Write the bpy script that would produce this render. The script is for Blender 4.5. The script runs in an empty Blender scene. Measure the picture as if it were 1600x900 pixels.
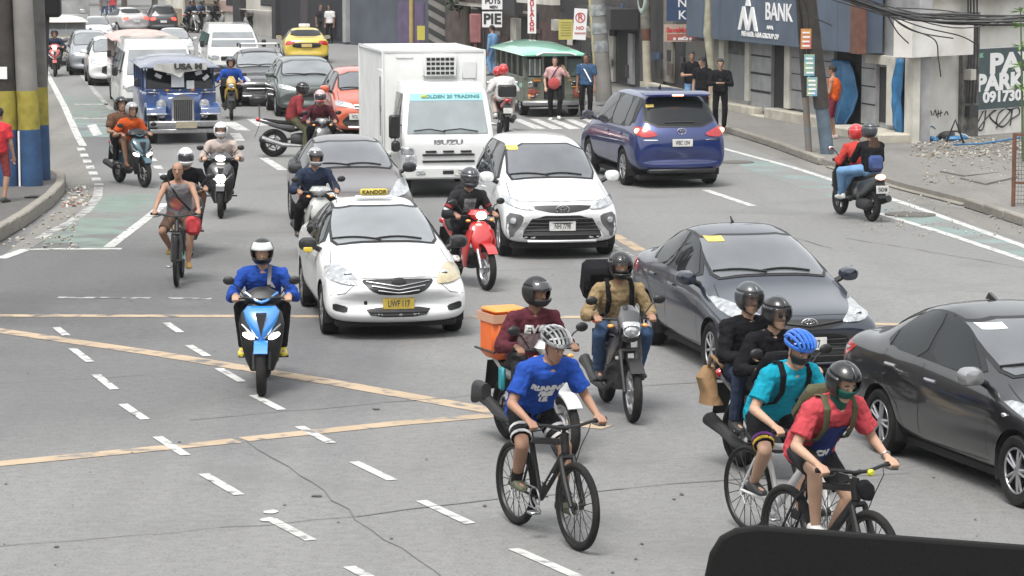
import bpy, bmesh, math, random
from math import sin, cos, pi, radians, atan2, sqrt
from mathutils import Vector, Matrix, noise
from mathutils.bvhtree import BVHTree
V = Vector
random.seed(7)
scene = bpy.context.scene
COL = scene.collection

# ------------------------------------------------------------------ camera, sky, sun, exposure
FPX, PITCH, CAMH = 4400.0, radians(7.15), 4.713
cam_data = bpy.data.cameras.new('camera')
cam_data.sensor_width = 36.0
cam_data.lens = FPX / 1600.0 * 36.0
cam_data.clip_end = 3000.0
cam = bpy.data.objects.new('camera', cam_data)
COL.objects.link(cam)
cam.location = (0, 0, CAMH)
cam.rotation_euler = (radians(90) - PITCH, 0, 0)
scene.camera = cam
SUN_EL, SUN_AZ = radians(62), radians(200)
world = bpy.data.worlds.new('World')
scene.world = world
world.use_nodes = True
nt = world.node_tree
bg = nt.nodes['Background']
sky = nt.nodes.new('ShaderNodeTexSky')
sky.sky_type = 'NISHITA'
sky.sun_disc = False
sky.sun_elevation = SUN_EL
sky.sun_rotation = SUN_AZ
sky.air_density = 2.0
sky.dust_density = 6.0
hs = nt.nodes.new('ShaderNodeHueSaturation')       # overcast: the clouds take the blue out of the sky
hs.inputs['Saturation'].default_value = 0.22
nt.links.new(sky.outputs[0], hs.inputs['Color'])
cloud = nt.nodes.new('ShaderNodeMix'); cloud.data_type = 'RGBA'
cloud.inputs['Factor'].default_value = 0.55                       # bright even cloud deck over the sky
cloud.inputs['B'].default_value = (5.9, 6.05, 6.2, 1)
nt.links.new(hs.outputs[0], cloud.inputs['A'])
nt.links.new(cloud.outputs['Result'], bg.inputs['Color'])
bg.inputs['Strength'].default_value = 0.15
sun_data = bpy.data.lights.new('sun', 'SUN')
sun_data.energy = 1.9
sun_data.angle = radians(20)
sun_data.color = (1.0, 0.97, 0.93)
sun = bpy.data.objects.new('sun', sun_data)
COL.objects.link(sun)
sdir = V((sin(SUN_AZ) * cos(SUN_EL), cos(SUN_AZ) * cos(SUN_EL), sin(SUN_EL)))
sun.rotation_euler = (-sdir).to_track_quat('-Z', 'Y').to_euler()
scene.view_settings.view_transform = 'Standard'
scene.view_settings.look = 'None'
scene.view_settings.gamma = 1
scene.view_settings.exposure = 0.70
scene.cycles.max_bounces = 5
scene.cycles.use_denoising = True

# ------------------------------------------------------------------ measuring the place (pixels of the 1600x900 photo to metres)
CP, SP = cos(PITCH), sin(PITCH)
def ray(px, py):
    x, y = (px - 800) / FPX, -(py - 450) / FPX
    return V((x, CP + y * SP, y * CP - SP))
def G(px, py, z=0.0):
    d = ray(px, py)
    t = (z - CAMH) / d.z
    return V((d.x * t, d.y * t, z))
class Wall:
    """a vertical plane through two ground points; uv(px,py) gives metres along it and up"""
    def __init__(s, A, B):
        s.A = V((A[0], A[1], 0)); d = V((B[0], B[1], 0)) - s.A
        s.len = d.length; s.t = d.normalized(); s.n = V((s.t.y, -s.t.x, 0))
        if s.n.y > 0: s.n = -s.n
        s.yaw = atan2(s.t.y, s.t.x)
    def uv(s, px, py):
        d = ray(px, py); o = V((0, 0, CAMH))
        k = (s.A - o).dot(s.n) / d.dot(s.n)
        p = o + d * k
        return ((p - s.A).dot(s.t), p.z)
    def shift(s, d): return Wall(s.A + s.n * d, s.A + s.t * s.len + s.n * d)
    def pt(s, u, z, out=0.0):
        return s.A + s.t * u + s.n * out + V((0, 0, z))

# ------------------------------------------------------------------ materials
MATS = {}
def mat(name, color=(.5, .5, .5), rough=.5, metal=0., coat=0., bump=0., bscale=30., var=0., vscale=3., var2=None,
        emit=None, estr=0., ior=1.5, flake=0, alpha=1., spec=None, detail=4.):
    if name in MATS: return MATS[name]
    m = bpy.data.materials.new(name); MATS[name] = m
    m.use_nodes = True
    n = m.node_tree.nodes; l = m.node_tree.links
    b = n['Principled BSDF']
    b.inputs['Base Color'].default_value = (*color, 1)
    b.inputs['Roughness'].default_value = rough
    b.inputs['Metallic'].default_value = metal
    b.inputs['Coat Weight'].default_value = coat
    b.inputs['Coat Roughness'].default_value = .06
    b.inputs['IOR'].default_value = ior
    if alpha < 1: b.inputs['Alpha'].default_value = alpha
    if spec is not None: b.inputs['Specular IOR Level'].default_value = spec
    if emit:
        b.inputs['Emission Color'].default_value = (*emit, 1)
        b.inputs['Emission Strength'].default_value = estr
    if var or bump:
        tc = n.new('ShaderNodeTexCoord')
    if var:
        nz = n.new('ShaderNodeTexNoise'); nz.inputs['Scale'].default_value = vscale; nz.inputs['Detail'].default_value = detail
        l.new(tc.outputs['Object'], nz.inputs['Vector'])
        mr = n.new('ShaderNodeMapRange')
        mr.inputs['From Min'].default_value = .3; mr.inputs['From Max'].default_value = .7
        l.new(nz.outputs['Fac'], mr.inputs['Value'])
        mx = n.new('ShaderNodeMix'); mx.data_type = 'RGBA'
        c2 = var2 if var2 else tuple(c * (1 - var) for c in color)
        mx.inputs['A'].default_value = (*color, 1); mx.inputs['B'].default_value = (*c2, 1)
        l.new(mr.outputs[0], mx.inputs['Factor'])
        l.new(mx.outputs['Result'], b.inputs['Base Color'])
    if bump:
        n2 = n.new('ShaderNodeTexNoise'); n2.inputs['Scale'].default_value = bscale; n2.inputs['Detail'].default_value = 3
        l.new(tc.outputs['Object'], n2.inputs['Vector'])
        bp = n.new('ShaderNodeBump'); bp.inputs['Strength'].default_value = bump; bp.inputs['Distance'].default_value = .02
        l.new(n2.outputs['Fac'], bp.inputs['Height']); l.new(bp.outputs[0], b.inputs['Normal'])
    return m
def cloth(name, c, var=.25):
    return mat('cloth_' + name, c, rough=.9, bump=.9, bscale=11, var=var, vscale=5, spec=.12, detail=6.)
def paint(name, c, metal=0., dirt=.12, rough=.35):
    m = _paint(name, c, metal, dirt, rough); m.node_tree.nodes['Principled BSDF'].inputs['Coat IOR'].default_value = 1.75; return m
def _paint(name, c, metal=0., dirt=.12, rough=.35):
    return mat('paint_' + name, c, rough=rough, metal=metal, coat=.85, var=dirt, vscale=2.2, detail=8)
def plastic(name, c, rough=.45):
    return mat('plastic_' + name, c, rough=rough, var=.15, vscale=8, bump=.05, bscale=60)
M_BLACK = plastic('black', (.011, .011, .012))
M_DARK = plastic('dark_grey', (.03, .03, .032), .6)
M_RUBBER = mat('rubber', (.011, .011, .012), rough=.85, bump=.3, bscale=80, var=.4, var2=(.026, .025, .023), vscale=6, spec=.2)
M_STEEL = mat('steel', (.45, .45, .46), rough=.35, metal=.9, var=.3, vscale=12)
M_CHROME = mat('chrome', (.75, .75, .76), rough=.12, metal=1)
M_ALLOY = mat('alloy', (.5, .5, .52), rough=.32, metal=.85, var=.25, vscale=10)
M_GLASS = mat('window_glass', (.012, .014, .016), rough=.03, ior=1.38)
M_SHIELD = mat('windscreen_glass', (.19, .205, .215), rough=.05, coat=1., ior=1.8, var=.35, vscale=1.7, detail=2)  # mottled grey base stands in for overcast sky mirrored in the glass
M_SHIELD_DARK = mat('windscreen_glass_tinted', (.10, .105, .115), rough=.04, coat=1., ior=1.8, var=.4, vscale=1.9, detail=2)  # darker version, sky reflection likewise put into the base colour
M_LENS = mat('lamp_lens', (.62, .64, .66), rough=.12, metal=.45, coat=1., bump=.8, bscale=22, var=.6, vscale=12)
M_LENS_YEL = mat('lamp_lens_aged', (.48, .42, .27), rough=.4, metal=.1, coat=.6, bump=.4, bscale=22, var=.3, vscale=10)
M_RED_LENS = mat('red_lens', (.5, .015, .02), rough=.15, coat=1., var=.5, vscale=14)
M_RED_LIT = mat('red_lens_lit', (.6, .02, .02), rough=.2, coat=1., emit=(1, .08, .05), estr=1.6)
M_BRAKE = mat('brake_light_lit', (.8, .1, .05), rough=.3, emit=(1, .35, .18), estr=4)
M_LIT = mat('headlight_lit', (.9, .9, .85), rough=.2, emit=(1, .93, .78), estr=6)
M_AMBER = mat('amber_lens', (.75, .28, .03), rough=.2, coat=1.)
M_WHITEP = plastic('white', (.72, .72, .72), .4)
M_SKIN = mat('skin', (.36, .20, .13), rough=.6, bump=.15, bscale=60, var=.25, vscale=7)
M_SKIN2 = mat('skin_light', (.47, .29, .20), rough=.6, bump=.15, bscale=60, var=.2, vscale=7)
M_SKIN3 = mat('skin_dark', (.27, .145, .095), rough=.6, bump=.15, bscale=60, var=.25, vscale=7)
M_HAIR = mat('hair', (.012, .010, .009), rough=.65, bump=.7, bscale=70)
M_HAIRB = mat('hair_brown', (.07, .03, .016), rough=.6, bump=.7, bscale=60, var=.5, vscale=20)

# ------------------------------------------------------------------ mesh builder
def rotz(a): return Matrix.Rotation(a, 3, 'Z')
class MB:
    def __init__(s):
        s.v = []; s.f = []; s.mi = []; s.mats = []; s.cur = 0
    def m(s, material):
        if material not in s.mats: s.mats.append(material)
        s.cur = s.mats.index(material); return s
    def add(s, vs, fs):
        o = len(s.v); s.v += [V(p) for p in vs]
        for f in fs: s.f.append([i + o for i in f]); s.mi.append(s.cur)
        return s
    def box(s, c, size, rot=None, bev=0.):
        c = V(c); hx, hy, hz = size[0] / 2, size[1] / 2, size[2] / 2
        R = rotz(rot) if isinstance(rot, (int, float)) else rot
        def T(p): p = V(p); return (R @ p if R is not None else p) + c
        if bev <= 0:
            vs = [T((x, y, z)) for x in (-hx, hx) for y in (-hy, hy) for z in (-hz, hz)]
            s.add(vs, [(0, 1, 3, 2), (4, 6, 7, 5), (0, 4, 5, 1), (2, 3, 7, 6), (0, 2, 6, 4), (1, 5, 7, 3)]); return s
        b = min(bev, hx * .9, hy * .9, hz * .9)
        vs = []; idx = {}
        for sx in (-1, 1):
            for sy in (-1, 1):
                for sz in (-1, 1):
                    for k in range(3):
                        h = [hx, hy, hz]
                        p = [sx * (h[0] - (b if k != 0 else 0)), sy * (h[1] - (b if k != 1 else 0)), sz * (h[2] - (b if k != 2 else 0))]
                        idx[(sx, sy, sz, k)] = len(vs); vs.append(T(p))
        fs = []
        for k in range(3):
            for sg in (-1, 1):
                o = [i for i in range(3) if i != k]
                q = []
                for (a, c2) in ((-1, -1), (1, -1), (1, 1), (-1, 1)):
                    t = [0, 0, 0]; t[k] = sg; t[o[0]] = a; t[o[1]] = c2
                    q.append(idx[(*t, k)])
                fs.append(q)
        for k in range(3):
            o = [i for i in range(3) if i != k]
            for a in (-1, 1):
                for c2 in (-1, 1):
                    t0 = [0, 0, 0]; t0[k] = -1; t0[o[0]] = a; t0[o[1]] = c2
                    t1 = list(t0); t1[k] = 1
                    fs.append([idx[(*t0, o[0])], idx[(*t1, o[0])], idx[(*t1, o[1])], idx[(*t0, o[1])]])
        for sx in (-1, 1):
            for sy in (-1, 1):
                for sz in (-1, 1): fs.append([idx[(sx, sy, sz, k)] for k in range(3)])
        s.add(vs, fs); return s
    def rings(s, rings, closed=True, cap=(True, True)):
        n = len(rings[0]); vs = [p for r in rings for p in r]; fs = []
        for i in range(len(rings) - 1):
            for j in range(n if closed else n - 1):
                a = i * n + j; b = i * n + (j + 1) % n
                fs.append((a, b, b + n, a + n))
        if cap[0]: fs.append(list(range(n))[::-1])
        if cap[1]: fs.append([(len(rings) - 1) * n + j for j in range(n)])
        s.add(vs, fs); return s
    def tube(s, pts, r, seg=8, cap=True, flat=1.):
        pts = [V(p) for p in pts]; n = len(pts)
        rr = r if isinstance(r, (list, tuple)) else [r] * n
        t = (pts[1] - pts[0]).normalized()
        u = t.orthogonal().normalized() if abs(t.z) > .99 else t.cross(V((0, 0, 1))).normalized()
        rings = []
        for i in range(n):
            t2 = (pts[min(i + 1, n - 1)] - pts[max(i - 1, 0)]).normalized()
            u = (u - t2 * u.dot(t2)).normalized(); w = t2.cross(u)
            rings.append([pts[i] + u * cos(2 * pi * k / seg) * rr[i] + w * sin(2 * pi * k / seg) * rr[i] * flat for k in range(seg)])
        return s.rings(rings, True, (cap, cap))
    def cyl(s, a, b, r, r2=None, seg=16):
        return s.tube([a, b], [r, r if r2 is None else r2], seg)
    def ell(s, c, r, seg=12, rg=8, rot=None):
        c = V(c); vs = []; fs = []
        for i in range(1, rg):
            th = pi * i / rg
            for k in range(seg):
                p = V((sin(th) * cos(2 * pi * k / seg) * r[0], sin(th) * sin(2 * pi * k / seg) * r[1], cos(th) * r[2]))
                if rot is not None: p = rot @ p
                vs.append(p + c)
        top = V((0, 0, r[2])); bot = V((0, 0, -r[2]))
        if rot is not None: top = rot @ top; bot = rot @ bot
        vs += [top + c, bot + c]; T = len(vs) - 2; B = T + 1
        for i in range(rg - 2):
            for k in range(seg):
                a = i * seg + k; b = i * seg + (k + 1) % seg
                fs.append((a, a + seg, b + seg, b))
        for k in range(seg):
            fs.append((T, k, (k + 1) % seg)); o = (rg - 2) * seg
            fs.append((B, o + (k + 1) % seg, o + k))
        s.add(vs, fs); return s
    def cap(s, a, b, ra, rb, e0=True, e1=True, seg=12):
        """tapered capsule"""
        a, b = V(a), V(b); t = (b - a).normalized(); pts = []; rr = []
        if e0:
            for k in (0.12, .35, .7): pts.append(a - t * ra * cos(k * pi / 2)); rr.append(ra * sin(k * pi / 2))
        pts.append(a); rr.append(ra)
        L = (b - a).length
        for k in range(1, max(2, int(L / .08))): 
            q = k / max(2, int(L / .08)); pts.append(a.lerp(b, q)); rr.append(ra + (rb - ra) * q)
        pts.append(b); rr.append(rb)
        if e1:
            for k in (.7, .35, .12): pts.append(b + t * rb * cos(k * pi / 2)); rr.append(rb * sin(k * pi / 2))
        return s.tube(pts, rr, seg)
    def torus(s, c, ax, R, r, seg=32, rs=8, flat=1., U=None, ru=1.):
        c = V(c); ax = V(ax).normalized(); u = V(U) if U else ax.orthogonal().normalized(); w = ax.cross(u)
        rings = []
        for i in range(seg):
            a = 2 * pi * i / seg; d = u * cos(a) + w * sin(a) * ru
            rings.append([c + d * R + d.normalized() * cos(2 * pi * k / rs) * r + ax * sin(2 * pi * k / rs) * r * flat for k in range(rs)])
        rings.append(rings[0])
        return s.rings(rings, True, (False, False))
    def lathe(s, c, ax, prof, seg=24):
        """prof: (offset along axis, radius)"""
        c = V(c); ax = V(ax).normalized(); u = ax.orthogonal().normalized(); w = ax.cross(u)
        rings = [[c + ax * o + (u * cos(2 * pi * k / seg) + w * sin(2 * pi * k / seg)) * max(r, 1e-4) for k in range(seg)] for o, r in prof]
        return s.rings(rings, True, (True, True))
    def prism(s, poly, ext):
        """poly: 3d points; ext: vector"""
        n = len(poly); e = V(ext); P = [V(p) for p in poly]
        s.add(P + [p + e for p in P], [list(range(n))[::-1], [n + i for i in range(n)]] + [(i, (i + 1) % n, n + (i + 1) % n, n + i) for i in range(n)])
        return s
    def pod(s, secs, U=(0, 1, 0), W=(0, 0, 1), n=2.6, seg=20):
        """superellipse loft: secs = (x, y, z, ru, rw[, exponent])"""
        U, W = V(U), V(W); rings = []
        for q in secs:
            e = q[5] if len(q) > 5 else n; ring = []
            for k in range(seg):
                a = 2 * pi * k / seg; ca, sa = cos(a), sin(a)
                ring.append(V(q[:3]) + U * q[3] * math.copysign(abs(ca) ** (2 / e), ca) + W * q[4] * math.copysign(abs(sa) ** (2 / e), sa))
            rings.append(ring)
        return s.rings(rings)
    def quad(s, a, b, c, d): return s.add([a, b, c, d], [(0, 1, 2, 3)])
    def mesh(s, name='mesh'):
        me = bpy.data.meshes.new(name)
        me.from_pydata([tuple(p) for p in s.v], [], s.f)
        for m_ in s.mats: me.materials.append(m_)
        if len(s.mats) > 1: me.polygons.foreach_set('material_index', s.mi)
        return me
    def build(s, name, material=None, parent=None, smooth=True, sharp=38, recalc=True, bevel=0):
        me = s.mesh(name)
        if material is not None and not s.mats: me.materials.append(material)
        if recalc:
            bm = bmesh.new(); bm.from_mesh(me); bmesh.ops.recalc_face_normals(bm, faces=bm.faces); bm.to_mesh(me); bm.free()
        if smooth:
            me.shade_smooth(); me.set_sharp_from_angle(angle=radians(sharp))
        o = bpy.data.objects.new(name, me); COL.objects.link(o)
        if parent is not None: o.parent = parent
        if bevel:
            md = o.modifiers.new('bevel', 'BEVEL'); md.width = bevel; md.segments = 2; md.limit_method = 'ANGLE'; md.angle_limit = radians(40)
        return o

def tag(o, label=None, cat=None, group=None, kind=None):
    if label: o['label'] = label
    if cat: o['category'] = cat
    if group: o['group'] = group
    if kind: o['kind'] = kind
    return o
def thing(name, label, cat, loc=(0, 0, 0), yaw=0., group=None):
    o = bpy.data.objects.new(name, None); COL.objects.link(o)
    o.empty_display_size = .3; o.location = loc; o.rotation_euler = (0, 0, yaw)
    return tag(o, label, cat, group)
def structure(mb, name, material=None, **k):
    return tag(mb.build(name, material, **k), kind='structure')
def place(root, px, py, yaw_deg, anchor=(0, 0)):
    a = radians(yaw_deg); g = G(px, py)
    off = rotz(a) @ V((anchor[0], anchor[1], 0))
    root.location = (g.x - off.x, g.y - off.y, 0); root.rotation_euler = (0, 0, a)
def copy_tree(o, parent=None):
    c = o.copy(); COL.objects.link(c)
    if parent is not None: c.parent = parent
    for ch in o.children: copy_tree(ch, c)
    return c
def text_mb(mb, s, size, M, bold=0.0, ext=.004, align='CENTER', sx=1., font_shear=0.):
    """adds lettering to a builder; M = 4x4 matrix taking text plane (x right, y up, z out) to place"""
    cu = bpy.data.curves.new('t', 'FONT'); cu.body = s; cu.size = size; cu.align_x = align; cu.align_y = 'CENTER'
    cu.extrude = ext; cu.offset = bold; cu.resolution_u = 3; cu.shear = font_shear
    o = bpy.data.objects.new('t', cu); COL.objects.link(o)
    dg = bpy.context.evaluated_depsgraph_get(); dg.update()
    me = bpy.data.meshes.new_from_object(o.evaluated_get(dg))
    S = Matrix.Diagonal((sx, 1, 1, 1))
    mb.add([M @ S @ v.co for v in me.vertices], [list(p.vertices) for p in me.polygons])
    bpy.data.objects.remove(o); bpy.data.curves.remove(cu); bpy.data.meshes.remove(me)
    return mb
def frame(origin, right, up):
    r = V(right).normalized(); u = V(up).normalized(); n = r.cross(u)
    m = Matrix.Identity(4)
    for i, a in enumerate((r, u, n)):
        for k in range(3): m[k][i] = a[k]
    for k in range(3): m[k][3] = origin[k]
    return m
BAKE = []
def queue_remesh(o, voxel, smooth=3, disp=0.):
    md = o.modifiers.new('r', 'REMESH'); md.mode = 'VOXEL'; md.voxel_size = voxel; md.use_smooth_shade = True
    if smooth:
        sm = o.modifiers.new('s', 'SMOOTH'); sm.factor = .5; sm.iterations = smooth
    if disp:
        if 'cloth_folds' not in bpy.data.textures:
            t = bpy.data.textures.new('cloth_folds', 'CLOUDS'); t.noise_scale = .08; t.noise_depth = 2
        d = o.modifiers.new('d', 'DISPLACE'); d.texture = bpy.data.textures['cloth_folds']; d.strength = disp; d.mid_level = .5
    BAKE.append(o); return o
def bake_all():
    dg = bpy.context.evaluated_depsgraph_get(); dg.update()
    out = []
    for o in BAKE:
        me = bpy.data.meshes.new_from_object(o.evaluated_get(dg)); out.append(me)
    for o, me in zip(BAKE, out):
        old = o.data; o.modifiers.clear(); me.name = o.name
        if not me.materials and old.materials: me.materials.append(old.materials[0])
        o.data = me
        me.shade_smooth()
    BAKE.clear()
PROJ = []
def lay_prints():
    """presses shirt prints onto the cloth they are printed on"""
    for o, shirt, fw, off in PROJ:
        bm = bmesh.new(); bm.from_mesh(shirt.data); bv = BVHTree.FromBMesh(bm); bm.free()
        zs = [v.co.dot(fw) for v in o.data.vertices]; z0 = min(zs)
        for v, z in zip(o.data.vertices, zs):
            p, n, i, d = bv.ray_cast(v.co + fw * .5, -fw)
            if p is not None: v.co = p + fw * (off + min(z - z0, .004))
# ------------------------------------------------------------------ ground surfaces
A_BLOB = []
def road_mat(name, c1, c2, speck=.35, stain=.5, paintc=None, wear=.5, wscale=3.):
    blobs = A_BLOB if c1 == A1 else []
    m = bpy.data.materials.new(name); MATS[name] = m; m.use_nodes = True
    n = m.node_tree.nodes; l = m.node_tree.links; b = n['Principled BSDF']
    b.inputs['Roughness'].default_value = .85; b.inputs['Specular IOR Level'].default_value = .25
    tc = n.new('ShaderNodeTexCoord')
    def noise_(sc, det, v=None, lo=.35, hi=.65, dist=0.):
        z = n.new('ShaderNodeTexNoise'); z.inputs['Scale'].default_value = sc; z.inputs['Detail'].default_value = det
        z.inputs['Distortion'].default_value = dist
        l.new((v or tc.outputs['Object']), z.inputs['Vector'])
        r = n.new('ShaderNodeMapRange'); r.inputs['From Min'].default_value = lo; r.inputs['From Max'].default_value = hi
        l.new(z.outputs['Fac'], r.inputs['Value']); return r.outputs[0]
    def mix(f, a, bb):
        x = n.new('ShaderNodeMix'); x.data_type = 'RGBA'
        l.new(f, x.inputs['Factor'])
        for s_, q in (('A', a), ('B', bb)):
            if isinstance(q, tuple): x.inputs[s_].default_value = (*q, 1)
            else: l.new(q, x.inputs[s_])
        return x.outputs['Result']
    mp = n.new('ShaderNodeMapping'); mp.inputs['Rotation'].default_value = (0, 0, radians(-9)); mp.inputs['Scale'].default_value = (1.6, .12, 1)
    l.new(tc.outputs['Object'], mp.inputs['Vector'])
    base = mix(noise_(.13, 3), c1, c2)
    mp = n.new('ShaderNodeMapping'); mp.inputs['Rotation'].default_value = (0, 0, radians(-9)); mp.inputs['Scale'].default_value = (1.6, .12, 1)
    l.new(tc.outputs['Object'], mp.inputs['Vector'])
    streak = mix(noise_(.9, 4, mp.outputs[0], .42, .7), base, tuple(x * (1 - .30 * stain) for x in c1))
    blot = mix(noise_(.55, 6, None, .56, .74, .6), streak, tuple(x * (1 - .30 * stain) for x in c2))
    sp = mix(noise_(38, 2, None, .3, .7), blot, tuple(x * (1 - speck) for x in c2))
    fin = mix(noise_(9, 5, None, .35, .8), sp, blot)
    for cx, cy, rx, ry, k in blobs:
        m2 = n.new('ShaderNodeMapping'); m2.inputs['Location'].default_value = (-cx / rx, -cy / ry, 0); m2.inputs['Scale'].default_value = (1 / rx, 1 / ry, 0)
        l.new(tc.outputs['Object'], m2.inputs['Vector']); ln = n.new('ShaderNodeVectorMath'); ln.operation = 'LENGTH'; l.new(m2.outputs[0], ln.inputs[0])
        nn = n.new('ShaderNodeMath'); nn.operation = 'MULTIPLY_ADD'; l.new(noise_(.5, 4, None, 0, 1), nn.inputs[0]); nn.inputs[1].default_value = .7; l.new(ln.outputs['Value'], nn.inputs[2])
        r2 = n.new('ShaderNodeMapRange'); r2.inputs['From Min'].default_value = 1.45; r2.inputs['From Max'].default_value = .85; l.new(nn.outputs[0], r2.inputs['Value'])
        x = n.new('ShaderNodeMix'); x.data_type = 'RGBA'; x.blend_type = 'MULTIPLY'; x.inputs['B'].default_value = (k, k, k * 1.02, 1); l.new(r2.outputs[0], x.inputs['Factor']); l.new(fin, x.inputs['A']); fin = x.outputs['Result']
    if paintc:
        w = noise_(wscale, 9, None, wear - .07, wear + .07, .3)
        fin = mix(w, mix(noise_(1.7, 4), paintc, tuple(x * .82 for x in paintc)), fin)
    l.new(fin, b.inputs['Base Color'])
    z = n.new('ShaderNodeTexNoise'); z.inputs['Scale'].default_value = 30; l.new(tc.outputs['Object'], z.inputs['Vector'])
    bp = n.new('ShaderNodeBump'); bp.inputs['Strength'].default_value = .35; bp.inputs['Distance'].default_value = .02
    l.new(z.outputs['Fac'], bp.inputs['Height']); l.new(bp.outputs[0], b.inputs['Normal'])
    return m
A1, A2 = (.235, .235, .231), (.205, .205, .201)
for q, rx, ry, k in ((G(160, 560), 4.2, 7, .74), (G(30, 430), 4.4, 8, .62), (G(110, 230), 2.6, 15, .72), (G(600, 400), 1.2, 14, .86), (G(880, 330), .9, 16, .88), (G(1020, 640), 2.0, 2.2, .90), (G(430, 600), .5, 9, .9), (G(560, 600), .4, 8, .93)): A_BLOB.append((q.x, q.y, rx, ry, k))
M_ROAD = road_mat('asphalt', A1, A2)
M_WLINE = road_mat('worn_white_paint', A1, A2, paintc=(.50, .50, .485), wear=.60, wscale=6)
M_WWORN = road_mat('very_worn_white_paint', A1, A2, paintc=(.40, .40, .39), wear=.52, wscale=5)
M_YLINE = road_mat('worn_yellow_paint', A1, A2, paintc=(.43, .335, .235), wear=.58, wscale=3.5)
M_GREEN = road_mat('worn_green_paint', A1, A2, paintc=(.18, .23, .205), wear=.50, wscale=1.1)
M_GREEN2 = road_mat('green_lane_paint', A1, A2, paintc=(.20, .255, .245), wear=.50, wscale=.8)
M_WALK = road_mat('sidewalk_concrete', (.225, .215, .20), (.19, .185, .172), stain=.7)
M_WALKD = road_mat('dark_sidewalk', (.135, .130, .125), (.11, .107, .104), stain=.7)
M_KERB = road_mat('kerb_concrete', (.32, .30, .26), (.25, .235, .205), stain=1.2)
M_DIRT = road_mat('dirt_and_rubble_ground', (.26, .24, .21), (.2, .19, .17), stain=1.)
M_GUTTER = road_mat('gutter_concrete', (.25, .24, .22), (.20, .195, .18), stain=1.2)
M_SEAM = mat('road_seam', (.13, .13, .128), rough=.9)
M_CONC = mat('concrete', (.30, .29, .27), rough=.9, bump=.4, bscale=12, var=.35, vscale=1.5, detail=8)

def sheet(name, pts, m, z=0., kind='structure'):
    mb = MB(); mb.add([V((p[0], p[1], z)) for p in pts], [list(range(len(pts)))])
    o = mb.build(name, m, smooth=False)
    if o.data.polygons[0].normal.z < 0: o.data.flip_normals()
    return tag(o, kind=kind)
sheet('ground', [(-900, -300), (900, -300), (900, 1500), (-900, 1500)], M_DIRT, -.02)
sheet('road', [(-120, -60), (120, -60), (120, 420), (-120, 420)], M_ROAD, 0.)

def raised(name, poly, h, m_top, m_side, kw=.16):
    """pavement slab with a kerb stone along its first edges"""
    P = [V((p.x, p.y, 0)) for p in poly]
    mb = MB(); mb.m(m_top); n = len(P)
    mb.add([p + V((0, 0, h)) for p in P], [list(range(n))])
    mb.m(m_side)
    for i in range(n):
        a, b = P[i], P[(i + 1) % n]
        mb.quad(a - V((0, 0, .05)), b - V((0, 0, .05)), b + V((0, 0, h)), a + V((0, 0, h)))
    o = mb.build(name, smooth=False); tag(o, kind='structure'); return o
def kerb(name, line, h, w=.17, inward=1, z0=0., m=None, label=None):
    """kerb stones along a polyline, individually jointed"""
    mb = MB(); pts = [V((p.x, p.y, 0)) for p in line]
    for i in range(len(pts) - 1):
        a, b = pts[i], pts[i + 1]; L = (b - a).length; k = max(1, round(L / 1.0)); t = (b - a).normalized(); nn = V((-t.y, t.x, 0)) * inward
        for j in range(k):
            p = a.lerp(b, j / k); q = a.lerp(b, (j + 1) / k); c = (p + q) / 2 + nn * w / 2
            mb.box(c + V((0, 0, h / 2 + z0)), ((q - p).length - .012, w, h + random.uniform(-.008, .008)), atan2(t.y, t.x), bev=.022)
    return tag(mb.build(name, m or M_KERB), kind='structure')

# right pavement: kerb runs from the near right to far away
kr = [G(*p) for p in ((2300, 590), (1760, 408), (1600, 355), (1505, 324))]
kr2 = [G(1500, 322), G(1400, 296), G(1290, 262)]
kr3 = [G(1278, 258), G(1200, 229), G(1122, 204), G(1000, 168), G(905, 145), G(826, 122), G(760, 102), G(640, 84)]
right_edge = kr + kr2 + kr3
sheet_poly = [p + V((.08, .08, 0)) for p in right_edge] + [V((-5, 150, 0)), V((60, 150, 0)), V((60, 22, 0))]
raised('sidewalk', sheet_poly, .125, M_WALK, M_KERB)
kerb('kerb', kr[:], .16, inward=-1); kerb('kerb', kr3, .16, inward=-1)
kerb('kerb', kr2, .045, inward=-1)
# gutter strip beside the right kerb
gl = [G(2300, 632), G(1760, 440), G(1600, 378), G(1400, 308), G(1260, 263), G(1122, 213), G(1000, 175), G(905, 151)]
sheet('gutter', [p for p in gl] + [p for p in (G(905, 145), G(1000, 168), G(1122, 204), G(1278, 258), G(1400, 296), G(1600, 355), G(1760, 408), G(2300, 590))], M_GUTTER, .003)
# left pavement corner with the poles
kl = [G(-160, 455), G(0, 379), G(45, 352), G(85, 322), G(101, 303), G(103, 291), G(94, 284), G(76, 282)]
raised('sidewalk', [p - V((.08, 0, 0)) for p in kl] + [V((-16, 56, 0)), V((-30, 56, 0)), V((-30, 30, 0))], .20, M_WALKD, M_KERB)
kerb('kerb', kl, .235, inward=1)
lg = [G(75, 278), G(80, 232), G(72, 170), G(62, 118), G(50, 60)]
sheet('gutter', lg + [G(62, 55), G(78, 118), G(100, 175), G(124, 232), G(150, 290), G(120, 300)][::1], M_GUTTER, .003)
raised('sidewalk', [G(72, 232), G(66, 170), G(52, 110), G(36, 50)] + [V((-60, 150, 0)), V((-60, 75, 0))], .14, M_WALKD, M_KERB)
sheet('gutter', [G(*p) for p in ((0, 405), (60, 352), (100, 325), (150, 290), (155, 300), (120, 330), (70, 375), (30, 398))], M_GUTTER, .003)

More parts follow.
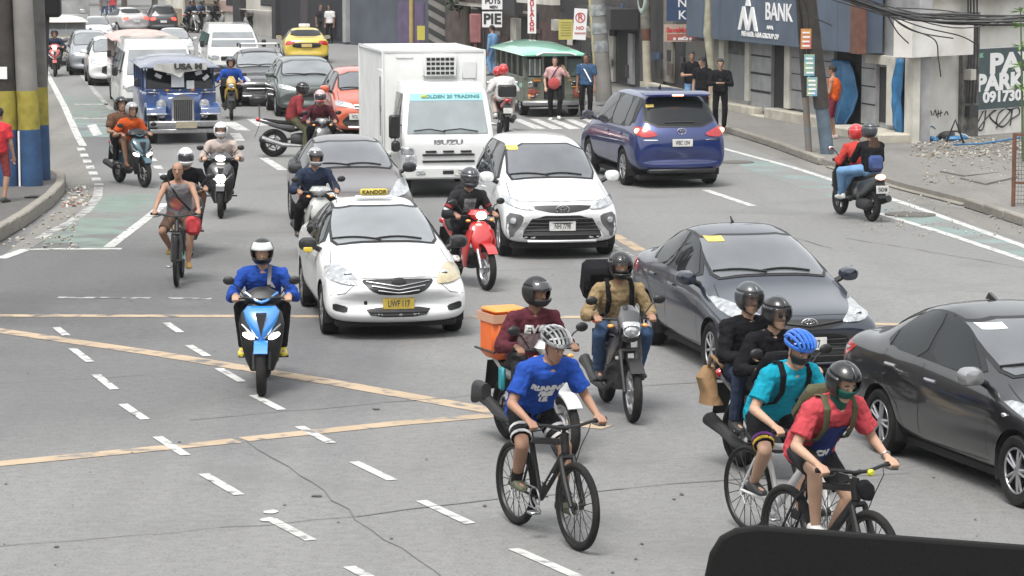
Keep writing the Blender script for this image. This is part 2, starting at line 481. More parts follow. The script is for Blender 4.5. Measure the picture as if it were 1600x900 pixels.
# ------------------------------------------------------------------ painted markings
def mark(pxs, m, z=.002, name='road_marking'):
    return sheet(name, [G(*p) for p in pxs], m, z)
def stripe(p, q, w, m=None, z=.004, name='lane_line'):
    a, b = G(*p), G(*q); t = (b - a).normalized(); n = V((-t.y, t.x, 0)) * w / 2
    return sheet(name, [a - n, b - n, b + n, a + n], m or M_WLINE, z)
def poly_stripe(pxs, w, m=None, z=.004, name='lane_line'):
    P = [G(*p) for p in pxs]; L = []; R = []
    for i, p in enumerate(P):
        t = (P[min(i + 1, len(P) - 1)] - P[max(i - 1, 0)]).normalized(); n = V((-t.y, t.x, 0)) * w / 2
        L.append(p - n); R.append(p + n)
    mb = MB()
    for i in range(len(P) - 1):
        mb.add([V((q.x, q.y, z)) for q in (L[i], L[i + 1], R[i + 1], R[i])], [(0, 1, 2, 3)])
    return structure(mb, name, m or M_WLINE, smooth=False)
# green bicycle lanes
mark([(60, 388), (172, 388), (243, 327), (238, 303), (160, 303), (152, 318), (80, 365)], M_GREEN, name='green_bike_lane')
mark([(122, 214), (190, 214), (180, 192), (115, 192)], M_GREEN2, name='green_bike_lane')
mark([(112, 192), (180, 192), (165, 150), (98, 150)], M_GREEN, name='green_bike_lane')
mark([(1140, 238), (1240, 264), (1420, 322), (1600, 388), (1700, 427), (1700, 440), (1600, 404), (1480, 364), (1372, 331), (1240, 290), (1160, 262)], M_GREEN2, name='green_bike_lane')
# left lane lines
poly_stripe([(70, 108), (100, 165), (122, 214), (130, 228)], .17)
poly_stripe([(122, 110), (150, 145), (175, 172)], .14, M_WWORN)
for i in range(7):
    t = i / 6; x0, y0 = 126 + 28 * t, 231 + 56 * t
    stripe((x0, y0), (x0 + 1.8, y0 + 4.6), .17)
poly_stripe([(155, 290), (152, 308), (135, 330), (108, 348), (80, 362), (60, 374)], .17, M_WWORN)
poly_stripe([(258, 318), (222, 347), (170, 386)], .17)
poly_stripe([(0, 404), (40, 390), (100, 389), (190, 389)], .20, M_WLINE)
for i in range(3): stripe((236 + 9 * i, 247 + 12 * i), (240 + 9 * i, 252 + 12 * i), .17)
stripe((90, 465), (235, 466), .14, M_WWORN)
stripe((262, 466), (330, 467), .14, M_WWORN, .004)
# zebra beside the blue jeepney, and in front of the green one
for x, y in ((352, 190), (388, 215)):
    pass
mark([(345, 191), (368, 191), (392, 204), (370, 204)], M_WLINE); mark([(358, 208), (375, 208), (383, 220), (368, 220)], M_WLINE)
mark([(385, 186), (404, 186), (420, 196), (402, 197)], M_WLINE)
mark([(136, 196), (150, 194), (160, 210), (146, 213)], M_WLINE, .004)
mark([(116, 162), (168, 162), (170, 164), (117, 164)], M_WWORN, .004); mark([(112, 184), (178, 184), (179, 186), (113, 186)], M_WWORN, .004)
stripe((412, 247), (442, 266), .2)
for i in range(7):
    x = 800 + i * 27
    mark([(x, 186), (x + 13, 186), (x + 53, 201), (x + 36, 202)], M_WLINE)
stripe((760, 190), (862, 224), .16); stripe((955, 252), (1000, 268), .14, M_WWORN)
# right lane lines
poly_stripe([(1118, 229), (1240, 262), (1420, 320), (1600, 385), (1700, 424)], .15)
poly_stripe([(1372, 333), (1480, 366), (1600, 406), (1760, 462)], .15)
stripe((1102, 297), (1176, 322), .16)
poly_stripe([(905, 345), (960, 368), (1002, 392)], .20, M_YLINE); poly_stripe([(890, 362), (940, 372), (985, 400)], .12, M_WWORN)
# yellow junction box
poly_stripe([(-160, 493), (300, 494), (620, 495), (1000, 496), (1420, 508)], .22, M_YLINE)
poly_stripe([(-160, 492), (0, 517), (240, 552), (520, 598), (788, 646)], .27, M_YLINE, z=.0045)
poly_stripe([(-160, 744), (0, 725), (360, 690), (370, 689)], .24, M_YLINE, z=.005)
poly_stripe([(380, 687), (620, 662), (788, 648), (860, 641)], .24, M_YLINE, z=.005)
poly_stripe([(788, 652), (860, 659), (950, 668)], .26, M_YLINE, z=.0055)
# dashed guide lines
for a, b in (((88, 512), (104, 525)), ((113, 545), (141, 566)), ((150, 586), (179, 609)), ((192, 632), (227, 656)), ((246, 683), (290, 712)),
             ((318, 741), (374, 774)), ((423, 812), (486, 845)), ((545, 886), (600, 915)),
             ((260, 505), (282, 520)), ((295, 540), (324, 557)), ((342, 576), (378, 597)), ((396, 618), (440, 641)),
             ((468, 667), (518, 693)), ((553, 722), (613, 751)), ((658, 783), (735, 819)), ((803, 858), (905, 903))):
    stripe(a, b, .10, M_WLINE, .0065, 'lane_dash')
# slab seams
def seam(pxs, w=.022):
    P = [G(*p) for p in pxs]; Q = []
    for i in range(len(P) - 1):
        k = max(2, int((P[i + 1] - P[i]).length / .35))
        for j in range(k): Q.append(P[i].lerp(P[i + 1], j / k) + V((random.uniform(-.03, .03), random.uniform(-.05, .05), 0)))
    Q.append(P[-1]); mb = MB()
    for i in range(len(Q) - 1):
        t = (Q[i + 1] - Q[i]).normalized(); n = V((-t.y, t.x, 0)) * w / 2 * random.uniform(.5, 1.2)
        mb.add([V((q.x, q.y, .0075)) for q in (Q[i] - n, Q[i + 1] - n, Q[i + 1] + n, Q[i] + n)], [(0, 1, 2, 3)])
    return structure(mb, 'road_seam', M_SEAM, smooth=False)
seam([(300, 656), (443, 643), (760, 617), (1120, 596), (1500, 640)]); seam([(560, 807), (775, 781), (1110, 752), (1420, 740)])
seam([(-60, 860), (200, 838), (560, 808)], .014); seam([(760, 424), (960, 416), (1300, 440)], .014)
seam([(380, 690), (450, 730), (560, 812), (700, 910)], .012); seam([(1320, 372), (1480, 398), (1700, 436)], .02)
seam([(-60, 602), (160, 590), (300, 580)], .012); seam([(1190, 358), (1300, 388)], .02)
# oil stains, repairs and litter
mb = MB()
for i in range(110):
    p = G(random.uniform(-40, 1640), random.uniform(300, 900)); r = random.uniform(.008, .03)
    k = random.randint(5, 8); a0 = random.random() * 6
    mb.add([V((p.x + r * cos(a0 + 6.28 * j / k) * random.uniform(.4, 1.2), p.y + 1.5 * r * sin(a0 + 6.28 * j / k) * random.uniform(.4, 1.2), .0085)) for j in range(k)], [list(range(k))])
tag(mb.build('road_specks', mat('speck', (.07, .068, .065), rough=.9), smooth=False), kind='stuff')
def manhole(px, py, r=.33):
    mb = MB(); g = G(px, py)
    mb.lathe((g.x, g.y, 0), (0, 0, 1), [(.002, r * 1.15), (.018, r * 1.13), (.018, r * 1.02), (.012, r * 1.0), (.012, r * .93), (.02, r * .92), (.02, .01)], 28)
    tag(mb.build('manhole_cover', mat('cast_iron', (.10, .095, .085), rough=.8, bump=.8, bscale=20)), kind='structure')
manhole(1150, 254); manhole(1422, 336, .38)
# concrete lids in the right pavement
mb = MB()
for q in (((1468, 279), (1508, 287), (1560, 281), (1520, 274)), ((1500, 290), (1540, 300), (1590, 288), (1560, 282))):
    P = [G(*p) for p in q]; mb.prism([V((p.x, p.y, .127)) for p in P], (0, 0, .03))
structure(mb, 'pavement_lids', M_GUTTER)
# debris at the left kerb and rubble beside the right wall
def rubble(name, mtl, boxpx, n, r0, r1, base=0.):
    mb = MB()
    for i in range(n):
        g = G(random.uniform(boxpx[0], boxpx[2]), random.uniform(boxpx[1], boxpx[3])); r = random.uniform(r0, r1)
        mb.m(random.choice(mtl))
        mb.box((g.x, g.y, base + r * .25), (r * random.uniform(.6, 1.6), r * random.uniform(.6, 1.4), r * random.uniform(.3, .8)),
               Matrix.Rotation(random.random() * 6, 3, V((random.random(), random.random(), random.random() + .1))), bev=r * .18)
    return tag(mb.build(name), kind='stuff')
rc = [mat('rubble_pale', (.46, .43, .37), rough=.9, var=.3), mat('rubble_grey', (.32, .31, .29), rough=.9, var=.3), mat('rubble_brown', (.28, .24, .19), rough=.9, var=.3)]
rubble('kerb_debris', rc * 2 + [mat('litter_white', (.5, .5, .48), rough=.7), mat('litter_red', (.30, .14, .11), rough=.7)], (98, 292, 142, 324), 90, .015, .08)
rubble('gutter_grit', rc, (5, 330, 120, 392), 120, .015, .06)
rubble('rubble', rc, (1420, 224, 1640, 256), 480, .015, .075, .13)
rubble('gravel', rc, (1440, 225, 1640, 300), 420, .015, .05, .13)
rubble('gravel', rc, (1330, 280, 1600, 372), 260, .01, .035, .02)

# ------------------------------------------------------------------ facades
def wbox(mb, w, x0, y0, x1, y1, out=0., th=.15, zmin=None, zmax=None, bev=0):
    u0, zt = w.uv(x0, y0); u1, zb = w.uv(x1, y1)
    if zmax is not None: zt = zmax
    if zmin is not None: zb = zmin
    c = w.pt((u0 + u1) / 2, (zt + zb) / 2, out - th / 2)
    return mb.box(c, (abs(u1 - u0), th, abs(zt - zb)), w.yaw, bev=bev)
def wpart(name, w, x0, y0, x1, y1, m, parent, out=0., th=.15, zmin=None, zmax=None, bev=0):
    mb = MB(); wbox(mb, w, x0, y0, x1, y1, out, th, zmin, zmax, bev)
    return mb.build(name, m, parent, smooth=False)
def wtext(mb, w, s, px, py, size, out, bold=.0, sx=1., ext=.006):
    u, z = w.uv(px, py); o = w.pt(u, z, out)
    return text_mb(mb, s, size, frame(o, w.t, (0, 0, 1)), bold, ext, sx=sx)
M_STAINW = mat('stained_white_wall', (.74, .73, .70), rough=.85, var=1., var2=(.50, .48, .44), vscale=1.1, bump=.3, bscale=8, detail=10)
M_CREAM = mat('cream_trim', (.62, .60, .53), rough=.8, var=.35, vscale=2, detail=8)
M_TILE = mat('grey_tile', (.34, .345, .35), rough=.55, var=.3, vscale=3, detail=6)
M_BLUEP = mat('blue_grey_sheet', (.09, .118, .165), rough=.6, var=.28, vscale=1.2, detail=9)
M_OPEN = mat('dark_opening', (.022, .022, .024), rough=.9)
M_RUST = mat('rusty_steel', (.17, .075, .05), rough=.85, var=.5, vscale=5, bump=.3)
M_TARP = mat('blue_tarpaulin', (.03, .17, .36), rough=.45, var=.5, vscale=3, bump=.9, bscale=5)
M_LETW = mat('white_lettering', (.75, .75, .75), rough=.5)
M_LETK = mat('black_lettering', (.03, .03, .03), rough=.6)
M_LETR = mat('red_lettering', (.45, .04, .04), rough=.6)
M_PLINTH = mat('stone_plinth', (.52, .49, .41), rough=.85, var=.4, vscale=2.5, bump=.3, detail=8)

# --- bank
W1 = Wall(G(1108, 170), G(1433, 232))
bank = thing('bank_building', 'closed bank front with wide blue-grey fascia, grey tiled pilasters and blue tarpaulins in its openings', 'building', W1.pt(W1.len / 2, 0, 0))
bank.location = (0, 0, 0)
wp = lambda n_, *a, **k: wpart(n_, W1, *a[:4], a[4], bank, **k)
mb = MB(); mb.box(W1.pt(W1.len / 2, 3.6, -.15), (W1.len, .3, 7.2), W1.yaw); mb.build('wall', M_TILE, bank, smooth=False)
# fascia standing out of the wall
mb = MB()
u0, zb0 = W1.uv(1108, 56); u1, zb1 = W1.uv(1385, 83)
P = [W1.pt(u0, zb0 - .0, .1), W1.pt(u1, zb1, .1), W1.pt(u1, 6.4, .1), W1.pt(u0, 6.4, .1)]
mb.prism(P, W1.n * .55)
fascia = mb.build('fascia_panel', M_BLUEP, bank, smooth=False)
mb = MB()
for k in range(1, 9):
    u = u0 + (u1 - u0) * k / 9
    z = zb0 + (zb1 - zb0) * k / 9
    mb.box(W1.pt(u, (6.4 + z) / 2, .651), (.02, .012, 6.4 - z), W1.yaw)
mb.build('panel_joint', mat('panel_joint', (.07, .10, .15), rough=.7), fascia, smooth=False)
mb = MB(); u, z = W1.uv(1208, 30)
for dx in (-.34, .34):
    mb.prism([W1.pt(u + dx - .42, z - .28, .66), W1.pt(u + dx - .20, z - .28, .66), W1.pt(u + dx, z + .05, .66), W1.pt(u + dx + .20, z - .28, .66), W1.pt(u + dx + .42, z - .28, .66), W1.pt(u + dx + .08, z + .32, .66), W1.pt(u + dx - .08, z + .32, .66)], W1.n * .03)
mb.prism([W1.pt(u - .2, z + .34, .66), W1.pt(u + .2, z + .34, .66), W1.pt(u, z + .66, .66)], W1.n * .03)
wtext(mb, W1, 'BANK', 1256, 20, .60, .66, .01, 1.25)
wtext(mb, W1, 'MEMBER: ASIA GROUP OF', 1226, 55, .17, .66, .006, 1.45)
wtext(mb, W1, 'AMA', 1242, 43, .13, .66, .003, 1.7)
mb.build('lettering', M_LETW, fascia, smooth=False)
# openings, pilasters
wp('shutter', 1140, 62, 1173, 158, mat('grey_shutter', (.24, .25, .255), rough=.6, var=.25, vscale=2, detail=6), out=.02, th=.06)
wp('smoke_stain', 1139, 64, 1174, 88, mat('soot', (.05, .048, .045), rough=.9, var=.8, var2=(.17, .17, .17), vscale=3), out=.035, th=.02)
for x0, x1, y0, y1 in ((1118, 1123, 55, 160), (1132, 1139, 58, 162), (1173, 1179, 62, 158), (1235, 1242, 68, 170), (1396, 1404, 90, 196), (1425, 1436, 88, 232)):
    wp('column', x0, y0, x1, y1, M_CREAM, out=.16, th=.16)
for x0, x1, y0, y1 in ((1179, 1210, 65, 176), (1243, 1262, 70, 172), (1288, 1308, 76, 176), (1353, 1374, 84, 196), (1404, 1409, 88, 200)):
    pil = wp('pilaster', x0, y0, x1, y1, M_TILE, out=.10, th=.10)
    mb = MB()
    for k in range(1, 4):
        yy = y0 + (y1 - y0) * k / 4 - 6
        wbox(mb, W1, x0, yy, x1, yy + 1.3, out=.112, th=.02)
    mb.build('tile_joint', M_OPEN, pil, smooth=False)
for x0, x1, y0, y1 in ((1211, 1235, 68, 176), (1308, 1353, 78, 204), (1374, 1396, 104, 194), (1409, 1425, 90, 208)):
    wp('doorway', x0, y0, x1, y1, M_OPEN, out=.012, th=.012)
wp('lintel', 1360, 84, 1404, 103, M_CREAM, out=.13, th=.13)
wp('plinth', 1140, 158, 1196, 200, M_PLINTH, out=.35, th=.35, zmin=.1, bev=.02)
wp('plinth', 1196, 178, 1215, 200, M_PLINTH, out=.42, th=.42, zmin=.1, bev=.02)
wp('plinth', 1216, 168, 1308, 210, M_PLINTH, out=.38, th=.38, zmin=.1, bev=.02)
wp('step', 1308, 200, 1350, 214, M_GUTTER, out=.45, th=.45, zmin=.1)
wp('planter', 1348, 194, 1432, 236, M_PLINTH, out=.9, th=.9, zmin=.1, bev=.03)
def tarp(x0, y0, x1, y1, out, parent, lab):
    u0, z1 = W1.uv(x0, y0); u1, z0 = W1.uv(x1, y1); mb = MB(); N = 14; K = 10
    vs = []
    for i in range(N + 1):
        v_ = i / N
        for j in range(K + 1):
            q = j / K; wd = .35 + .65 * sin(pi * min(1, .15 + v_ * .75)) 
            u = u0 + (u1 - u0) * (q * wd)
            vs.append(W1.pt(u, z1 + (z0 - z1) * v_, out + .06 * sin(q * 13 + v_ * 2) + .04 * noise.noise(V((q * 3, v_ * 5, 1)))))
    fs = [(i * (K + 1) + j, i * (K + 1) + j + 1, (i + 1) * (K + 1) + j + 1, (i + 1) * (K + 1) + j) for i in range(N) for j in range(K)]
    mb.add(vs, fs); o = mb.build('tarpaulin', M_TARP); md = o.modifiers.new('t', 'SOLIDIFY'); md.thickness = .012
    tag(o, lab, 'tarpaulin', 'blue tarpaulins hung in the bank openings'); return o
tarp(1309, 92, 1352, 202, .16, bank, 'wide blue tarpaulin billowing in the doorway behind the person in orange')
tarp(1424, 92, 1406, 206, .16, bank, 'narrow bright blue tarpaulin hung in the opening beside the white wall')
mb = MB(); wbox(mb, W1, 1380, -60, 1391, 84, out=.78, th=.2)
tag(mb.build('steel_column', M_RUST, smooth=False), 'rust brown steel beam hanging at the right end of the blue fascia', 'beam')
# --- white stained wall with the banner
W2 = Wall(G(1434, 229), G(1640, 210))
wh = thing('white_building', 'stained white building with ledge and balusters carrying the parking banner', 'building')
mb = MB(); mb.box(W2.pt(W2.len / 2 + 3, 2.1, -.15), (W2.len + 6, .3, 4.2), W2.yaw); mb.build('wall', M_STAINW, wh, smooth=False)
for a, z_, t_, h_ in ((0, 3.35, .35, .16), (0, 2.72, .22, .10), (0, 4.15, .30, .12)):
    mb = MB(); mb.box(W2.pt(W2.len / 2 + 3, z_, t_ / 2), (W2.len + 6, t_, h_), W2.yaw, bev=.02); mb.build('ledge', M_STAINW, wh)
mb = MB(); mb.box(W2.pt(W2.len / 2 + 3, 4.95, .1), (W2.len + 6, .22, .14), W2.yaw); mb.build('handrail', M_STAINW, wh, smooth=False)
for k in range(30):
    mb = MB(); u = -.1 + k * .42; c = W2.pt(u, 4.2, .12)
    mb.box(c + V((0, 0, .34)), (.13, .12, .7), W2.yaw, bev=.02); mb.build('baluster', M_STAINW, wh)
mb = MB(); mb.box(W2.pt(W2.len / 2 + 3, 6.2, -1.0), (W2.len + 6, .3, 4), W2.yaw); mb.build('upper_wall', mat('upper_wall', (.16, .15, .15), rough=.9, var=.5), wh, smooth=False)
mb = MB(); wbox(mb, W2, 1500, 20, 1522, 228, out=.10, th=.1, zmin=.1); mb.build('downpipe_recess', mat('grimy_strip', (.20, .19, .175), rough=.9, var=.8, var2=(.05, .05, .05), vscale=4), wh, smooth=False)
mb = MB()
for k, x in enumerate((1502, 1506, 1511, 1516)):
    u, z = W2.uv(x, 200); mb.tube([W2.pt(u, .9, .13), W2.pt(u + .02, 2, .15), W2.pt(u - .02, 3.2, .13), W2.pt(u, 4, .15)], .018, 6)
mb.build('conduit', M_DARK, wh)
mb = MB(); wbox(mb, W2, 1394, 32, 1489, 84, out=.55, th=.5); 
bm_ = mb.build('concrete_canopy', M_STAINW, wh, smooth=False)
mb = MB(); wbox(mb, W2, 1502, 165, 1515, 182, out=.24, th=.14); mb.build('meter_box', M_DARK, wh, smooth=False)
mb = MB(); wbox(mb, W2, 1500, 108, 1508, 124, out=.3, th=.2); mb.build('meter_box', M_CREAM, wh, smooth=False)
# banner
ban = thing('parking_banner', 'dark green parking banner with white hand-drawn capitals on the white wall', 'banner')
wpart('cloth_panel', W2, 1519, 77, 1672, 160, mat('banner_green', (.055, .085, .09), rough=.6, var=.3, vscale=3), ban, out=.05, th=.03)
mb = MB(); wbox(mb, W2, 1517, 76, 1675, 162, out=.02, th=.01); mb.build('banner_edge', M_LETW, ban, smooth=False)
mb = MB()
wtext(mb, W2, 'PAY', 1579, 99, .62, .053, .03, 1.7, .004)
wtext(mb, W2, 'PARKING', 1585, 127, .52, .053, .026, 1.5, .004)
wtext(mb, W2, '09173099737', 1588, 149, .34, .053, .014, 1.55, .004)
mb.build('lettering', M_LETW, ban, smooth=False)
mb = MB(); wtext(mb, W2, 'N&K', 1528, 87, .14, .053, .006, 1., .003); mb.build('small_lettering', mat('green_lettering', (.2, .45, .3), rough=.6), ban, smooth=False)
# graffiti: sprayed strokes on the wall
def scrawl(w, pxs, r, label, cat='graffiti', m=M_LETK):
    mb = MB()
    for st in pxs:
        pts = []
        for i in range(len(st) - 1):
            for k in range(5):
                t = k / 5; p0 = st[max(i - 1, 0)]; p1 = st[i]; p2 = st[i + 1]; p3 = st[min(i + 2, len(st) - 1)]
                q = [.5 * ((2 * p1[c]) + (p2[c] - p0[c]) * t + (2 * p0[c] - 5 * p1[c] + 4 * p2[c] - p3[c]) * t * t + (3 * p1[c] - p0[c] - 3 * p2[c] + p3[c]) * t ** 3) for c in (0, 1)]
                u, z = w.uv(*q); pts.append(w.pt(u, z, .006))
        u, z = w.uv(*st[-1]); pts.append(w.pt(u, z, .006))
        mb.tube(pts, r, 4)
    o = mb.build('graffiti', m); return tag(o, label, cat)
scrawl(W2, [[(1527, 192), (1537, 172), (1540, 168), (1536, 200), (1529, 201), (1545, 180), (1556, 172), (1546, 182), (1560, 196)],
            [(1572, 168), (1560, 178), (1557, 192), (1566, 198), (1577, 188), (1580, 174), (1570, 168)], [(1556, 200), (1580, 172)],
            [(1578, 196), (1582, 168)], [(1576, 172), (1590, 168), (1592, 178), (1580, 186)]], .022, 'large black sprayed tag reading KOP under the parking banner')
scrawl(W2, [[(1442, 180), (1448, 173), (1450, 179), (1454, 173), (1456, 180)], [(1458, 180), (1461, 172), (1463, 181)], [(1466, 172), (1465, 184)], [(1470, 172), (1469, 182)], [(1464, 178), (1472, 176)], [(1475, 180), (1479, 174), (1481, 180)]],
       .014, 'small black sprayed tag on the white wall left of the meter boxes')
scrawl(W2, [[(1440, 199), (1446, 197), (1450, 202), (1455, 197), (1461, 201)]], .012, 'faint blue sprayed squiggle low on the white wall', m=M_TARP)

# --- shops left of the bank
W3 = Wall(G(930, 128), G(1108, 172))
def facade(name, label, w, m, h, depth=4, x0=0, x1=None):
    t = thing(name, label, 'building'); x1 = w.len if x1 is None else x1
    mb = MB(); mb.box(w.pt((x0 + x1) / 2, h / 2, -depth / 2), (x1 - x0, depth, h), w.yaw); mb.build('wall', m, t, smooth=False); return t
M_DWALL = mat('dark_shop_wall', (.065, .06, .058), rough=.85, var=.5, vscale=1.4, detail=8)
M_BWALL = mat('brown_shop_wall', (.10, .075, .065), rough=.85, var=.6, vscale=2, detail=8)
sh = facade('corner_shop', 'dark shop front with tall brown columns between the bank and the concrete pole', W3, M_DWALL, 7)
for x0, x1, y0, y1, mm in ((952, 962, 45, 128, M_CREAM), (967, 985, 48, 130, M_OPEN), (985, 992, 52, 132, M_TILE), (993, 999, 55, 132, M_OPEN), (1032, 1040, -5, 140, M_DARK), (1040, 1055, -5, 130, mat('taupe_render', (.20, .18, .155), rough=.85, var=.4, vscale=2)),
                            (1055, 1076, 62, 135, M_OPEN), (1076, 1106, 60, 140, mat('murky_glass', (.05, .055, .055), rough=.3, var=.5))):
    wpart('panel', W3, x0, y0, x1, y1, mm, sh, out=.08 if mm is not M_OPEN else .01, th=.08 if mm is not M_OPEN else .01)
wpart('awning', W3, 945, 8, 1000, 46, M_DARK, sh, out=.9, th=.85)
wpart('low_wall', W3, 1018, 127, 1078, 148, M_PLINTH, sh, out=.35, th=.3, zmin=.1)
# --- hanging signs
W3S = Wall((2, 78), (12, 78))
def panel_sign(name, label, cat, w, x0, y0, x1, y1, m, out, th=.12, arm=True):
    t = thing(name, label, cat); wpart('panel', w, x0, y0, x1, y1, m, t, out=out, th=th)
    if arm:
        u, z = w.uv((x0 + x1) / 2, (y0 + y1) / 2); mb = MB()
        mb.cyl(w.pt(u, z + .1, out - th), w.pt(u, z + .1, -1.05), .02); mb.build('bracket', M_DARK, t)
    return t
M_NAVY = mat('navy_sign', (.035, .065, .14), rough=.5, var=.3, vscale=2)
s_ = panel_sign('bank_sign', 'tall navy hanging sign with white letters N and K above the red sign', 'sign', W3S, 1042, -60, 1090, 33, M_NAVY, 0.0)
mb = MB(); wtext(mb, W3S, 'N', 1066, 5, .34, .002, .004, 1.); wtext(mb, W3S, 'K', 1066, 24, .34, .002, .004, 1.05); wtext(mb, W3S, 'A', 1066, -14, .34, .002, .004, 1.)
mb.build('lettering', M_LETW, s_, smooth=False)
s_ = panel_sign('savings_sign', 'red and beige shop sign with slanted red lettering under the navy sign', 'sign', W3S, 1037, 38, 1090, 65, mat('beige_sign', (.42, .33, .27), rough=.6, var=.3), .1)
mb = MB(); wbox(mb, W3S, 1042, 53, 1090, 63, out=.104, th=.01); wbox(mb, W3S, 1081, 45, 1089, 54, out=.104, th=.01); mb.build('red_band', mat('sign_red', (.33, .09, .07), rough=.6, var=.3), s_, smooth=False)
mb = MB(); wtext(mb, W3S, 'SaveMore', 1062, 47, .185, .103, .008, 1.0); mb.build('lettering', M_LETR, s_, smooth=False)
mb = MB(); wtext(mb, W3S, 'o  ooCo o', 1066, 60, .13, .108, .008, .9); mb.build('white_marks', M_LETW, s_, smooth=False)
s_ = panel_sign('poster_sign', 'small red and black poster sign with white letters beside the navy sign', 'sign', W3S, 1091, -20, 1106, 27, mat('dark_poster', (.12, .07, .06), rough=.6, var=.5, vscale=5), .05)
mb = MB(); wtext(mb, W3S, 'KO', 1098, 4, .14, .055, .008); wtext(mb, W3S, 'IPC', 1098, 14, .12, .055, .008); mb.build('lettering', M_LETW, s_, smooth=False)
wpart('lower_edge', W3S, 1091, 26, 1106, 28, M_LETW, s_, out=.06, th=.13)
# round convex ring sign at the top
rg = thing('ring_sign', 'pale green ring shaped sign hanging over the pavement at the top edge', 'sign')
u, z = W3S.uv(1003, -6); mb = MB(); mb.torus(W3S.pt(u, z, .2), W3.n, .40, .085, 40, 8, .6); mb.build('ring', mat('pale_green_ring', (.45, .55, .49), rough=.5, var=.2), rg)
mb = MB(); mb.lathe(W3S.pt(u, z, .17), W3.n, [(0, .33), (.04, .33), (.05, .3)], 30); mb.build('face', M_BWALL, rg)
mb = MB(); mb.cyl(W3S.pt(u, z, .17), W3S.pt(u, z, -1), .03); mb.build('bracket', M_DARK, rg)

# --- brown shops behind the green jeepney
W4 = Wall(G(690, 86), G(930, 128))
b4 = facade('brown_shop', 'brown two storey shop with balcony behind the green roofed jeepney', W4, M_BWALL, 8)
for x0, x1, y0, y1, mm, o_ in ((745, 800, -30, 12, M_CREAM, .9), (748, 797, -30, 6, M_BWALL, .93), (790, 830, -5, 24, M_DARK, .6), (842, 898, -5, 8, M_CREAM, .8), (838, 842, 20, 90, M_DARK, .1), (806, 815, 28, 66, M_CREAM, .2),
                               (870, 878, 30, 48, M_CREAM, .2), (878, 925, -40, 96, M_DARK, .05), (815, 826, 25, 90, M_OPEN, .02), (845, 876, 35, 96, mat('rust_red_door', (.11, .06, .055), rough=.8, var=.5), .04)):
    wpart('panel', W4, x0, y0, x1, y1, mm, b4, out=o_, th=min(.3, o_))
rnd = random.Random(21)
for k in range(26):
    x = rnd.uniform(700, 925); y = rnd.uniform(-10, 88); w_ = rnd.uniform(4, 16); h_ = rnd.uniform(5, 22)
    wpart(rnd.choice(('board', 'shutter', 'air_conditioner', 'window')), W4, x, y, x + w_, y + h_, rnd.choice((M_CREAM, M_DARK, M_TILE, M_RUST, M_GLASS, M_BWALL, MATS['rust_red_door'], M_OPEN)), b4, out=rnd.choice((.06, .12, .3)), th=.05)
for k in range(14):
    x = rnd.uniform(945, 1095); y = rnd.uniform(0, 110); wpart('panel', W3, x, y, x + rnd.uniform(2, 9), y + rnd.uniform(6, 30), rnd.choice((M_DARK, M_TILE, M_CREAM, M_OPEN, M_BWALL, M_NAVY)), sh, out=rnd.choice((.1, .2)), th=.05)
# --- dark carport and blue-grey wall further back
W5 = Wall(G(430, 60), G(700, 82))
b5 = facade('dark_warehouse', 'long dark blue-grey wall with a purple bay and open black carport', W5, mat('slate_wall', (.085, .095, .12), rough=.7, var=.4, vscale=.8, detail=8), 6)
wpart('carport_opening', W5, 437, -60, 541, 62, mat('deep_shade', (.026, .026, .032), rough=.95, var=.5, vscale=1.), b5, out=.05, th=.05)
wpart('purple_bay', W5, 623, 3, 648, 78, mat('purple_paint', (.115, .085, .16), rough=.7, var=.3), b5, out=.06, th=.06)
wpart('purple_bay', W5, 650, 3, 664, 78, MATS['purple_paint'], b5, out=.06, th=.06)
wpart('pillar', W5, 433, -60, 440, 62, M_DARK, b5, out=.3, th=.4); wpart('pillar', W5, 472, -60, 484, 55, mat('brown_shade', (.05, .042, .045), rough=.9), b5, out=.1, th=.2)
wpart('pillar', W5, 541, -60, 547, 66, M_TILE, b5, out=.2, th=.3)
# --- pale building with windows, far behind the bikes
W6 = Wall(G(262, 42), G(436, 58))
b6 = facade('pale_house', 'pale house with white framed windows behind the parked motorcycles', W6, mat('pale_wall', (.50, .48, .44), rough=.8, var=.35, vscale=1.), 9)
for x0, x1, y0, y1, mm, o_ in ((264, 294, -40, 42, M_CREAM, .25), (268, 292, 12, 40, mat('tan_brick', (.33, .26, .18), rough=.9, var=.4, vscale=3), .3), (294, 307, -40, 44, mat('brown_post', (.16, .13, .10), rough=.8, var=.4), .2), (308, 344, -5, 7, mat('shop_poster', (.35, .25, .15), rough=.7, var=.8, var2=(.08, .12, .10), vscale=4), .1),
                               (325, 345, 9, 18, M_OPEN, .05), (345, 371, 1, 19, mat('salmon_frame', (.36, .25, .22), rough=.8), .08), (356, 371, -8, 9, M_OPEN, .1), (372, 385, -60, 52, M_DARK, .3), (408, 433, -40, 10, M_GLASS, .05), (385, 433, 14, 17, M_CREAM, .4)):
    wpart('panel', W6, x0, y0, x1, y1, mm, b6, out=o_, th=min(.3, o_))
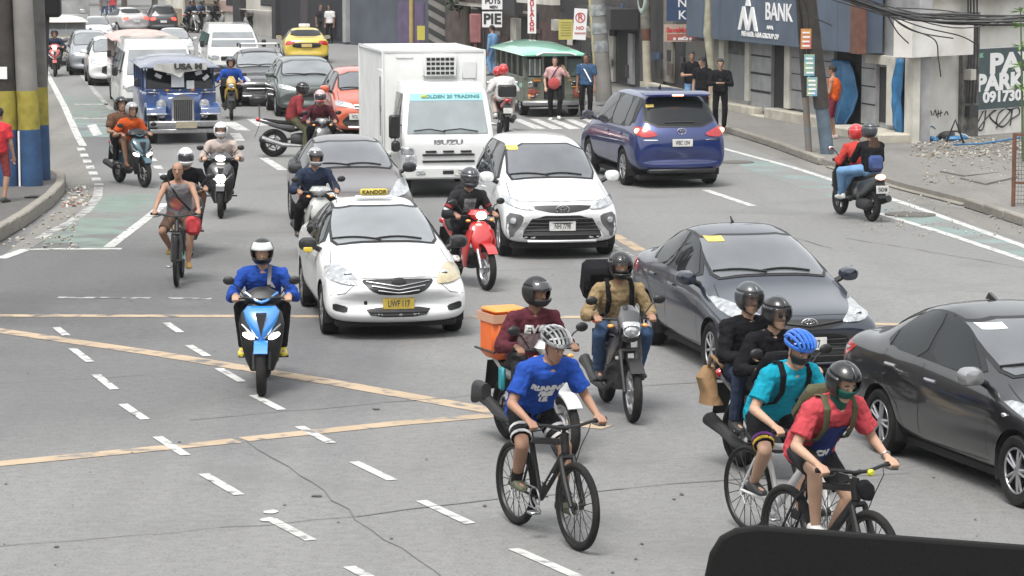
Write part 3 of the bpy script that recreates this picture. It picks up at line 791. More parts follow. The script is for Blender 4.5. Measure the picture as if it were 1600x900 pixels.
# --- far end of the street
W7 = Wall(V((-60, 215, 0)), V((-18, 205, 0)))
b7 = facade('grey_building', 'grey concrete building closing the far end of the street', W7, mat('far_grey', (.20, .21, .21), rough=.9, var=.5, vscale=.7), 8)
mb = MB()
for i in range(3):
    for j in range(8): mb.box(W7.pt(2.5 + j * 5, 2 + i * 3.6, .0), (2.6, .1, 1.7), W7.yaw)
mb.build('window', M_GLASS, b7, smooth=False)
W8 = Wall(V((-19.0, 30, 0)), V((-44, 170, 0)))
def unseen_block(name, label, c, size, yaw=0., hgt=11):  # blocks added out of view to cut sky reflections in paint and glass
    t = thing(name, label, 'building'); mb = MB(); mb.box((c[0], c[1], hgt / 2), (size[0], size[1], hgt), yaw); mb.build('wall', mat('dark_block_wall', (.11, .105, .10), rough=.9, var=.5, vscale=.6), t, smooth=False); R_ = rotz(yaw)  # wall colour kept dark so car windows mirror less brightness
    mb = MB()
    for i in range(3):
        for j in range(int(size[0] / 4)):
            for sg in (-1, 1): mb.box(V((c[0], c[1], 2 + i * 3.4)) + R_ @ V((-size[0] / 2 + 2 + j * 4, sg * size[1] / 2, 0)), (2.2, .1, 1.9), yaw)
    mb.build('window_band', M_GLASS, t, smooth=False)
unseen_block('unseen_block', 'unseen grey block added behind the camera to darken reflections', (0, -34), (130, 10))
unseen_block('unseen_block', 'unseen grey block added on the near right to darken reflections', (34, 8), (70, 10), radians(82))
unseen_block('unseen_block', 'unseen grey block added on the near left to darken reflections', (-34, 8), (70, 10), radians(98))
b8 = thing('left_building', 'long grey building along the left pavement outside the picture', 'building')
mb = MB(); mb.box(W8.pt(W8.len / 2, 4, 0) - V((4, 0, 0)), (W8.len, 5, 8), W8.yaw); mb.build('wall', M_CONC, b8, smooth=False)

# ------------------------------------------------------------------ trees and plants
M_LEAF = [mat('leaf_dark', (.018, .035, .014), rough=.7), mat('leaf_mid', (.035, .06, .022), rough=.65), mat('leaf_light', (.07, .105, .04), rough=.6)]
M_BARK = mat('bark', (.12, .10, .08), rough=.95, bump=.8, bscale=14)
def tree(name, label, loc, h, cr, nclump, leaf=.16, trunk=.18, seed=1, low=.35, dens=60):
    rnd = random.Random(seed); t = thing(name, label, 'tree', loc)
    mb = MB(); mb.tube([(0, 0, 0), (.1, 0, h * .3), (0, .1, h * .6), (.05, 0, h * .8)], [trunk, trunk * .8, trunk * .55, trunk * .3], 8)
    cl = []
    for i in range(nclump):
        a = rnd.random() * 6.28; el = rnd.uniform(-.7, 1.2); r = cr * rnd.uniform(.35, 1.)
        c = V((r * cos(a) * cos(el), r * sin(a) * cos(el), h * (low + .5 * (1 - low)) + h * (1 - low) * .5 * sin(el)))
        cl.append(c); mb.tube([(0, 0, h * .45), c * .5 + V((0, 0, h * .28)), c], [trunk * .35, trunk * .2, .02], 5)
    mb.build('trunk', M_BARK, t)
    mb = MB()
    for c in cl:
        R = cr * rnd.uniform(.22, .42)
        for k in range(dens):
            d = V((rnd.gauss(0, 1), rnd.gauss(0, 1), rnd.gauss(0, .8))); d = d.normalized() * R * rnd.random() ** .5
            p = c + d; a = V((rnd.gauss(0, 1), rnd.gauss(0, 1), rnd.gauss(0, .6))).normalized(); b = a.orthogonal().normalized()
            s = leaf * rnd.uniform(.6, 1.4); mb.m(M_LEAF[rnd.choice((0, 0, 1, 1, 2))])
            mb.add([p - a * s, p + b * s * .45, p + a * s, p - b * s * .45], [(0, 1, 2, 3)])
    mb.build('crown', None, t, smooth=False, recalc=False); return t
g = G(733, 92); tree('leafy_tree', 'dense dark green tree between the striped pillar and the balcony', (g.x - .1, g.y - 3, 0), 5.6, 1.35, 26, .13, seed=3, low=.22)
for i, (x, y, h, r, lb) in enumerate(((-30, 190, 9, 3.6, 'dark tree left of the other far street trees'), (-25.5, 186, 8, 3.2, 'dark tree behind the silver sedan in the far traffic'), (-22.5, 178, 7, 2.6, 'dark tree beside the tan brick pillar far off'), (-35, 196, 9, 3.5, 'dark tree behind the bus roof'))):
    tree('street_tree', lb, (x, y, 0), h, r, 26, .26, .2, seed=10 + i, low=.2, dens=45)['group'] = 'trees at the far end of the street'
# young bamboo-like plant at the right edge
g = G(1606, 262); pl = thing('papaya_plant', 'slender plant with pale green leaf tufts at the right edge of the white wall', 'plant', (g.x - .1, g.y, .12))
mb = MB(); mb.tube([(0, 0, 0), (-.05, 0, 1.4), (-.12, 0, 3.1)], [.03, .025, .012], 6); mb.build('stem', MATS['leaf_light'], pl)
mb = MB(); rnd = random.Random(5)
for zc in (1.5, 1.95, 2.35, 2.75, 3.05):
    for k in range(12):
        a = rnd.random() * 6.28; d = V((cos(a), sin(a), rnd.uniform(-.2, .6))).normalized(); w_ = d.cross(V((0, 0, 1))).normalized()
        p = V((-.1, 0, zc)); mb.add([p, p + d * .14 + w_ * .03, p + d * .28 - V((0, 0, .04)), p + d * .14 - w_ * .03], [(0, 1, 2, 3)])
mb.build('leaves', mat('fresh_leaf', (.16, .30, .07), rough=.5), pl, smooth=False, recalc=False)

# ------------------------------------------------------------------ poles
M_YEL = mat('yellow_band', (.36, .30, .045), rough=.8, var=.45, vscale=5, detail=8)
M_BLU = mat('blue_band', (.025, .08, .19), rough=.75, var=.5, vscale=4, detail=8)
M_POLE = mat('pole_concrete', (.26, .25, .235), rough=.9, var=.35, vscale=2, bump=.3, detail=8)
M_WOOD = mat('dark_wood_pole', (.055, .048, .042), rough=.9, var=.5, vscale=3, bump=.5)
def banded_pole(px, py, r, m, label, lean=0., h=9):
    g = G(px, py, .2); t = thing('utility_pole', label, 'pole', (g.x, g.y, .2), 0, 'painted poles on the left corner')
    def P(z): return V((lean * z, 0, z))
    zb, zy = 1.02, 1.72
    mb = MB(); mb.tube([P(0), P(zb)], [r * 1.04, r * 1.03], 20); mb.build('blue_band', M_BLU, t)
    mb = MB(); mb.tube([P(zb), P(zy)], [r * 1.035, r * 1.02], 20); mb.build('yellow_band', M_YEL, t)
    mb = MB(); mb.tube([P(zy), P(h)], [r, r * .72], 20); mb.build('shaft', m, t)
    return t, g
pA, gA = banded_pole(12, 290, .21, M_WOOD, 'dark pole with yellow and blue bands, leftmost at the corner', -.012)
mb = MB(); mb.box((.0, -.225, 2.05), (.15, .02, .22)); mb.build('notice', M_LETW, pA, smooth=False)
pB, gB = banded_pole(50, 290, .19, M_POLE, 'thick grey concrete pole with yellow and blue bands, nearest the kerb', -.03)
pC, gC = banded_pole(66, 281, .15, mat('mid_pole', (.16, .155, .145), rough=.9, var=.5, vscale=3), 'thinner weathered pole with yellow and blue bands behind the concrete pole', -.01)
mb = MB(); g = G(31, 291, .2); mb.tube([(g.x, g.y, .2), (g.x, g.y, 1.2)], .02, 8); tag(mb.build('white_pipe', M_LETW), 'thin white pipe between the two blue painted poles', 'pipe')
mb = MB(); g = G(31, 286, .2)
for k in range(7): mb.ell((g.x + random.uniform(-.12, .12), g.y - .1 + random.uniform(-.05, .05), .24 + random.random() * .04), (.07, .05, .045), 7, 5)
tag(mb.build('litter_bag', M_LETW), 'crumpled white plastic bag at the foot of the blue poles', 'litter')
mb = MB(); g = G(57, 309, .2)
for k in range(9): mb.ell((g.x + random.uniform(-.15, .15), g.y + random.uniform(-.15, .15), .215), (.13, .07, .02), 7, 5)
tag(mb.build('black_rag', M_BLACK), 'flat black rag lying on the left corner pavement', 'litter')
g = G(80, 278); mb = MB(); gg = G(66, 118)
mb.tube([(gg.x, gg.y, .1), (gg.x + .1, gg.y, 5), (gg.x + .3, gg.y, 9)], [.13, .11, .08], 10)
tag(mb.build('lamp_post', mat('galvanised', (.36, .39, .41), rough=.5, metal=.4, var=.2)), 'pale grey lamp post beyond the painted poles at the far left', 'pole')
sg = thing('traffic_light', 'black traffic signal box on the far side of the painted poles', 'traffic light', (gC.x + .1, gC.y + 1, 0))
mb = MB(); mb.box((-.1, 0, 3.55), (.5, .28, .75), bev=.05); mb.build('housing', M_BLACK, sg); mb = MB(); mb.cyl((-.1, 0, 3.3), (-.25, 0, .2), .04); mb.build('mast', M_DARK, sg)
# right side leaning timber poles with stickers
g0 = G(1295, 240, .13); W9 = Wall((g0.x, g0.y), (g0.x + 1, g0.y - .1))
def vpole(name, label, pxb, pyb, pxt, r0, r1, m, wall=None, h=8):
    g = G(pxb, pyb, .13); u0, _ = 0, 0
    w = Wall((g.x - 3, g.y), (g.x + 3, g.y)); ub, zb = w.uv(pxb, pyb); ut, zt = w.uv(pxt, 0)
    k = (ut - ub) / (zt - .13); t = thing(name, label, 'pole', (g.x, g.y, .13), 0)
    return t, w, (lambda z: V((k * (z - .13), 0, z - .13))), g
t, w, P, g = vpole('timber_pole', 'thick leaning dark timber pole with a blue painted foot, beside the person in orange', 1293, 240, 1263, .2, .15, M_WOOD)
mb = MB(); mb.tube([P(.13), P(1.1)], [.145, .142], 14); mb.build('blue_foot', mat('faded_blue', (.10, .14, .18), rough=.8, var=.4, vscale=4), t)
mb = MB(); mb.tube([P(1.1), P(4), P(9)], [.165, .17, .12], 14); mb.build('shaft', M_WOOD, t)
for z_, dz, c, nm in ((2.55, .42, (.5, .12, .12), 'red_sticker'), (2.0, .45, (.10, .32, .48), 'blue_sticker'), (1.55, .40, (.10, .30, .5), 'blue_sticker')):
    mb = MB(); mb.box(P(z_) + V((-.165, -.155, 0)), (.22, .02, dz), bev=.004); st = mb.build(nm, mat(nm + str(z_), c, rough=.6, var=.5, var2=(c[0] * .5 + .3, c[1] * .5 + .25, c[2] * .3), vscale=9), t, smooth=False)
    mb = MB()
    for k in range(4): mb.box(P(z_) + V((-.165 + random.uniform(-.02, .02), -.168, -dz * .35 + k * dz * .22)), (.15, .008, .035))
    mb.build('printed_lines', M_LETW, st, smooth=False)
mb = MB(); mb.box(P(3.75) + V((-.27, -.2, 0)), (.2, .16, .34), bev=.02); mx_ = mb.build('meter_box', mat('cream_box', (.52, .48, .33), rough=.6), t)
t2, w, P, g = vpole('thin_pole', 'thin leaning grey pole with rusty foot left of the thick timber pole', 1264, 238, 1249, .08, .06, M_WOOD)
mb = MB(); mb.tube([P(.13), P(1.3)], [.075, .075], 10); mb.build('foot', mat('rust_blue', (.13, .16, .18), rough=.8, var=1., var2=(.20, .13, .07), vscale=3), t2)
mb = MB(); mb.tube([P(1.3), P(9)], [.08, .07], 10); mb.build('shaft', M_WOOD, t2)
# concrete pole right of the green jeepney
t, w, P, g = vpole('concrete_pole', 'tall pale concrete pole with torn posters between the green jeepney and the shops', 944, 158, 932, .2, .2, M_POLE)
mb = MB(); mb.tube([P(.13), P(5), P(10)], [.24, .22, .18], 16); mb.build('shaft', M_POLE, t)
mb = MB()
for k in range(5): mb.tube([P(1.5 + k * .5), P(1.5 + k * .5 + .3)], [.243, .242], 16)
mb.build('torn_posters', mat('torn_poster', (.36, .38, .38), rough=.8, var=.6, vscale=7), t)
mb = MB(); mb.tube([V((-.42, -.1, 5.6)), V((-.40, -.1, 3)), V((-.30, -.1, 1.6)), V((-.26, -.1, .5))], [.06, .06, .05, .02], 8); mb.build('yellow_pipe', mat('yellow_pipe', (.5, .42, .20), rough=.6, var=.3), t)
t, w, P, g = vpole('timber_post', 'cream and rust sleeve post in front of the dark corner shop', 1012, 145, 1008, .2, .2, M_POLE)
mb = MB(); mb.tube([P(.13), P(1.65)], [.13, .12], 12); mb.build('cream_sleeve', mat('cream_sleeve', (.46, .42, .33), rough=.8, var=.3, vscale=4), t)
mb = MB(); mb.tube([P(1.65), P(2.0)], [.12, .15], 12); mb.build('rusty_collar', M_RUST, t)
mb = MB(); mb.tube([P(2.0), P(7)], [.15, .14], 12); mb.build('shaft', mat('taupe_pole', (.21, .2, .17), rough=.9, var=.6, vscale=5), t)
t, w, P, g = vpole('tree_trunk_pole', 'pale crooked trunk beside the left end of the blue fascia', 1114, 176, 1106, .1, .1, M_POLE)
mb = MB(); mb.tube([P(.13), P(1.2) + V((.02, 0, 0)), P(2.2) + V((-.05, 0, 0)), P(2.9), P(6)], [.10, .09, .11, .08, .05], 10); mb.build('trunk', mat('pale_bark', (.40, .38, .28), rough=.9, var=.5, vscale=4), t)
# yellow post, striped pillar, small yellow sign
g = G(643, 88); mb = MB(); mb.tube([(g.x, g.y, 0), (g.x + .02, g.y, 7)], .09, 10); t = mb.build('yellow_post', mat('ochre_post', (.45, .33, .13), rough=.7, var=.3)); tag(t, 'ochre yellow post in front of the purple bay', 'pole')
g = G(683, 96); t = thing('striped_pillar', 'concrete pillar with black and pale diagonal hazard stripes beside the dark green tree', 'pillar', (g.x, g.y, 0))
mb = MB(); mb.box((0, 0, 2.5), (.62, .5, 6.5)); mb.build('shaft', M_POLE, t, smooth=False)
mb = MB()
for k in range(5):
    z = .3 + k * .44; mb.prism([(-.31, -.255, z + .35), (-.31, -.255, z + .55), (.31, -.255, z + .2), (.31, -.255, z)], (0, -.008, 0))
mb.build('hazard_stripe', M_LETK, t, smooth=False)
mb = MB(); mb.box((-.05, -.27, 3.0), (.22, .02, .30)); mb.build('yellow_notice', mat('yellow_notice', (.5, .45, .08), rough=.6), t, smooth=False)
mb = MB(); mb.box((.22, -.27, 3.0), (.16, .02, .7)); mb.build('pink_notice', mat('pink_notice', (.5, .3, .32), rough=.6, var=.4), t, smooth=False)
g = G(658, 90); t = thing('yellow_sign', 'small yellow sign on a post between the ochre post and the striped pillar', 'sign', (g.x, g.y, 0))
mb = MB(); mb.box((0, 0, .95), (.3, .03, .55)); mb.build('panel', MATS['yellow_notice'], t, smooth=False); mb = MB(); mb.cyl((0, .03, 0), (0, .03, 1.2), .02); mb.build('post', M_DARK, t)
# white arched menu sign
g = G(769, 108); t = thing('arched_sign', 'white arched street sign with black lettering left of the green jeepney', 'sign', (g.x, g.y, 0))
mb = MB(); pr = [(-.36, 0, 2.1), (.36, 0, 2.1)] + [(.36 * cos(a) if abs(cos(a)) < .99 else .36 * cos(a), 0, 2.62 + .22 * sin(a)) for a in [i * pi / 8 for i in range(9)]]
mb.prism(pr, (0, .05, 0)); mb.build('panel', M_LETW, t, smooth=False)
mb = MB(); text_mb(mb, 'NO', .26, frame((0, -.006, 2.64), (1, 0, 0), (0, 0, 1)), .01); text_mb(mb, 'PUTS', .24, frame((.02, -.006, 2.38), (1, 0, 0), (0, 0, 1)), .01); text_mb(mb, 'MEN', .14, frame((.05, -.006, 2.18), (1, 0, 0), (0, 0, 1)), .006); mb.build('lettering', M_LETK, t, smooth=False)
mb = MB(); mb.box((0, .03, 1.75), (.7, .04, .55)); lp = mb.build('lower_panel', M_LETW, t, smooth=False)
mb = MB(); text_mb(mb, 'PIE', .5, frame((0, .004, 1.75), (1, 0, 0), (0, 0, 1)), .02); mb.build('lower_lettering', M_LETK, lp, smooth=False)
mb = MB()
for x in (-.3, .0, .3): mb.cyl((x, .06, 0), (x, .06, 2.2), .025)
mb.build('post', M_DARK, t)
mb = MB(); g2 = G(743, 112); mb.box((g2.x, g2.y, 1.5), (.4, .3, 1.0), bev=.03); mb.tube([(g2.x, g2.y, 0), (g2.x, g2.y, 1.1)], .05)
tag(mb.build('red_kiosk', mat('faded_red', (.30, .12, .12), rough=.7, var=.4)), 'faded red post box beside the arched sign', 'box')
# vertical banner with red letters, no parking sign, yellow board
g = G(831, 122)
t = thing('bulaklak_sign', 'narrow white vertical sign with red letters above the green jeepney roof', 'sign', (g.x, g.y, 0))
mb = MB(); mb.box((0, 0, 2.15), (.28, .05, 1.35)); mb.build('panel', M_LETW, t, smooth=False); mb = MB(); mb.cyl((0, .04, 0), (0, .04, 2.8), .025); mb.build('post', M_DARK, t)
mb = MB()
for i, ch in enumerate('BULALOH'): text_mb(mb, ch, .19, frame((0, -.03, 2.60 - i * .165), (1, 0, 0), (0, 0, 1)), .012)
mb.build('lettering', M_LETR, t, smooth=False)
g = G(906, 140); t = thing('no_parking_sign', 'tall white no parking sign with a ringed letter beside the concrete pole', 'sign', (g.x, g.y, 0))
mb = MB(); mb.box((0, 0, 2.0), (.40, .03, .95), Matrix.Rotation(.06, 3, 'Y')); mb.build('panel', M_LETW, t, smooth=False); mb = MB(); mb.cyl((0, .03, 0), (0, .03, 2.4), .025); mb.build('post', M_DARK, t)
mb = MB(); mb.torus((.01, -.02, 2.2), (0, 1, 0), .14, .016, 28, 6, .5); text_mb(mb, 'R', .26, frame((.01, -.02, 2.2), (1, 0, 0), (0, 0, 1)), .006); text_mb(mb, 'NO', .15, frame((.0, -.02, 1.88), (1, 0, 0), (0, 0, 1)), .004); text_mb(mb, 'PARKING', .08, frame((0, -.02, 1.72), (1, 0, 0), (0, 0, 1)), .002); mb.build('symbol', M_LETR, t, smooth=False)
g = G(884, 138); t = thing('yellow_board', 'yellow notice board beside the no parking sign', 'sign', (g.x, g.y + .3, 0))
mb = MB(); mb.box((0, 0, 1.8), (.44, .03, .62)); mb.build('panel', mat('yellow_board', (.52, .46, .12), rough=.6, var=.2), t, smooth=False); mb = MB(); mb.cyl((0, .03, 0), (0, .03, 2.0), .025); mb.build('post', M_DARK, t)
mb = MB()
for k in range(6): mb.box((random.uniform(-.02, .02), -.02, 2.02 - k * .08), (.33, .006, .022))
mb.build('printed_lines', mat('olive_print', (.25, .22, .06), rough=.7), t, smooth=False)
g = G(480, 62); mb = MB(); mb.tube([(g.x, g.y - 1, 0), (g.x, g.y - 1, 3.2)], .06, 8); mb.m(M_DARK)
t = mb.build('brown_post', None); tag(t, 'slim brown post behind the yellow taxi', 'pole')

# fence post frame at the right edge and low black truss
g = G(1583, 322, .13); t = thing('mesh_gate', 'black steel gate frame with wire mesh at the right edge of the pavement', 'gate', (g.x, g.y, .13), radians(-20))
mb = MB(); mb.box((0, 0, .62), (.06, .06, 1.24)); mb.box((.62, 0, .5), (.05, .05, 1.0)); mb.box((.3, 0, 1.22), (.62, .05, .05)); mb.box((.3, 0, .4), (.6, .04, .04)); mb.build('frame', M_RUST, t, smooth=False)
mb = MB()
for k in range(12): mb.tube([(.03 + k * .05, 0, .02), (.03 + k * .05, 0, 1.2)], .004, 4)
for k in range(16): mb.tube([(.03, 0, .05 + k * .07), (.6, 0, .05 + k * .07)], .004, 4)
mb.build('wire_mesh', M_DARK, t)
# rubbish against the wall
mb = MB(); rnd = random.Random(8)
for i in range(16):
    g = G(rnd.uniform(1448, 1500), rnd.uniform(222, 230)); mb.m(rnd.choice([MATS['litter_white'], M_TARP, M_DARK, MATS['rubble_grey']]))
    mb.ell((g.x, g.y - .1, .15 + rnd.random() * .08), (rnd.uniform(.08, .22), .1, rnd.uniform(.05, .13)), 8, 6)
tag(mb.build('rubbish_heap'), 'small heap of bags and scrap at the foot of the white wall', 'rubbish')
mb = MB(); g = G(1492, 224, .13); mb.tube([(g.x - .2, g.y, .13), (g.x, g.y, .65), (g.x + .2, g.y, .13)], .03, 6); mb.tube([(g.x - .1, g.y, .4), (g.x + .1, g.y, .4)], .025, 6)
tag(mb.build('trestle', M_BLACK), 'small black A-shaped trestle against the white wall', 'trestle')
mb = MB(); a = G(1490, 226, .2); b = G(1640, 214, .3); mb.tube([a, a.lerp(b, .3) - V((0, 0, .03)), a.lerp(b, .7) + V((0, 0, .04)), b], .022, 6)
tag(mb.build('blue_pipe', M_TARP), 'thin blue pipe lying along the base of the white wall', 'pipe')

# ------------------------------------------------------------------ overhead wires at the upper right
def px_at(px, py, Y):
    d = ray(px, py); k = Y / d.y; return V((d.x * k, Y, CAMH + d.z * k))
rnd = random.Random(12)
wires = [((1255, -30), (1395, 20), (1480, 34), (1680, 30)), ((1255, -22), (1390, 16), (1500, 30), (1680, 22)), ((1280, -20), (1400, 24), (1530, 38), (1680, 36)), ((1380, 20), (1440, 42), (1500, 56), (1530, 72)),
         ((1385, 22), (1420, 44), (1460, 62), (1466, 90), (1470, 120)), ((1300, -20), (1388, 18), (1450, 22), (1680, 26)), ((1387, 20), (1410, 40), (1440, 52), (1490, 60)), ((1387, 24), (1402, 50), (1420, 68)),
         ((1270, -10), (1360, 16), (1440, 26), (1680, 33)), ((1290, -14), (1380, 14), (1520, 26), (1680, 18)), ((1340, -6), (1420, 18), (1540, 33), (1680, 28)), ((1400, 12), (1470, 16), (1560, 28), (1680, 40)),
         ((1255, 20), (1300, 40)), ((1264, 45), (1260, 10), (1240, -20))]
for q in range(9):
    a, b, c, d = (rnd.uniform(-34, -8), rnd.uniform(8, 26), rnd.uniform(18, 48), rnd.uniform(14, 46)); wires.append(((1250 + 8 * q, a), (1386, b), (1490, c), (1580, (c + d) / 2 + 3), (1690, d)))
for i, wpx in enumerate(wires):
    P = [px_at(x, y, 58.5 + .25 * (i % 4)) for x, y in wpx]; pts = []
    for k in range(len(P) - 1):
        for j in range(6):
            t_ = j / 6; p0 = P[max(k - 1, 0)]; p1 = P[k]; p2 = P[k + 1]; p3 = P[min(k + 2, len(P) - 1)]
            pts.append(.5 * ((2 * p1) + (p2 - p0) * t_ + (2 * p0 - 5 * p1 + 4 * p2 - p3) * t_ ** 2 + (3 * p1 - p0 - 3 * p2 + p3) * t_ ** 3))
    pts.append(P[-1]); mb = MB(); mb.tube(pts, .028 if i < 3 else .014, 5)
    tag(mb.build('overhead_cable', M_BLACK), 'black overhead cable in the tangle hung across the white building', 'cable', 'overhead cables at the upper right')
mb = MB()
for px, py, r in ((424, 801, .05), (418, 813, .05), (495, 776, .035), (588, 640, .03)):
    p = G(px, py); mb.m(MATS['litter_white'] if py > 790 else MATS['speck']); k = 9
    mb.add([V((p.x + r * 1.3 * cos(6.28 * j / k) * random.uniform(.7, 1.2), p.y + r * 1.6 * sin(6.28 * j / k) * random.uniform(.7, 1.2), .0085)) for j in range(k)], [list(range(k))])
tag(mb.build('paint_spots', smooth=False), kind='stuff')
# ------------------------------------------------------------------ cars
def lerp_profile(pr, x):
    """pr: list of (x, value) with falling x"""
    if x >= pr[0][0]: return pr[0][1]
    for (x0, a), (x1, b) in zip(pr, pr[1:]):
        if x >= x1:
            t = (x0 - x) / (x0 - x1) if x0 > x1 else 0
            return a + (b - a) * t
    return pr[-1][1]
class Shell:
    """smooth lofted car body with a ray tree for laying panels, glass and lamps on it"""
    def __init__(s, xs, top, belt, bot, hw, tw, crown, bowf=.16, bowr=.12, lv=3):
        L0, L1 = xs[0], xs[-1]; rings = []
        for x in xs:
            zt, zs, zb, w, t_, c = (lerp_profile(p, x) for p in (top, belt, bot, hw, tw, crown))
            zs = min(zs, zt - .02)
            half = [(0, zb), (w * .72, zb), (w * .95, zb + .05), (w * 1.0, zb + (zs - zb) * .40), (w * .995, zb + (zs - zb) * .74), (w * .95, zs),
                    (t_, max(zt - c, zs + .008)), (t_ * .66, zt - c * .22), (0, zt)]
            ring = half + [(-y, z) for y, z in half[-2:0:-1]]
            bf = max(0, 1 - (L0 - x) / .9); br = max(0, 1 - (x - L1) / .7)
            rings.append([V((x - bowf * bf * (y / .85) ** 2 + bowr * br * (y / .85) ** 2, y, z)) for y, z in ring])
        mb = MB(); mb.rings(rings); me = mb.mesh('shell')
        o = bpy.data.objects.new('tmp', me); COL.objects.link(o)
        md = o.modifiers.new('s', 'SUBSURF'); md.levels = lv; md.render_levels = lv
        dg = bpy.context.evaluated_depsgraph_get(); dg.update()
        s.me = bpy.data.meshes.new_from_object(o.evaluated_get(dg)); bpy.data.objects.remove(o)
        s.bm = bmesh.new(); s.bm.from_mesh(s.me); bmesh.ops.recalc_face_normals(s.bm, faces=s.bm.faces)
        s.bvh = BVHTree.FromBMesh(s.bm)
    def hit(s, plane, a, b):
        o, d = {'front': (V((9, a, b)), V((-1, 0, 0))), 'rear': (V((-9, a, b)), V((1, 0, 0))), 'left': (V((a, 9, b)), V((0, -1, 0))),
                'right': (V((a, -9, b)), V((0, 1, 0))), 'top': (V((a, b, 9)), V((0, 0, -1)))}[plane]
        p, n, i, _ = s.bvh.ray_cast(o, d); k = 0
        while p is None and k < 12:
            k += 1; o = o - V((0, 0, .015)) if plane != 'top' else o * .97; o.z = o.z if plane != 'top' else 9
            if plane in ('front', 'rear'): o.y *= .985
            p, n, i, _ = s.bvh.ray_cast(o, d)
        if p is None: p, n, i, _ = s.bvh.find_nearest(V((0, b if plane == 'top' else a if plane in ('front', 'rear') else .8, 1)))
        return p, n
    def cut_arches(s, axles, R, zc):
        """wheel openings: clear the flank inside each circle and snap its edge to the circle"""
        bm = s.bm; dele = []
        for f in bm.faces:
            c = f.calc_center_median()
            if abs(c.y) < .45: continue
            for xa in axles:
                if (c.x - xa) ** 2 + (c.z - zc) ** 2 < R * R: dele.append(f); break
        bmesh.ops.delete(bm, geom=dele, context='FACES')
        for v in bm.verts:
            if abs(v.co.y) < .5 or not v.is_boundary: continue
            for xa in axles:
                d = V((v.co.x - xa, 0, v.co.z - zc))
                if d.length < R * 1.22 and d.length > 1e-4 and v.co.z > zc - .22:
                    q = d.normalized() * R; v.co.x = xa + q.x; v.co.z = zc + q.z
    def build(s, name, m, parent):
        me = bpy.data.meshes.new(name); s.bm.to_mesh(me); me.materials.append(m); me.shade_smooth()
        o = bpy.data.objects.new(name, me); COL.objects.link(o); o.parent = parent; return o
def chaikin(P, n):
    for _ in range(n):
        Q = []
        for i in range(len(P)):
            a, b = P[i], P[(i + 1) % len(P)]
            Q += [(a[0] * .8 + b[0] * .2, a[1] * .8 + b[1] * .2), (a[0] * .2 + b[0] * .8, a[1] * .2 + b[1] * .8)]
        P = Q
    return P
def patch(sh, plane, poly, off, mb, rnd=1, th=.012, step=.07, bulge=0., mirror=False):
    """lays a 2-D outline on the body as a thin solid panel"""
    if mirror: poly = [(-a, b) for a, b in poly] if plane != 'top' else [(a, -b) for a, b in poly]
    P = chaikin(poly, rnd) if rnd else list(poly)
    bm = bmesh.new(); vs = [bm.verts.new((a, b, 0)) for a, b in P]; bm.faces.new(vs)
    bmesh.ops.triangulate(bm, faces=bm.faces)
    for _ in range(5):
        es = [e for e in bm.edges if e.calc_length() > step]
        if not es: break
        bmesh.ops.subdivide_edges(bm, edges=es, cuts=1); bmesh.ops.triangulate(bm, faces=[f for f in bm.faces if len(f.verts) > 3])
    bmesh.ops.beautify_fill(bm, faces=bm.faces, edges=bm.edges)
    bm.verts.ensure_lookup_table(); n = len(bm.verts); outer = []; inner = []
    cx = sum(p[0] for p in P) / len(P); cy = sum(p[1] for p in P) / len(P); R = max(sqrt((p[0] - cx) ** 2 + (p[1] - cy) ** 2) for p in P)
    for v in bm.verts:
        p, nn = sh.hit(plane, v.co.x, v.co.y)
        k = 1 - min(1, (sqrt((v.co.x - cx) ** 2 + (v.co.y - cy) ** 2) / R) ** 2) if bulge else 0
        outer.append(p + nn * (off + bulge * k)); inner.append(p + nn * (off - th))
    fs = [[v.index for v in f.verts] for f in bm.faces]
    sidef = []
    for e in bm.edges:
        if e.is_boundary: a, b = e.verts[0].index, e.verts[1].index; sidef.append([a, b, b + n, a + n])
    mb.add(outer + inner, fs + sidef); bm.free(); return mb
def strip(sh, plane, pts, w, off, mb, mirror=False):
    """thin raised line following the body (shut lines, trims)"""
    if mirror: pts = [(-a, b) for a, b in pts] if plane != 'top' else [(a, -b) for a, b in pts]
    Q = []
    for (a, b), (c, d) in zip(pts, pts[1:]):
        L = sqrt((c - a) ** 2 + (d - b) ** 2); k = max(1, int(L / .06))
        Q += [(a + (c - a) * i / k, b + (d - b) * i / k) for i in range(k)]
    Q.append(pts[-1]); top = []; bot = []
    for i, q in enumerate(Q):
        a = Q[max(i - 1, 0)]; b = Q[min(i + 1, len(Q) - 1)]; t = V((b[0] - a[0], b[1] - a[1])).normalized(); n2 = V((-t.y, t.x)) * w / 2
        for sgn, L in ((1, top), (-1, bot)):
            p, nn = sh.hit(plane, q[0] + n2.x * sgn, q[1] + n2.y * sgn); L.append(p + nn * off)
    n = len(Q)
    mb.add(top + bot, [(i, i + 1, n + i + 1, n + i) for i in range(n - 1)]); return mb
M_SEAMK = mat('panel_gap', (.015, .015, .016), rough=.8)
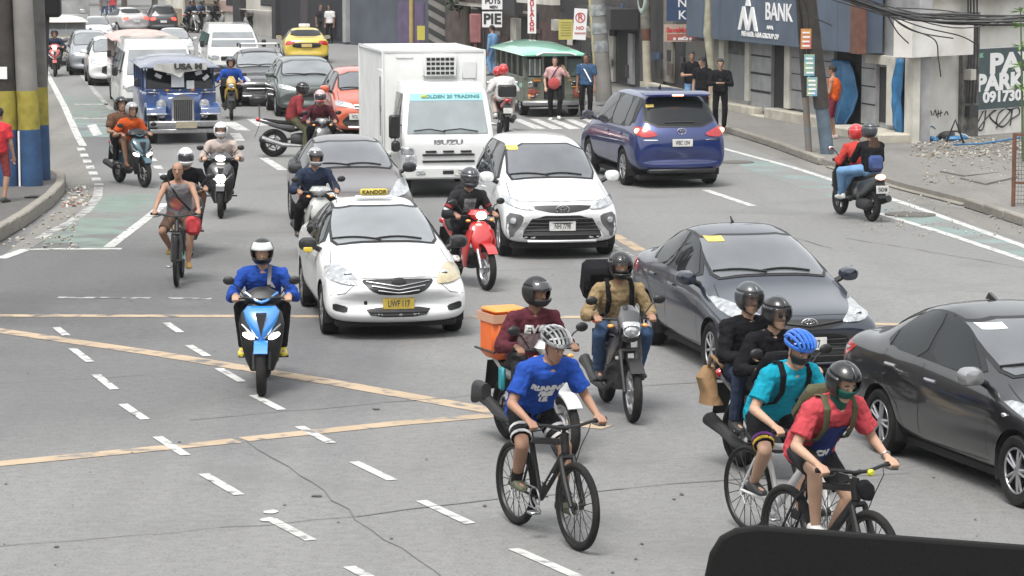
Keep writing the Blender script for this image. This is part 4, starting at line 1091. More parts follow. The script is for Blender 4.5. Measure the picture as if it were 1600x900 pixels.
def wheel(parent, x, y, R, w=.19, rimR=None, style=0, spokes=8, rm=None):
    """a road wheel: tyre, rim with spokes, brake disc. y sign gives the outer side"""
    sg = 1 if y > 0 else -1; rr = rimR or R * .66; wy = y - sg * w / 2
    e = bpy.data.objects.new('wheel', None); COL.objects.link(e); e.parent = parent; e.location = (x, wy, R)
    mb = MB(); h = w / 2
    mb.lathe((0, 0, 0), (0, sg, 0), [(-h, rr), (-h * .98, R * .93), (-h * .75, R * .985), (-h * .3, R), (h * .3, R), (h * .75, R * .985), (h * .98, R * .93), (h * 1.0, rr * 1.1), (h * .86, rr), (h * .3, rr * .97)], 36)
    mb.build('tyre', M_RUBBER, e, sharp=50)
    mb = MB(); mb.m(M_DARK); mb.lathe((0, 0, 0), (0, sg, 0), [(-h * .5, rr * .9), (h * .15, rr * .9), (h * .16, 0)], 24); mb.m(rm or M_ALLOY)
    mb.torus((0, sg * h * .82, 0), (0, 1, 0), rr * .95, rr * .055, 32, 6)
    for k in range(spokes):
        a = 2 * pi * k / spokes; d = V((cos(a), 0, sin(a))); q = V((-sin(a), 0, cos(a)))
        for s2 in ((-1, 1) if style == 1 else (0,)):
            p0 = d * rr * .18 + q * s2 * rr * .04; p1 = d * rr * .93 + q * s2 * rr * (.16 if style == 1 else 0) + (q * rr * .18 if style == 2 else V((0, 0, 0)))
            ww = rr * (.075 if style else .11)
            mb.tube([p0 + V((0, sg * h * .72, 0)), p0.lerp(p1, .55) + V((0, sg * h * .80, 0)), p1 + V((0, sg * h * .8, 0))], [ww * 1.1, ww, ww * .8], 6)
    mb.lathe((0, 0, 0), (0, sg, 0), [(h * .2, rr * .26), (h * .8, rr * .24), (h * .92, rr * .12), (h * .92, 0.001)], 16)
    mb.build('rim', None, e); return e
def plate(sh, root, plane, y, z, txt, col=(.62, .62, .60), tcol=None, w=.39, h=.14, off=.02, tilt=0.):
    p, n = sh.hit(plane, y, z) if sh else (V(y), None)
    sx = 1 if plane == 'front' else -1; p = p + V((sx * off, 0, 0))
    e = MB(); e.box(p, (.014, w, h), Matrix.Rotation(-sx * tilt, 3, 'Y'), bev=.005)
    o = e.build('number_plate', mat('plate_%d%d' % (col[0] * 100, col[2] * 100), col, rough=.5, var=.25, vscale=12), root)
    if txt:
        mb = MB(); text_mb(mb, txt, h * .82, frame(p + V((sx * .009, 0, -.004)), (0, sx, 0), (0, 0, 1)), .002, .001, sx=w / (h * .55 * len(txt)) * .82)
        mb.build('characters', tcol or M_LETK, o, smooth=False)
    return o
def emblem(sh, root, plane, y, z, r, m=None, ring3=True, off=.012):
    p, n = sh.hit(plane, y, z); sx = 1 if plane == 'front' else -1; p = p + n * off; mb = MB()
    U = (0, 1, 0)
    mb.torus(p, (1, 0, 0), r, r * .09, 28, 6, .6, U, .66)
    if ring3:
        mb.torus(p + V((sx * .003, 0, r * .22)), (1, 0, 0), r * .60, r * .08, 24, 6, .6, U, .33); mb.torus(p + V((sx * .003, 0, 0)), (1, 0, 0), r * .25, r * .08, 24, 6, .6, U, 2.3)
    return mb.build('emblem', m or M_CHROME, root)
def mirrors(root, x, y, z, m, size=1.):
    for s in (1, -1):
        mb = MB(); mb.m(m); mb.pod([(x + .09 * size, s * (y + .12), z, .02, .02), (x + .07 * size, s * (y + .12), z, .09 * size, .065 * size), (x, s * (y + .13), z + .005, .115 * size, .082 * size), (x - .04, s * (y + .13), z + .005, .11 * size, .078 * size)], seg=14)
        mb.m(M_BLACK); mb.tube([(x - .01, s * (y - .06), z - .09), (x + .01, s * (y + .04), z - .04)], [.035, .03], 8)
        o = mb.build('wing_mirror', None, root)
        mb = MB(); mb.pod([(x - .043, s * (y + .13), z + .005, .098 * size, .066 * size), (x - .046, s * (y + .13), z + .005, .095 * size, .064 * size)], seg=14); mb.build('mirror_glass', M_CHROME, o)
def wipers(sh, root, zb, span=.62, zt=.03, off=.022, double=True):
    mb = MB()
    for y0, y1 in ((-.05, -span), (.45, -.12)) if double else ((0, -span),):
        pts = []
        for k in range(7):
            t = k / 6; p, n = sh.hit('front', y0 + (y1 - y0) * t, zb + zt * sin(t * pi * .9)); pts.append(p + n * off)
        mb.tube(pts, .011, 5)
    return mb.build('wiper', M_BLACK, root)
def car_base(name, label, cat, spec, paintm, group=None):
    """common car: body, arches, wheels, glass, pillars, shut lines"""
    root = thing(name, label, cat, group=group); S = spec
    sh = Shell(S['xs'], S['top'], S['belt'], S['bot'], S['hw'], S['tw'], S['crown'], S.get('bowf', .16), S.get('bowr', .12), S.get('lv', 3))
    fa, ra = S['axles']; R = S['R']
    # glass and trims are laid on before the arches are cut
    mbf = MB()
    for pl_, poly in S['glassf']: patch(sh, pl_, poly, .006, mbf, 1, step=.05)
    fr = mbf.build('glass_seal', M_BLACK, root)
    for i, (nm, pl_, poly, m_) in enumerate(S['glass']):
        mb = MB(); patch(sh, pl_, poly, .011, mb, 1, step=.05); mb.build(nm, m_, root)
        if pl_ == 'right': mb = MB(); patch(sh, 'left', poly, .011, mb, 1, step=.05); mb.build(nm, m_, root)
    mb = MB()
    for pts in S.get('seams', []):
        strip(sh, 'right', pts, .009, .0016, mb); strip(sh, 'left', pts, .009, .0016, mb)
    for pts in S.get('topseams', []): strip(sh, 'top', pts, .010, .0016, mb); strip(sh, 'top', pts, .010, .0016, mb, True)
    mb.build('panel_gaps', M_SEAMK, root)
    for hx, hz in S.get('handles', []):
        for pl_ in ('right', 'left'):
            p, n = sh.hit(pl_, hx, hz); mb = MB(); mb.tube([p + n * .012 + V((-.10, 0, 0)), p + n * .036, p + n * .012 + V((.10, 0, 0))], [.014, .015, .014], 6); mb.build('door_handle', S.get('handle_m', paintm), root)
    sh.cut_arches((fa, ra), R + .055, R * .98)
    body = sh.build('body', paintm, root)
    mb = MB(); mb.box((0, 0, .19), (S['L'] * .86, S['W'] * .84, .09), bev=.02); mb.build('underbody', M_SEAMK, root)  # dark tray added to block bounce and deepen the shadow under the car
    for xa in (fa, ra):
        for s_ in (1, -1):
            mb = MB(); rings = []
            W_ = lerp_profile(S['hw'], xa)
            for yy in (W_ * .975, .50):
                rings.append([V((xa + (R + .056) * cos(a), s_ * yy, R * .98 + (R + .056) * sin(a))) for a in [-.35 + i * (pi + .7) / 20 for i in range(21)]])
            mb.rings(rings, False, (False, False)); mb.add([V((0, s_ * .5, 0)) + V((xa + (R + .056) * cos(a), 0, R * .98 + (R + .056) * sin(a))) for a in [-.1 + i * (pi + .2) / 19 for i in range(20)]], [list(range(20))])
            mb.build('wheel_well', M_SEAMK, root)
            wheel(root, xa, s_ * (W_ - .015), R, S.get('tw_', .20), None, S.get('rimstyle', 0), S.get('spokes', 8), S.get('rimm'))
    if S.get('mirror'): mirrors(root, *S['mirror'][:3], S['mirror'][3] if len(S['mirror']) > 3 and S['mirror'][3] else paintm, S['mirror'][4] if len(S['mirror']) > 4 else 1.)
    return root, sh
def lamp(sh, root, plane, poly, m, name='headlight', off=.008, bulge=.015, both=True, rnd=1, inner=None):
    out = []
    for mir in ((False, True) if both else (False,)):
        mb = MB(); patch(sh, plane, poly, off, mb, rnd, bulge=bulge, step=.05, mirror=mir)
        mm = m[1 if mir else 0] if isinstance(m, (list, tuple)) else m
        o = mb.build(name, mm, root); out.append(o)
        if inner:
            mb = MB(); cy, cz, r = inner; p, n = sh.hit(plane, (-cy if mir else cy), cz); mb.ell(p + n * (off + bulge * .4), (.02, r, r), 12, 8); mb.build('reflector', M_CHROME, o)
    return out
def panel(sh, root, plane, poly, m, name, off=.004, rnd=1, bulge=0., mirror=None, th=.012):
    for mir in ((False, True) if mirror else (False,)):
        mb = MB(); patch(sh, plane, poly, off, mb, rnd, th, bulge=bulge, mirror=mir); o = mb.build(name, m, root)
    return o
def slats(sh, root, plane, rows, m, name='grille_slats', w=.018, off=.016):
    mb = MB()
    for y0, y1, z in rows:
        pts = []
        for k in range(9):
            y = y0 + (y1 - y0) * k / 8; zz = z if not isinstance(z, tuple) else z[0] + (z[1] - z[0]) * abs(2 * k / 8 - 1)
            p, n = sh.hit(plane, y, zz); pts.append(p + n * off)
        mb.tube(pts, w / 2, 6)
    return mb.build(name, m, root)
SY = lambda P: P + [(-a, b) for a, b in P[::-1]]          # outline symmetric about the centre line

def sedan_spec(L=4.4, W=1.73, H=1.475, wb=2.55, fo=.85, roundness=0, glass=M_GLASS, shield=M_SHIELD_DARK):
    f = L / 2; r = -L / 2; fa = f - fo; ra = fa - wb; w = W / 2
    cowl = fa - .42; hd = cowl - .98; rr = ra + .28; dk = ra - .42
    xs = [f, f - .035, f - .13, f - .34, fa, fa - .30, cowl, cowl - .32, cowl - .66, hd, hd - .35, (hd + rr) / 2 - .1, rr, rr - .3, dk + .12, dk - .08, r + .30, r + .12, r + .03, r]
    top = [(f, .56), (f - .035, .66), (f - .13, .735), (f - .34, .80), (fa, .875), (fa - .3, .945), (cowl, 1.0), (cowl - .32, 1.15), (cowl - .66, 1.31), (hd, 1.42), (hd - .35, H - .01), ((hd + rr) / 2 - .1, H), (rr, 1.425), (rr - .3, 1.30), (dk + .12, 1.13), (dk - .08, 1.085), (r + .30, 1.08), (r + .12, 1.05), (r + .03, .90), (r, .74)]
    belt = [(f, .50), (f - .13, .66), (f - .34, .72), (fa, .80), (fa - .3, .86), (cowl, .905), (hd, .93), (rr, .965), (dk, .99), (r + .3, .98), (r + .12, .93), (r, .66)]
    bot = [(f, .34), (f - .035, .24), (f - .13, .20), (fa, .19), (ra, .20), (r + .13, .24), (r + .03, .30), (r, .40)]
    hw = [(f, w * .86), (f - .035, w * .95), (f - .13, w * .985), (f - .34, w * .985), (fa, w), (ra, w), (r + .3, w * .97), (r + .12, w * .96), (r + .03, w * .93), (r, w * .85)]
    tw = [(f, w * .55), (f - .13, w * .74), (fa, w * .80), (cowl, w * .80), (hd, w * .665), (hd - .35, w * .655), (rr, w * .64), (dk + .12, w * .74), (dk - .08, w * .78), (r + .12, w * .78), (r, w * .66)]
    crown = [(f, .02), (fa, .045), (cowl, .05), (hd, .07), (rr, .07), (dk, .04), (r, .03)]
    bw = cowl - .03; ww = w * .80
    side = [(cowl - .18, .945), (cowl - .86, 1.325), (hd - .28, 1.385), ((hd + rr) / 2 - .1, 1.395), (rr + .04, 1.355), (dk + .40, 1.075), (dk + .52, 1.01)]
    pil = (hd + rr) / 2 + .12
    g1 = [(cowl - .30, .965), (cowl - .92, 1.31), (hd - .30, 1.362), (pil + .04, 1.372), (pil + .04, .98)]
    g2 = [(pil - .05, .985), (pil - .05, 1.372), ((hd + rr) / 2 - .22, 1.37), (rr + .10, 1.338), (rr - .14, 1.20), (rr - .14, 1.0)]
    g3 = [(rr - .18, 1.005), (rr - .18, 1.17), (dk + .44, 1.06)]
    ws = SY([(.01, 1.04), (.34, 1.035), (ww - .06, 1.0), (w * .70, 1.20), (w * .60, 1.372)])
    wsf = SY([(.01, 1.022), (.34, 1.018), (ww - .02, .985), (w * .73, 1.20), (w * .63, 1.392)])
    rg = SY([(w * .66, 1.135), (w * .57, 1.36)]); rgf = SY([(w * .69, 1.12), (w * .60, 1.378)])
    sp = dict(xs=xs, top=top, belt=belt, bot=bot, hw=hw, tw=tw, crown=crown, axles=(fa, ra), R=.302, L=L, W=W, f=f, r=r, cowl=cowl, hd=hd, rr=rr, dk=dk, w=w, pil=pil,
              glassf=[('right', side), ('left', side), ('front', wsf), ('rear', rgf)],
              glass=[('windscreen', 'front', ws, shield), ('rear_window', 'rear', rg, glass), ('front_door_window', 'right', g1, glass), ('rear_door_window', 'right', g2, glass), ('quarter_window', 'right', g3, glass)],
              seams=[[(cowl - .12, .85), (cowl - .06, .75), (cowl - .08, .30), (pil - .05, .27), (pil - .02, .95)], [(pil - .02, .27), (ra + .48, .29), (ra + .38, .52), (rr - .25, .75), (rr - .22, .98)], [(f - .62, .50), (f - .48, .72)]],
              topseams=[[(cowl - .02, w * .78), (fa, w * .84), (f - .42, w * .80), (f - .22, w * .60), (f - .16, 0)]],
              handles=[(pil + .18, .83), (rr - .05, .86)], mirror=(cowl - .22, w * .93, 1.0), spokes=7, rimstyle=1)
    return sp

# --- old white taxi
def build_taxi():
    P = paint('taxi_white', (.70, .71, .71), dirt=.10)
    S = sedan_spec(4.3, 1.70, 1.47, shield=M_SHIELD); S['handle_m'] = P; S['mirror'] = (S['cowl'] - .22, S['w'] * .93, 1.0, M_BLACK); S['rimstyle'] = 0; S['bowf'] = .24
    S['rimm'] = mat('dull_rim', (.2, .2, .2), rough=.6, metal=.4)
    root, sh = car_base('taxi', 'white taxi sedan with yellow plate and yellow roof sign, mid street', 'taxi', S, P)
    lamp(sh, root, 'front', [(.44, .655), (.50, .76), (.66, .83), (.79, .80), (.80, .70), (.62, .655)], [M_LENS_YEL, M_LENS], bulge=.02, inner=(.56, .745, .05))
    panel(sh, root, 'front', SY([(.40, .72), (.42, .69), (.33, .60), (.20, .545)]), M_BLACK, 'grille')
    slats(sh, root, 'front', [(-.37, .37, (.640, .69)), (-.31, .31, (.605, .645)), (-.24, .24, (.575, .60))], M_ALLOY, w=.013)
    slats(sh, root, 'front', [(-.40, .40, (.725, .73))], M_CHROME, 'grille_surround', .014)
    p, n = sh.hit('front', 0, .69); mb = MB(); mb.ell(p + V((.03, 0, 0)), (.02, .09, .062), 18, 10); mb.build('emblem', M_DARK, root)
    panel(sh, root, 'front', SY([(.40, .395), (.31, .285)]), M_BLACK, 'lower_intake'); slats(sh, root, 'front', [(-.35, .35, .34), (-.33, .33, .31)], M_DARK, 'intake_bars', .012)
    panel(sh, root, 'front', [(.60, .33), (.58, .40), (.76, .45), (.76, .36)], M_BLACK, 'fog_recess', mirror=True)
    panel(sh, root, 'front', [(-.40, .425), (-.40, .47), (-.36, .47), (-.36, .425)], M_SEAMK, 'tow_hole', rnd=2)
    strip_ = MB(); strip(sh, 'front', [(-.78, .53), (-.62, .56), (-.46, .70)], .008, .002, strip_); strip(sh, 'front', [(-.78, .53), (-.62, .56), (-.46, .70)], .008, .002, strip_, True); strip_.build('bumper_gap', M_SEAMK, root)
    plate(sh, root, 'front', .0, .44, 'UWF 117', (.50, .36, .06), off=.03, w=.37, h=.13)
    wipers(sh, root, 1.04)
    panel(sh, root, 'rear', [(.50, .80), (.50, 1.0), (.72, .98), (.76, .78)], M_RED_LENS, 'tail_light', .01, mirror=True)
    e = MB(); e.m(mat('taxi_sign_yellow', (.62, .46, .05), rough=.5, var=.15)); e.box((-.32, 0, 1.535), (.10, .34, .075), bev=.018); e.m(M_WHITEP); e.box((-.32, 0, 1.475), (.14, .46, .03), bev=.01)
    sgn = e.build('roof_sign', None, root); mb = MB(); text_mb(mb, 'KANDOR', .075, frame((-.267, 0, 1.535), (0, 1, 0), (0, 0, 1)), .002, .002, sx=.95); mb.build('letters', M_LETK, sgn, smooth=False)
    mb = MB(); mb.box((S['cowl'] - .13, -.93, .945), (.03, .11, .06), bev=.01); mb.build('yellow_tape', MATS['taxi_sign_yellow'], root)
    mb = MB(); mb.tube([(S['hd'] + .1, -.5, 1.44), (S['hd'] - .2, -.52, 1.68)], .006, 5); mb.build('aerial', M_BLACK, root)
    return root, S
TAXI, S1 = build_taxi(); place(TAXI, 501, 521, -80.4, (S1['axles'][0], -.84))

def front_b(root, sh, S, plate_txt, P, chrome_strip=True):
    """2021-style face: slim lamps, wide trapezoid lower grille"""
    lamp(sh, root, 'front', [(.385, .66), (.40, .695), (.60, .80), (.79, .865), (.80, .73), (.62, .655)], M_LENS, bulge=.012, inner=(.60, .72, .045))
    panel(sh, root, 'front', SY([(.37, .70), (.40, .655), (.34, .635), (.18, .60)]), M_BLACK, 'upper_grille')
    slats(sh, root, 'front', [(-.38, .38, (.635, .675))], M_DARK, 'grille_bar', .02)
    panel(sh, root, 'front', SY([(.40, .56), (.56, .34), (.52, .26)]), M_BLACK, 'grille')
    slats(sh, root, 'front', [(-.42, .42, .50), (-.46, .46, .44), (-.50, .50, .38), (-.52, .52, .32)], M_DARK, w=.014)
    panel(sh, root, 'front', [(.60, .30), (.62, .50), (.79, .55), (.79, .34)], M_BLACK, 'fog_recess', mirror=True)
    slats(sh, root, 'front', [(-.62, .62, .245)], P, 'lip', .03, .01)
    emblem(sh, root, 'front', 0, .655, .085); plate(sh, root, 'front', 0, .45, plate_txt, off=.03)
# --- dark grey sedan, centre right
P = paint('slate_metallic', (.016, .023, .042), metal=.35, dirt=.2, rough=.3)
S = sedan_spec(4.42, 1.73, 1.475); S['rimstyle'] = 2; S['spokes'] = 8
GRAY, sh = car_base('sedan', 'dark slate grey sedan with a yellow sticker on its windscreen and plate ending 8437', 'car', S, P)
front_b(GRAY, sh, S, 'NHJ 8437', P); wipers(sh, GRAY, 1.045)
panel(sh, GRAY, 'rear', [(.46, .80), (.46, .98), (.74, .95), (.78, .74)], M_RED_LENS, 'tail_light', .012, mirror=True)
for s_ in ('right', 'left'): panel(sh, GRAY, s_, [(S['r'] + .18, .80), (S['r'] + .19, .95), (S['r'] + .42, .93), (S['r'] + .32, .84)], M_RED_LENS, 'tail_light_side', .008)
p, n = sh.hit('front', -.42, 1.345); mb = MB(); patch(sh, 'front', [(-.50, 1.315), (-.50, 1.36), (-.33, 1.37), (-.33, 1.325)], .016, mb, 0); mb.build('sticker', mat('yellow_sticker', (.6, .45, .12), rough=.6), GRAY, smooth=False)
mb = MB(); mb.tube([(-.62, 0, 1.46), (-.70, 0, 1.52)], [.02, .008], 6); mb.build('aerial', M_BLACK, GRAY)
strip_ = MB(); 
place(GRAY, 1108, 590, -77.5, (S['axles'][0], -.85))
# --- black sedan at the right edge
P = paint('black_metallic', (.013, .013, .015), metal=.35, dirt=.25, rough=.3)
S = sedan_spec(4.42, 1.70, 1.475); S['rimstyle'] = 1; S['spokes'] = 5; S['handle_m'] = M_ALLOY; S['mirror'] = (S['cowl'] - .22, S['w'] * .93, 1.0, paint('silver_grey', (.30, .30, .31), metal=.5))
BLK, sh = car_base('sedan', 'charcoal black sedan with silver alloy wheels cut off by the right edge', 'car', S, P)
front_b(BLK, sh, S, '', P); wipers(sh, BLK, 1.045)
panel(sh, BLK, 'rear', [(.46, .80), (.46, .98), (.74, .95), (.78, .74)], M_RED_LENS, 'tail_light', .012, mirror=True)
for s_ in ('right', 'left'):
    panel(sh, BLK, s_, [(S['r'] + .18, .80), (S['r'] + .19, .95), (S['r'] + .48, .93), (S['r'] + .34, .84)], M_RED_LENS, 'tail_light_side', .010)
    panel(sh, BLK, s_, [(S['r'] + .20, .86), (S['r'] + .21, .90), (S['r'] + .38, .905), (S['r'] + .30, .875)], M_LENS, 'tail_light_inset', .013)
mb = MB(); mb.prism([(-.50, -.015, 1.46), (-.72, -.015, 1.455), (-.66, -.015, 1.52)], (0, .03, 0)); mb.build('fin_aerial', P, BLK)
mb = MB(); patch(sh, 'front', [(-.50, 1.30), (-.50, 1.34), (-.30, 1.35), (-.30, 1.31)], .016, mb, 0); mb.build('sticker', M_LETW, BLK, smooth=False)
for s_ in ('right', 'left'):
    mb = MB(); p, n = sh.hit(s_, S['cowl'] + .22, .74); mb.ell(p + n * .01, (.04, .02, .02), 10, 6); mb.build('side_indicator', M_CHROME, BLK)
place(BLK, 1370, 709, -71.2, (S['axles'][1], -.84))
# --- brown grey sedan behind the taxi
P = paint('bronze_grey', (.115, .098, .095), metal=.45, dirt=.15, rough=.33)
S = sedan_spec(4.35, 1.70, 1.475); S['mirror'] = (S['cowl'] - .22, S['w'] * .93, 1.0, M_BLACK)
BRN, sh = car_base('sedan', 'bronze grey sedan between the white taxi and the white truck', 'car', S, P)
lamp(sh, BRN, 'front', [(.40, .64), (.42, .72), (.62, .84), (.80, .88), (.80, .74), (.62, .66)], M_LENS, bulge=.012)
panel(sh, BRN, 'front', SY([(.40, .52), (.50, .30)]), M_BLACK, 'grille'); wipers(sh, BRN, 1.045); plate(sh, BRN, 'front', 0, .44, 'NGK 5520', off=.03)
place(BRN, 452, 343, -80, (S['axles'][1], -.84))

# --- MPV, van and SUV shapes: short bonnet, long roof
def mpv_spec(L, W, H, wb, fo, hood=.98, cowlz=1.12, slope=.85, R=.33, glass=M_GLASS, shield=M_SHIELD_DARK, rear_slope=.25, tumble=.70, lift=0., z0=.24, hoodlen=None, rearz=None):
    f = L / 2; r = -L / 2; fa = f - fo; ra = fa - wb; w = W / 2; cowl = f - (hoodlen or 1.02); hd = cowl - slope; rr = r + .28 + rear_slope
    bz = cowlz - .13
    xs = [f, f - .035, f - .12, f - .30, (f - .30 + cowl) / 2, cowl, cowl - slope * .35, cowl - slope * .7, hd, hd - .4, hd - 1.1, rr + .35, rr, rr - rear_slope * .5, r + .16, r + .06, r + .015, r]
    xs = sorted(set(round(x, 3) for x in xs), reverse=True)
    top = [(f, hood * .60), (f - .035, hood * .74), (f - .12, hood * .86), (f - .30, hood * .935), (cowl, cowlz), (cowl - slope * .35, cowlz + (H - .06 - cowlz) * .42), (cowl - slope * .7, cowlz + (H - .06 - cowlz) * .78), (hd, H - .055), (hd - .4, H - .01), (hd - 1.1, H), (rr + .35, H - .02), (rr, H - .06), (r + .16, 1.10 + .1), (r + .06, 1.05), (r + .015, .92), (r, .62)]
    if rearz: top = [t for t in top if t[0] > r + .17] + rearz(r)
    belt = [(f, hood * .52), (f - .12, hood * .76), (f - .3, hood * .84), (cowl, bz), (hd, bz + .02), (rr, bz + .05), (r + .16, bz + .02), (r + .06, .98), (r, .56)]
    bot = [(f, z0 + .14), (f - .035, z0 + .04), (f - .12, z0), (r + .12, z0 + .03), (r + .015, z0 + .10), (r, z0 + .2)]
    hw = [(f, w * .87), (f - .035, w * .955), (f - .12, w * .985), (f - .3, w * .985), (fa, w), (ra, w), (r + .3, w * .985), (r + .06, w * .95), (r + .015, w * .90), (r, w * .84)]
    tw = [(f, w * .6), (f - .12, w * .78), (cowl, w * .82), (hd, w * tumble), (rr + .35, w * (tumble - .01)), (rr, w * (tumble - .03)), (r + .16, w * .80), (r, w * .72)]
    crown = [(f, .02), (cowl, .05), (hd, .07), (rr, .07), (r, .03)]
    t1 = H - .13; b1 = bz + .055; p1 = hd - .30; p2 = (p1 + ra) / 2 - .12; mid = (ra - .0)
    side = [(cowl - .20, b1 - .02), (hd + .02, t1 - .03), (hd - .4, t1 + .02), (rr + .2, t1), (rr - .02, t1 - .06), (rr - .12, b1 + .02)]
    g1 = [(cowl - .36, b1), (hd, t1 - .055), (p1 + .2, t1 - .01), (p2 + .45, t1), (p2 + .45, b1 + .01)]
    q = ra + .12
    g2 = [(p2 + .37, b1 + .01), (p2 + .37, t1), (q, t1 - .005), (q, b1 + .02)]
    g3 = [(q - .07, b1 + .02), (q - .07, t1 - .01), (rr + .16, t1 - .03), (rr + .02, b1 + .05)]
    ww = w * .82; tz = H - .10
    ws = SY([(.01, cowlz + .035), (.34, cowlz + .03), (ww - .06, cowlz - .0), (w * (tumble - .06), tz - .02)]); wsf = SY([(.01, cowlz + .018), (.34, cowlz + .014), (ww - .025, cowlz - .018), (w * (tumble - .03), tz)])
    rg = SY([(w * .74, bz + .12), (w * (tumble - .08), H - .15)]); rgf = SY([(w * .78, bz + .09), (w * (tumble - .05), H - .13)])
    return dict(xs=xs, top=top, belt=belt, bot=bot, hw=hw, tw=tw, crown=crown, axles=(fa, ra), R=R, L=L, W=W, f=f, r=r, cowl=cowl, hd=hd, rr=rr, w=w, cz=cowlz,
                glassf=[('right', side), ('left', side), ('front', wsf), ('rear', rgf)],
                glass=[('windscreen', 'front', ws, shield), ('rear_window', 'rear', rg, glass), ('front_door_window', 'right', g1, glass), ('rear_door_window', 'right', g2, glass), ('quarter_window', 'right', g3, glass)],
                seams=[[(cowl - .16, b1 - .14), (cowl - .10, .7), (cowl - .12, z0 + .12), (p2 + .42, z0 + .1), (p2 + .41, b1 - .03)], [(p2 + .41, z0 + .1), (ra + .5, z0 + .1), (ra + .38, .62), (q - .03, .75), (q - .03, b1 - .03)]],
                topseams=[[(cowl - .02, w * .8), (f - .35, w * .83), (f - .2, w * .6), (f - .14, 0)]],
                handles=[(p2 + .56, b1 - .14), (q + .10, b1 - .13)], mirror=(cowl - .28, w * .95, cowlz + .02), spokes=6, rimstyle=1)
# --- silver-white MPV
P = paint('pearl_white', (.66, .67, .67), dirt=.06)
S = mpv_spec(4.4, 1.73, 1.68, 2.75, .80, hood=1.0, cowlz=1.10, slope=.88, R=.325)
MPV, sh = car_base('minivan', 'pearl white seven seat minivan with wide black grille right of the red motorcycle', 'car', S, P)
lamp(sh, MPV, 'front', [(.42, .735), (.40, .765), (.58, .85), (.80, .915), (.81, .82), (.60, .745)], M_LENS, bulge=.008, off=.014)
panel(sh, MPV, 'front', SY([(.44, .80), (.42, .745), (.14, .69)]), M_BLACK, 'upper_grille')
panel(sh, MPV, 'front', SY([(.42, .655), (.60, .36), (.52, .30)]), M_BLACK, 'grille'); slats(sh, MPV, 'front', [(-.44, .44, .61), (-.47, .47, .55), (-.51, .51, .49), (-.54, .54, .43), (-.57, .57, .37)], M_DARK, w=.018)
slats(sh, MPV, 'front', [(-.50, .50, .285)], paint('silver', (.48, .48, .48), metal=.5), 'silver_lip', .045, .012)
panel(sh, MPV, 'front', [(.58, .54), (.56, .66), (.80, .70), (.82, .36), (.74, .30)], plastic('trim_grey', (.10, .10, .105)), 'fog_recess', mirror=True)
panel(sh, MPV, 'front', [(.63, .33), (.50, .56), (.54, .58), (.72, .36)], MATS['paint_silver'], 'silver_blade', .02, mirror=True, bulge=.01)
for s_ in (-1, 1):
    mb = MB(); p, n = sh.hit('front', s_ * .71, .58); mb.lathe(p + n * .005, n, [(0, .05), (.03, .045), (.035, .03)], 16); mb.build('fog_lamp', M_LENS, MPV)
emblem(sh, MPV, 'front', 0, .735, .095); plate(sh, MPV, 'front', 0, .50, 'NHI 7798', off=.03); wipers(sh, MPV, 1.145)
mb = MB(); patch(sh, 'front', [(-.56, 1.48), (-.56, 1.54), (-.42, 1.55), (-.42, 1.49)], .016, mb, 0); mb.build('sticker', MATS['yellow_sticker'], MPV, smooth=False)
place(MPV, 779, 399, -82, (S['axles'][0], -.84))
# --- blue MPV seen from behind
P = paint('royal_blue', (.002, .018, .13), metal=.35, dirt=.15, rough=.3)
S = mpv_spec(4.73, 1.83, 1.80, 2.75, .95, hood=1.06, cowlz=1.18, slope=.8, R=.355, rear_slope=.34, z0=.28)
INN, sh = car_base('minivan', 'royal blue people carrier with lit brake lights seen from behind', 'car', S, P)
lamp(sh, INN, 'front', [(.5, .78), (.5, .88), (.84, .95), (.84, .8)], M_LENS)
panel(sh, INN, 'front', SY([(.42, .80), (.40, .55)]), M_BLACK, 'grille')
tl = panel(sh, INN, 'rear', [(.47, .985), (.47, 1.03), (.66, 1.11), (.82, 1.15), (.84, 1.0), (.68, .95)], M_RED_LENS, 'tail_light', .02, mirror=True, bulge=.01)
for s_ in ('right', 'left'): panel(sh, INN, s_, [(S['r'] + .17, .97), (S['r'] + .18, 1.13), (S['r'] + .42, 1.16), (S['r'] + .28, 1.03)], M_RED_LENS, 'tail_light_side', .012)
for s_ in (-1, 1):
    mb = MB(); p, n = sh.hit('rear', s_ * .80, 1.07); mb.ell(p + n * .02, (.03, .06, .05), 12, 8); mb.build('brake_light', M_BRAKE, INN)
mb = MB(); patch(sh, 'rear', SY([(.42, .98), (.42, .71), (.36, .69)]), .006, mb, 1); mb.build('plate_recess', paint('royal_blue_dark', (.004, .02, .12), metal=.3), INN)
plate(sh, INN, 'rear', 0, .86, 'WBC 1394', off=.03); emblem(sh, INN, 'rear', 0, 1.06, .085, off=.02)
panel(sh, INN, 'rear', [(.46, .90), (.46, .92), (.72, .92), (.72, .90)], M_CHROME, 'badge_strip', .012, mirror=True)
mb = MB(); mb.pod([(S['rr'] + .14, 0, 1.775, .64, .02), (S['rr'] - .12, 0, 1.755, .66, .035), (S['rr'] - .26, 0, 1.725, .63, .018)], n=4, seg=28); sp_ = mb.build('spoiler', P, INN)
mb = MB(); mb.box((S['rr'] - .262, 0, 1.728), (.03, .22, .03), bev=.008); mb.build('high_brake_light', M_BRAKE, sp_)
mb = MB(); patch(sh, 'rear', [(.44, 1.50), (.44, 1.55), (.58, 1.54), (.58, 1.49)], .018, mb, 0); mb.build('sticker', MATS['yellow_sticker'], INN, smooth=False)
mb = MB(); pts = [sh.hit('rear', y, 1.235)[0] + V((-.03, 0, 0)) for y in (.30, .1, -.1, -.28)]; mb.tube(pts, .012, 5); mb.build('rear_wiper', M_BLACK, INN)
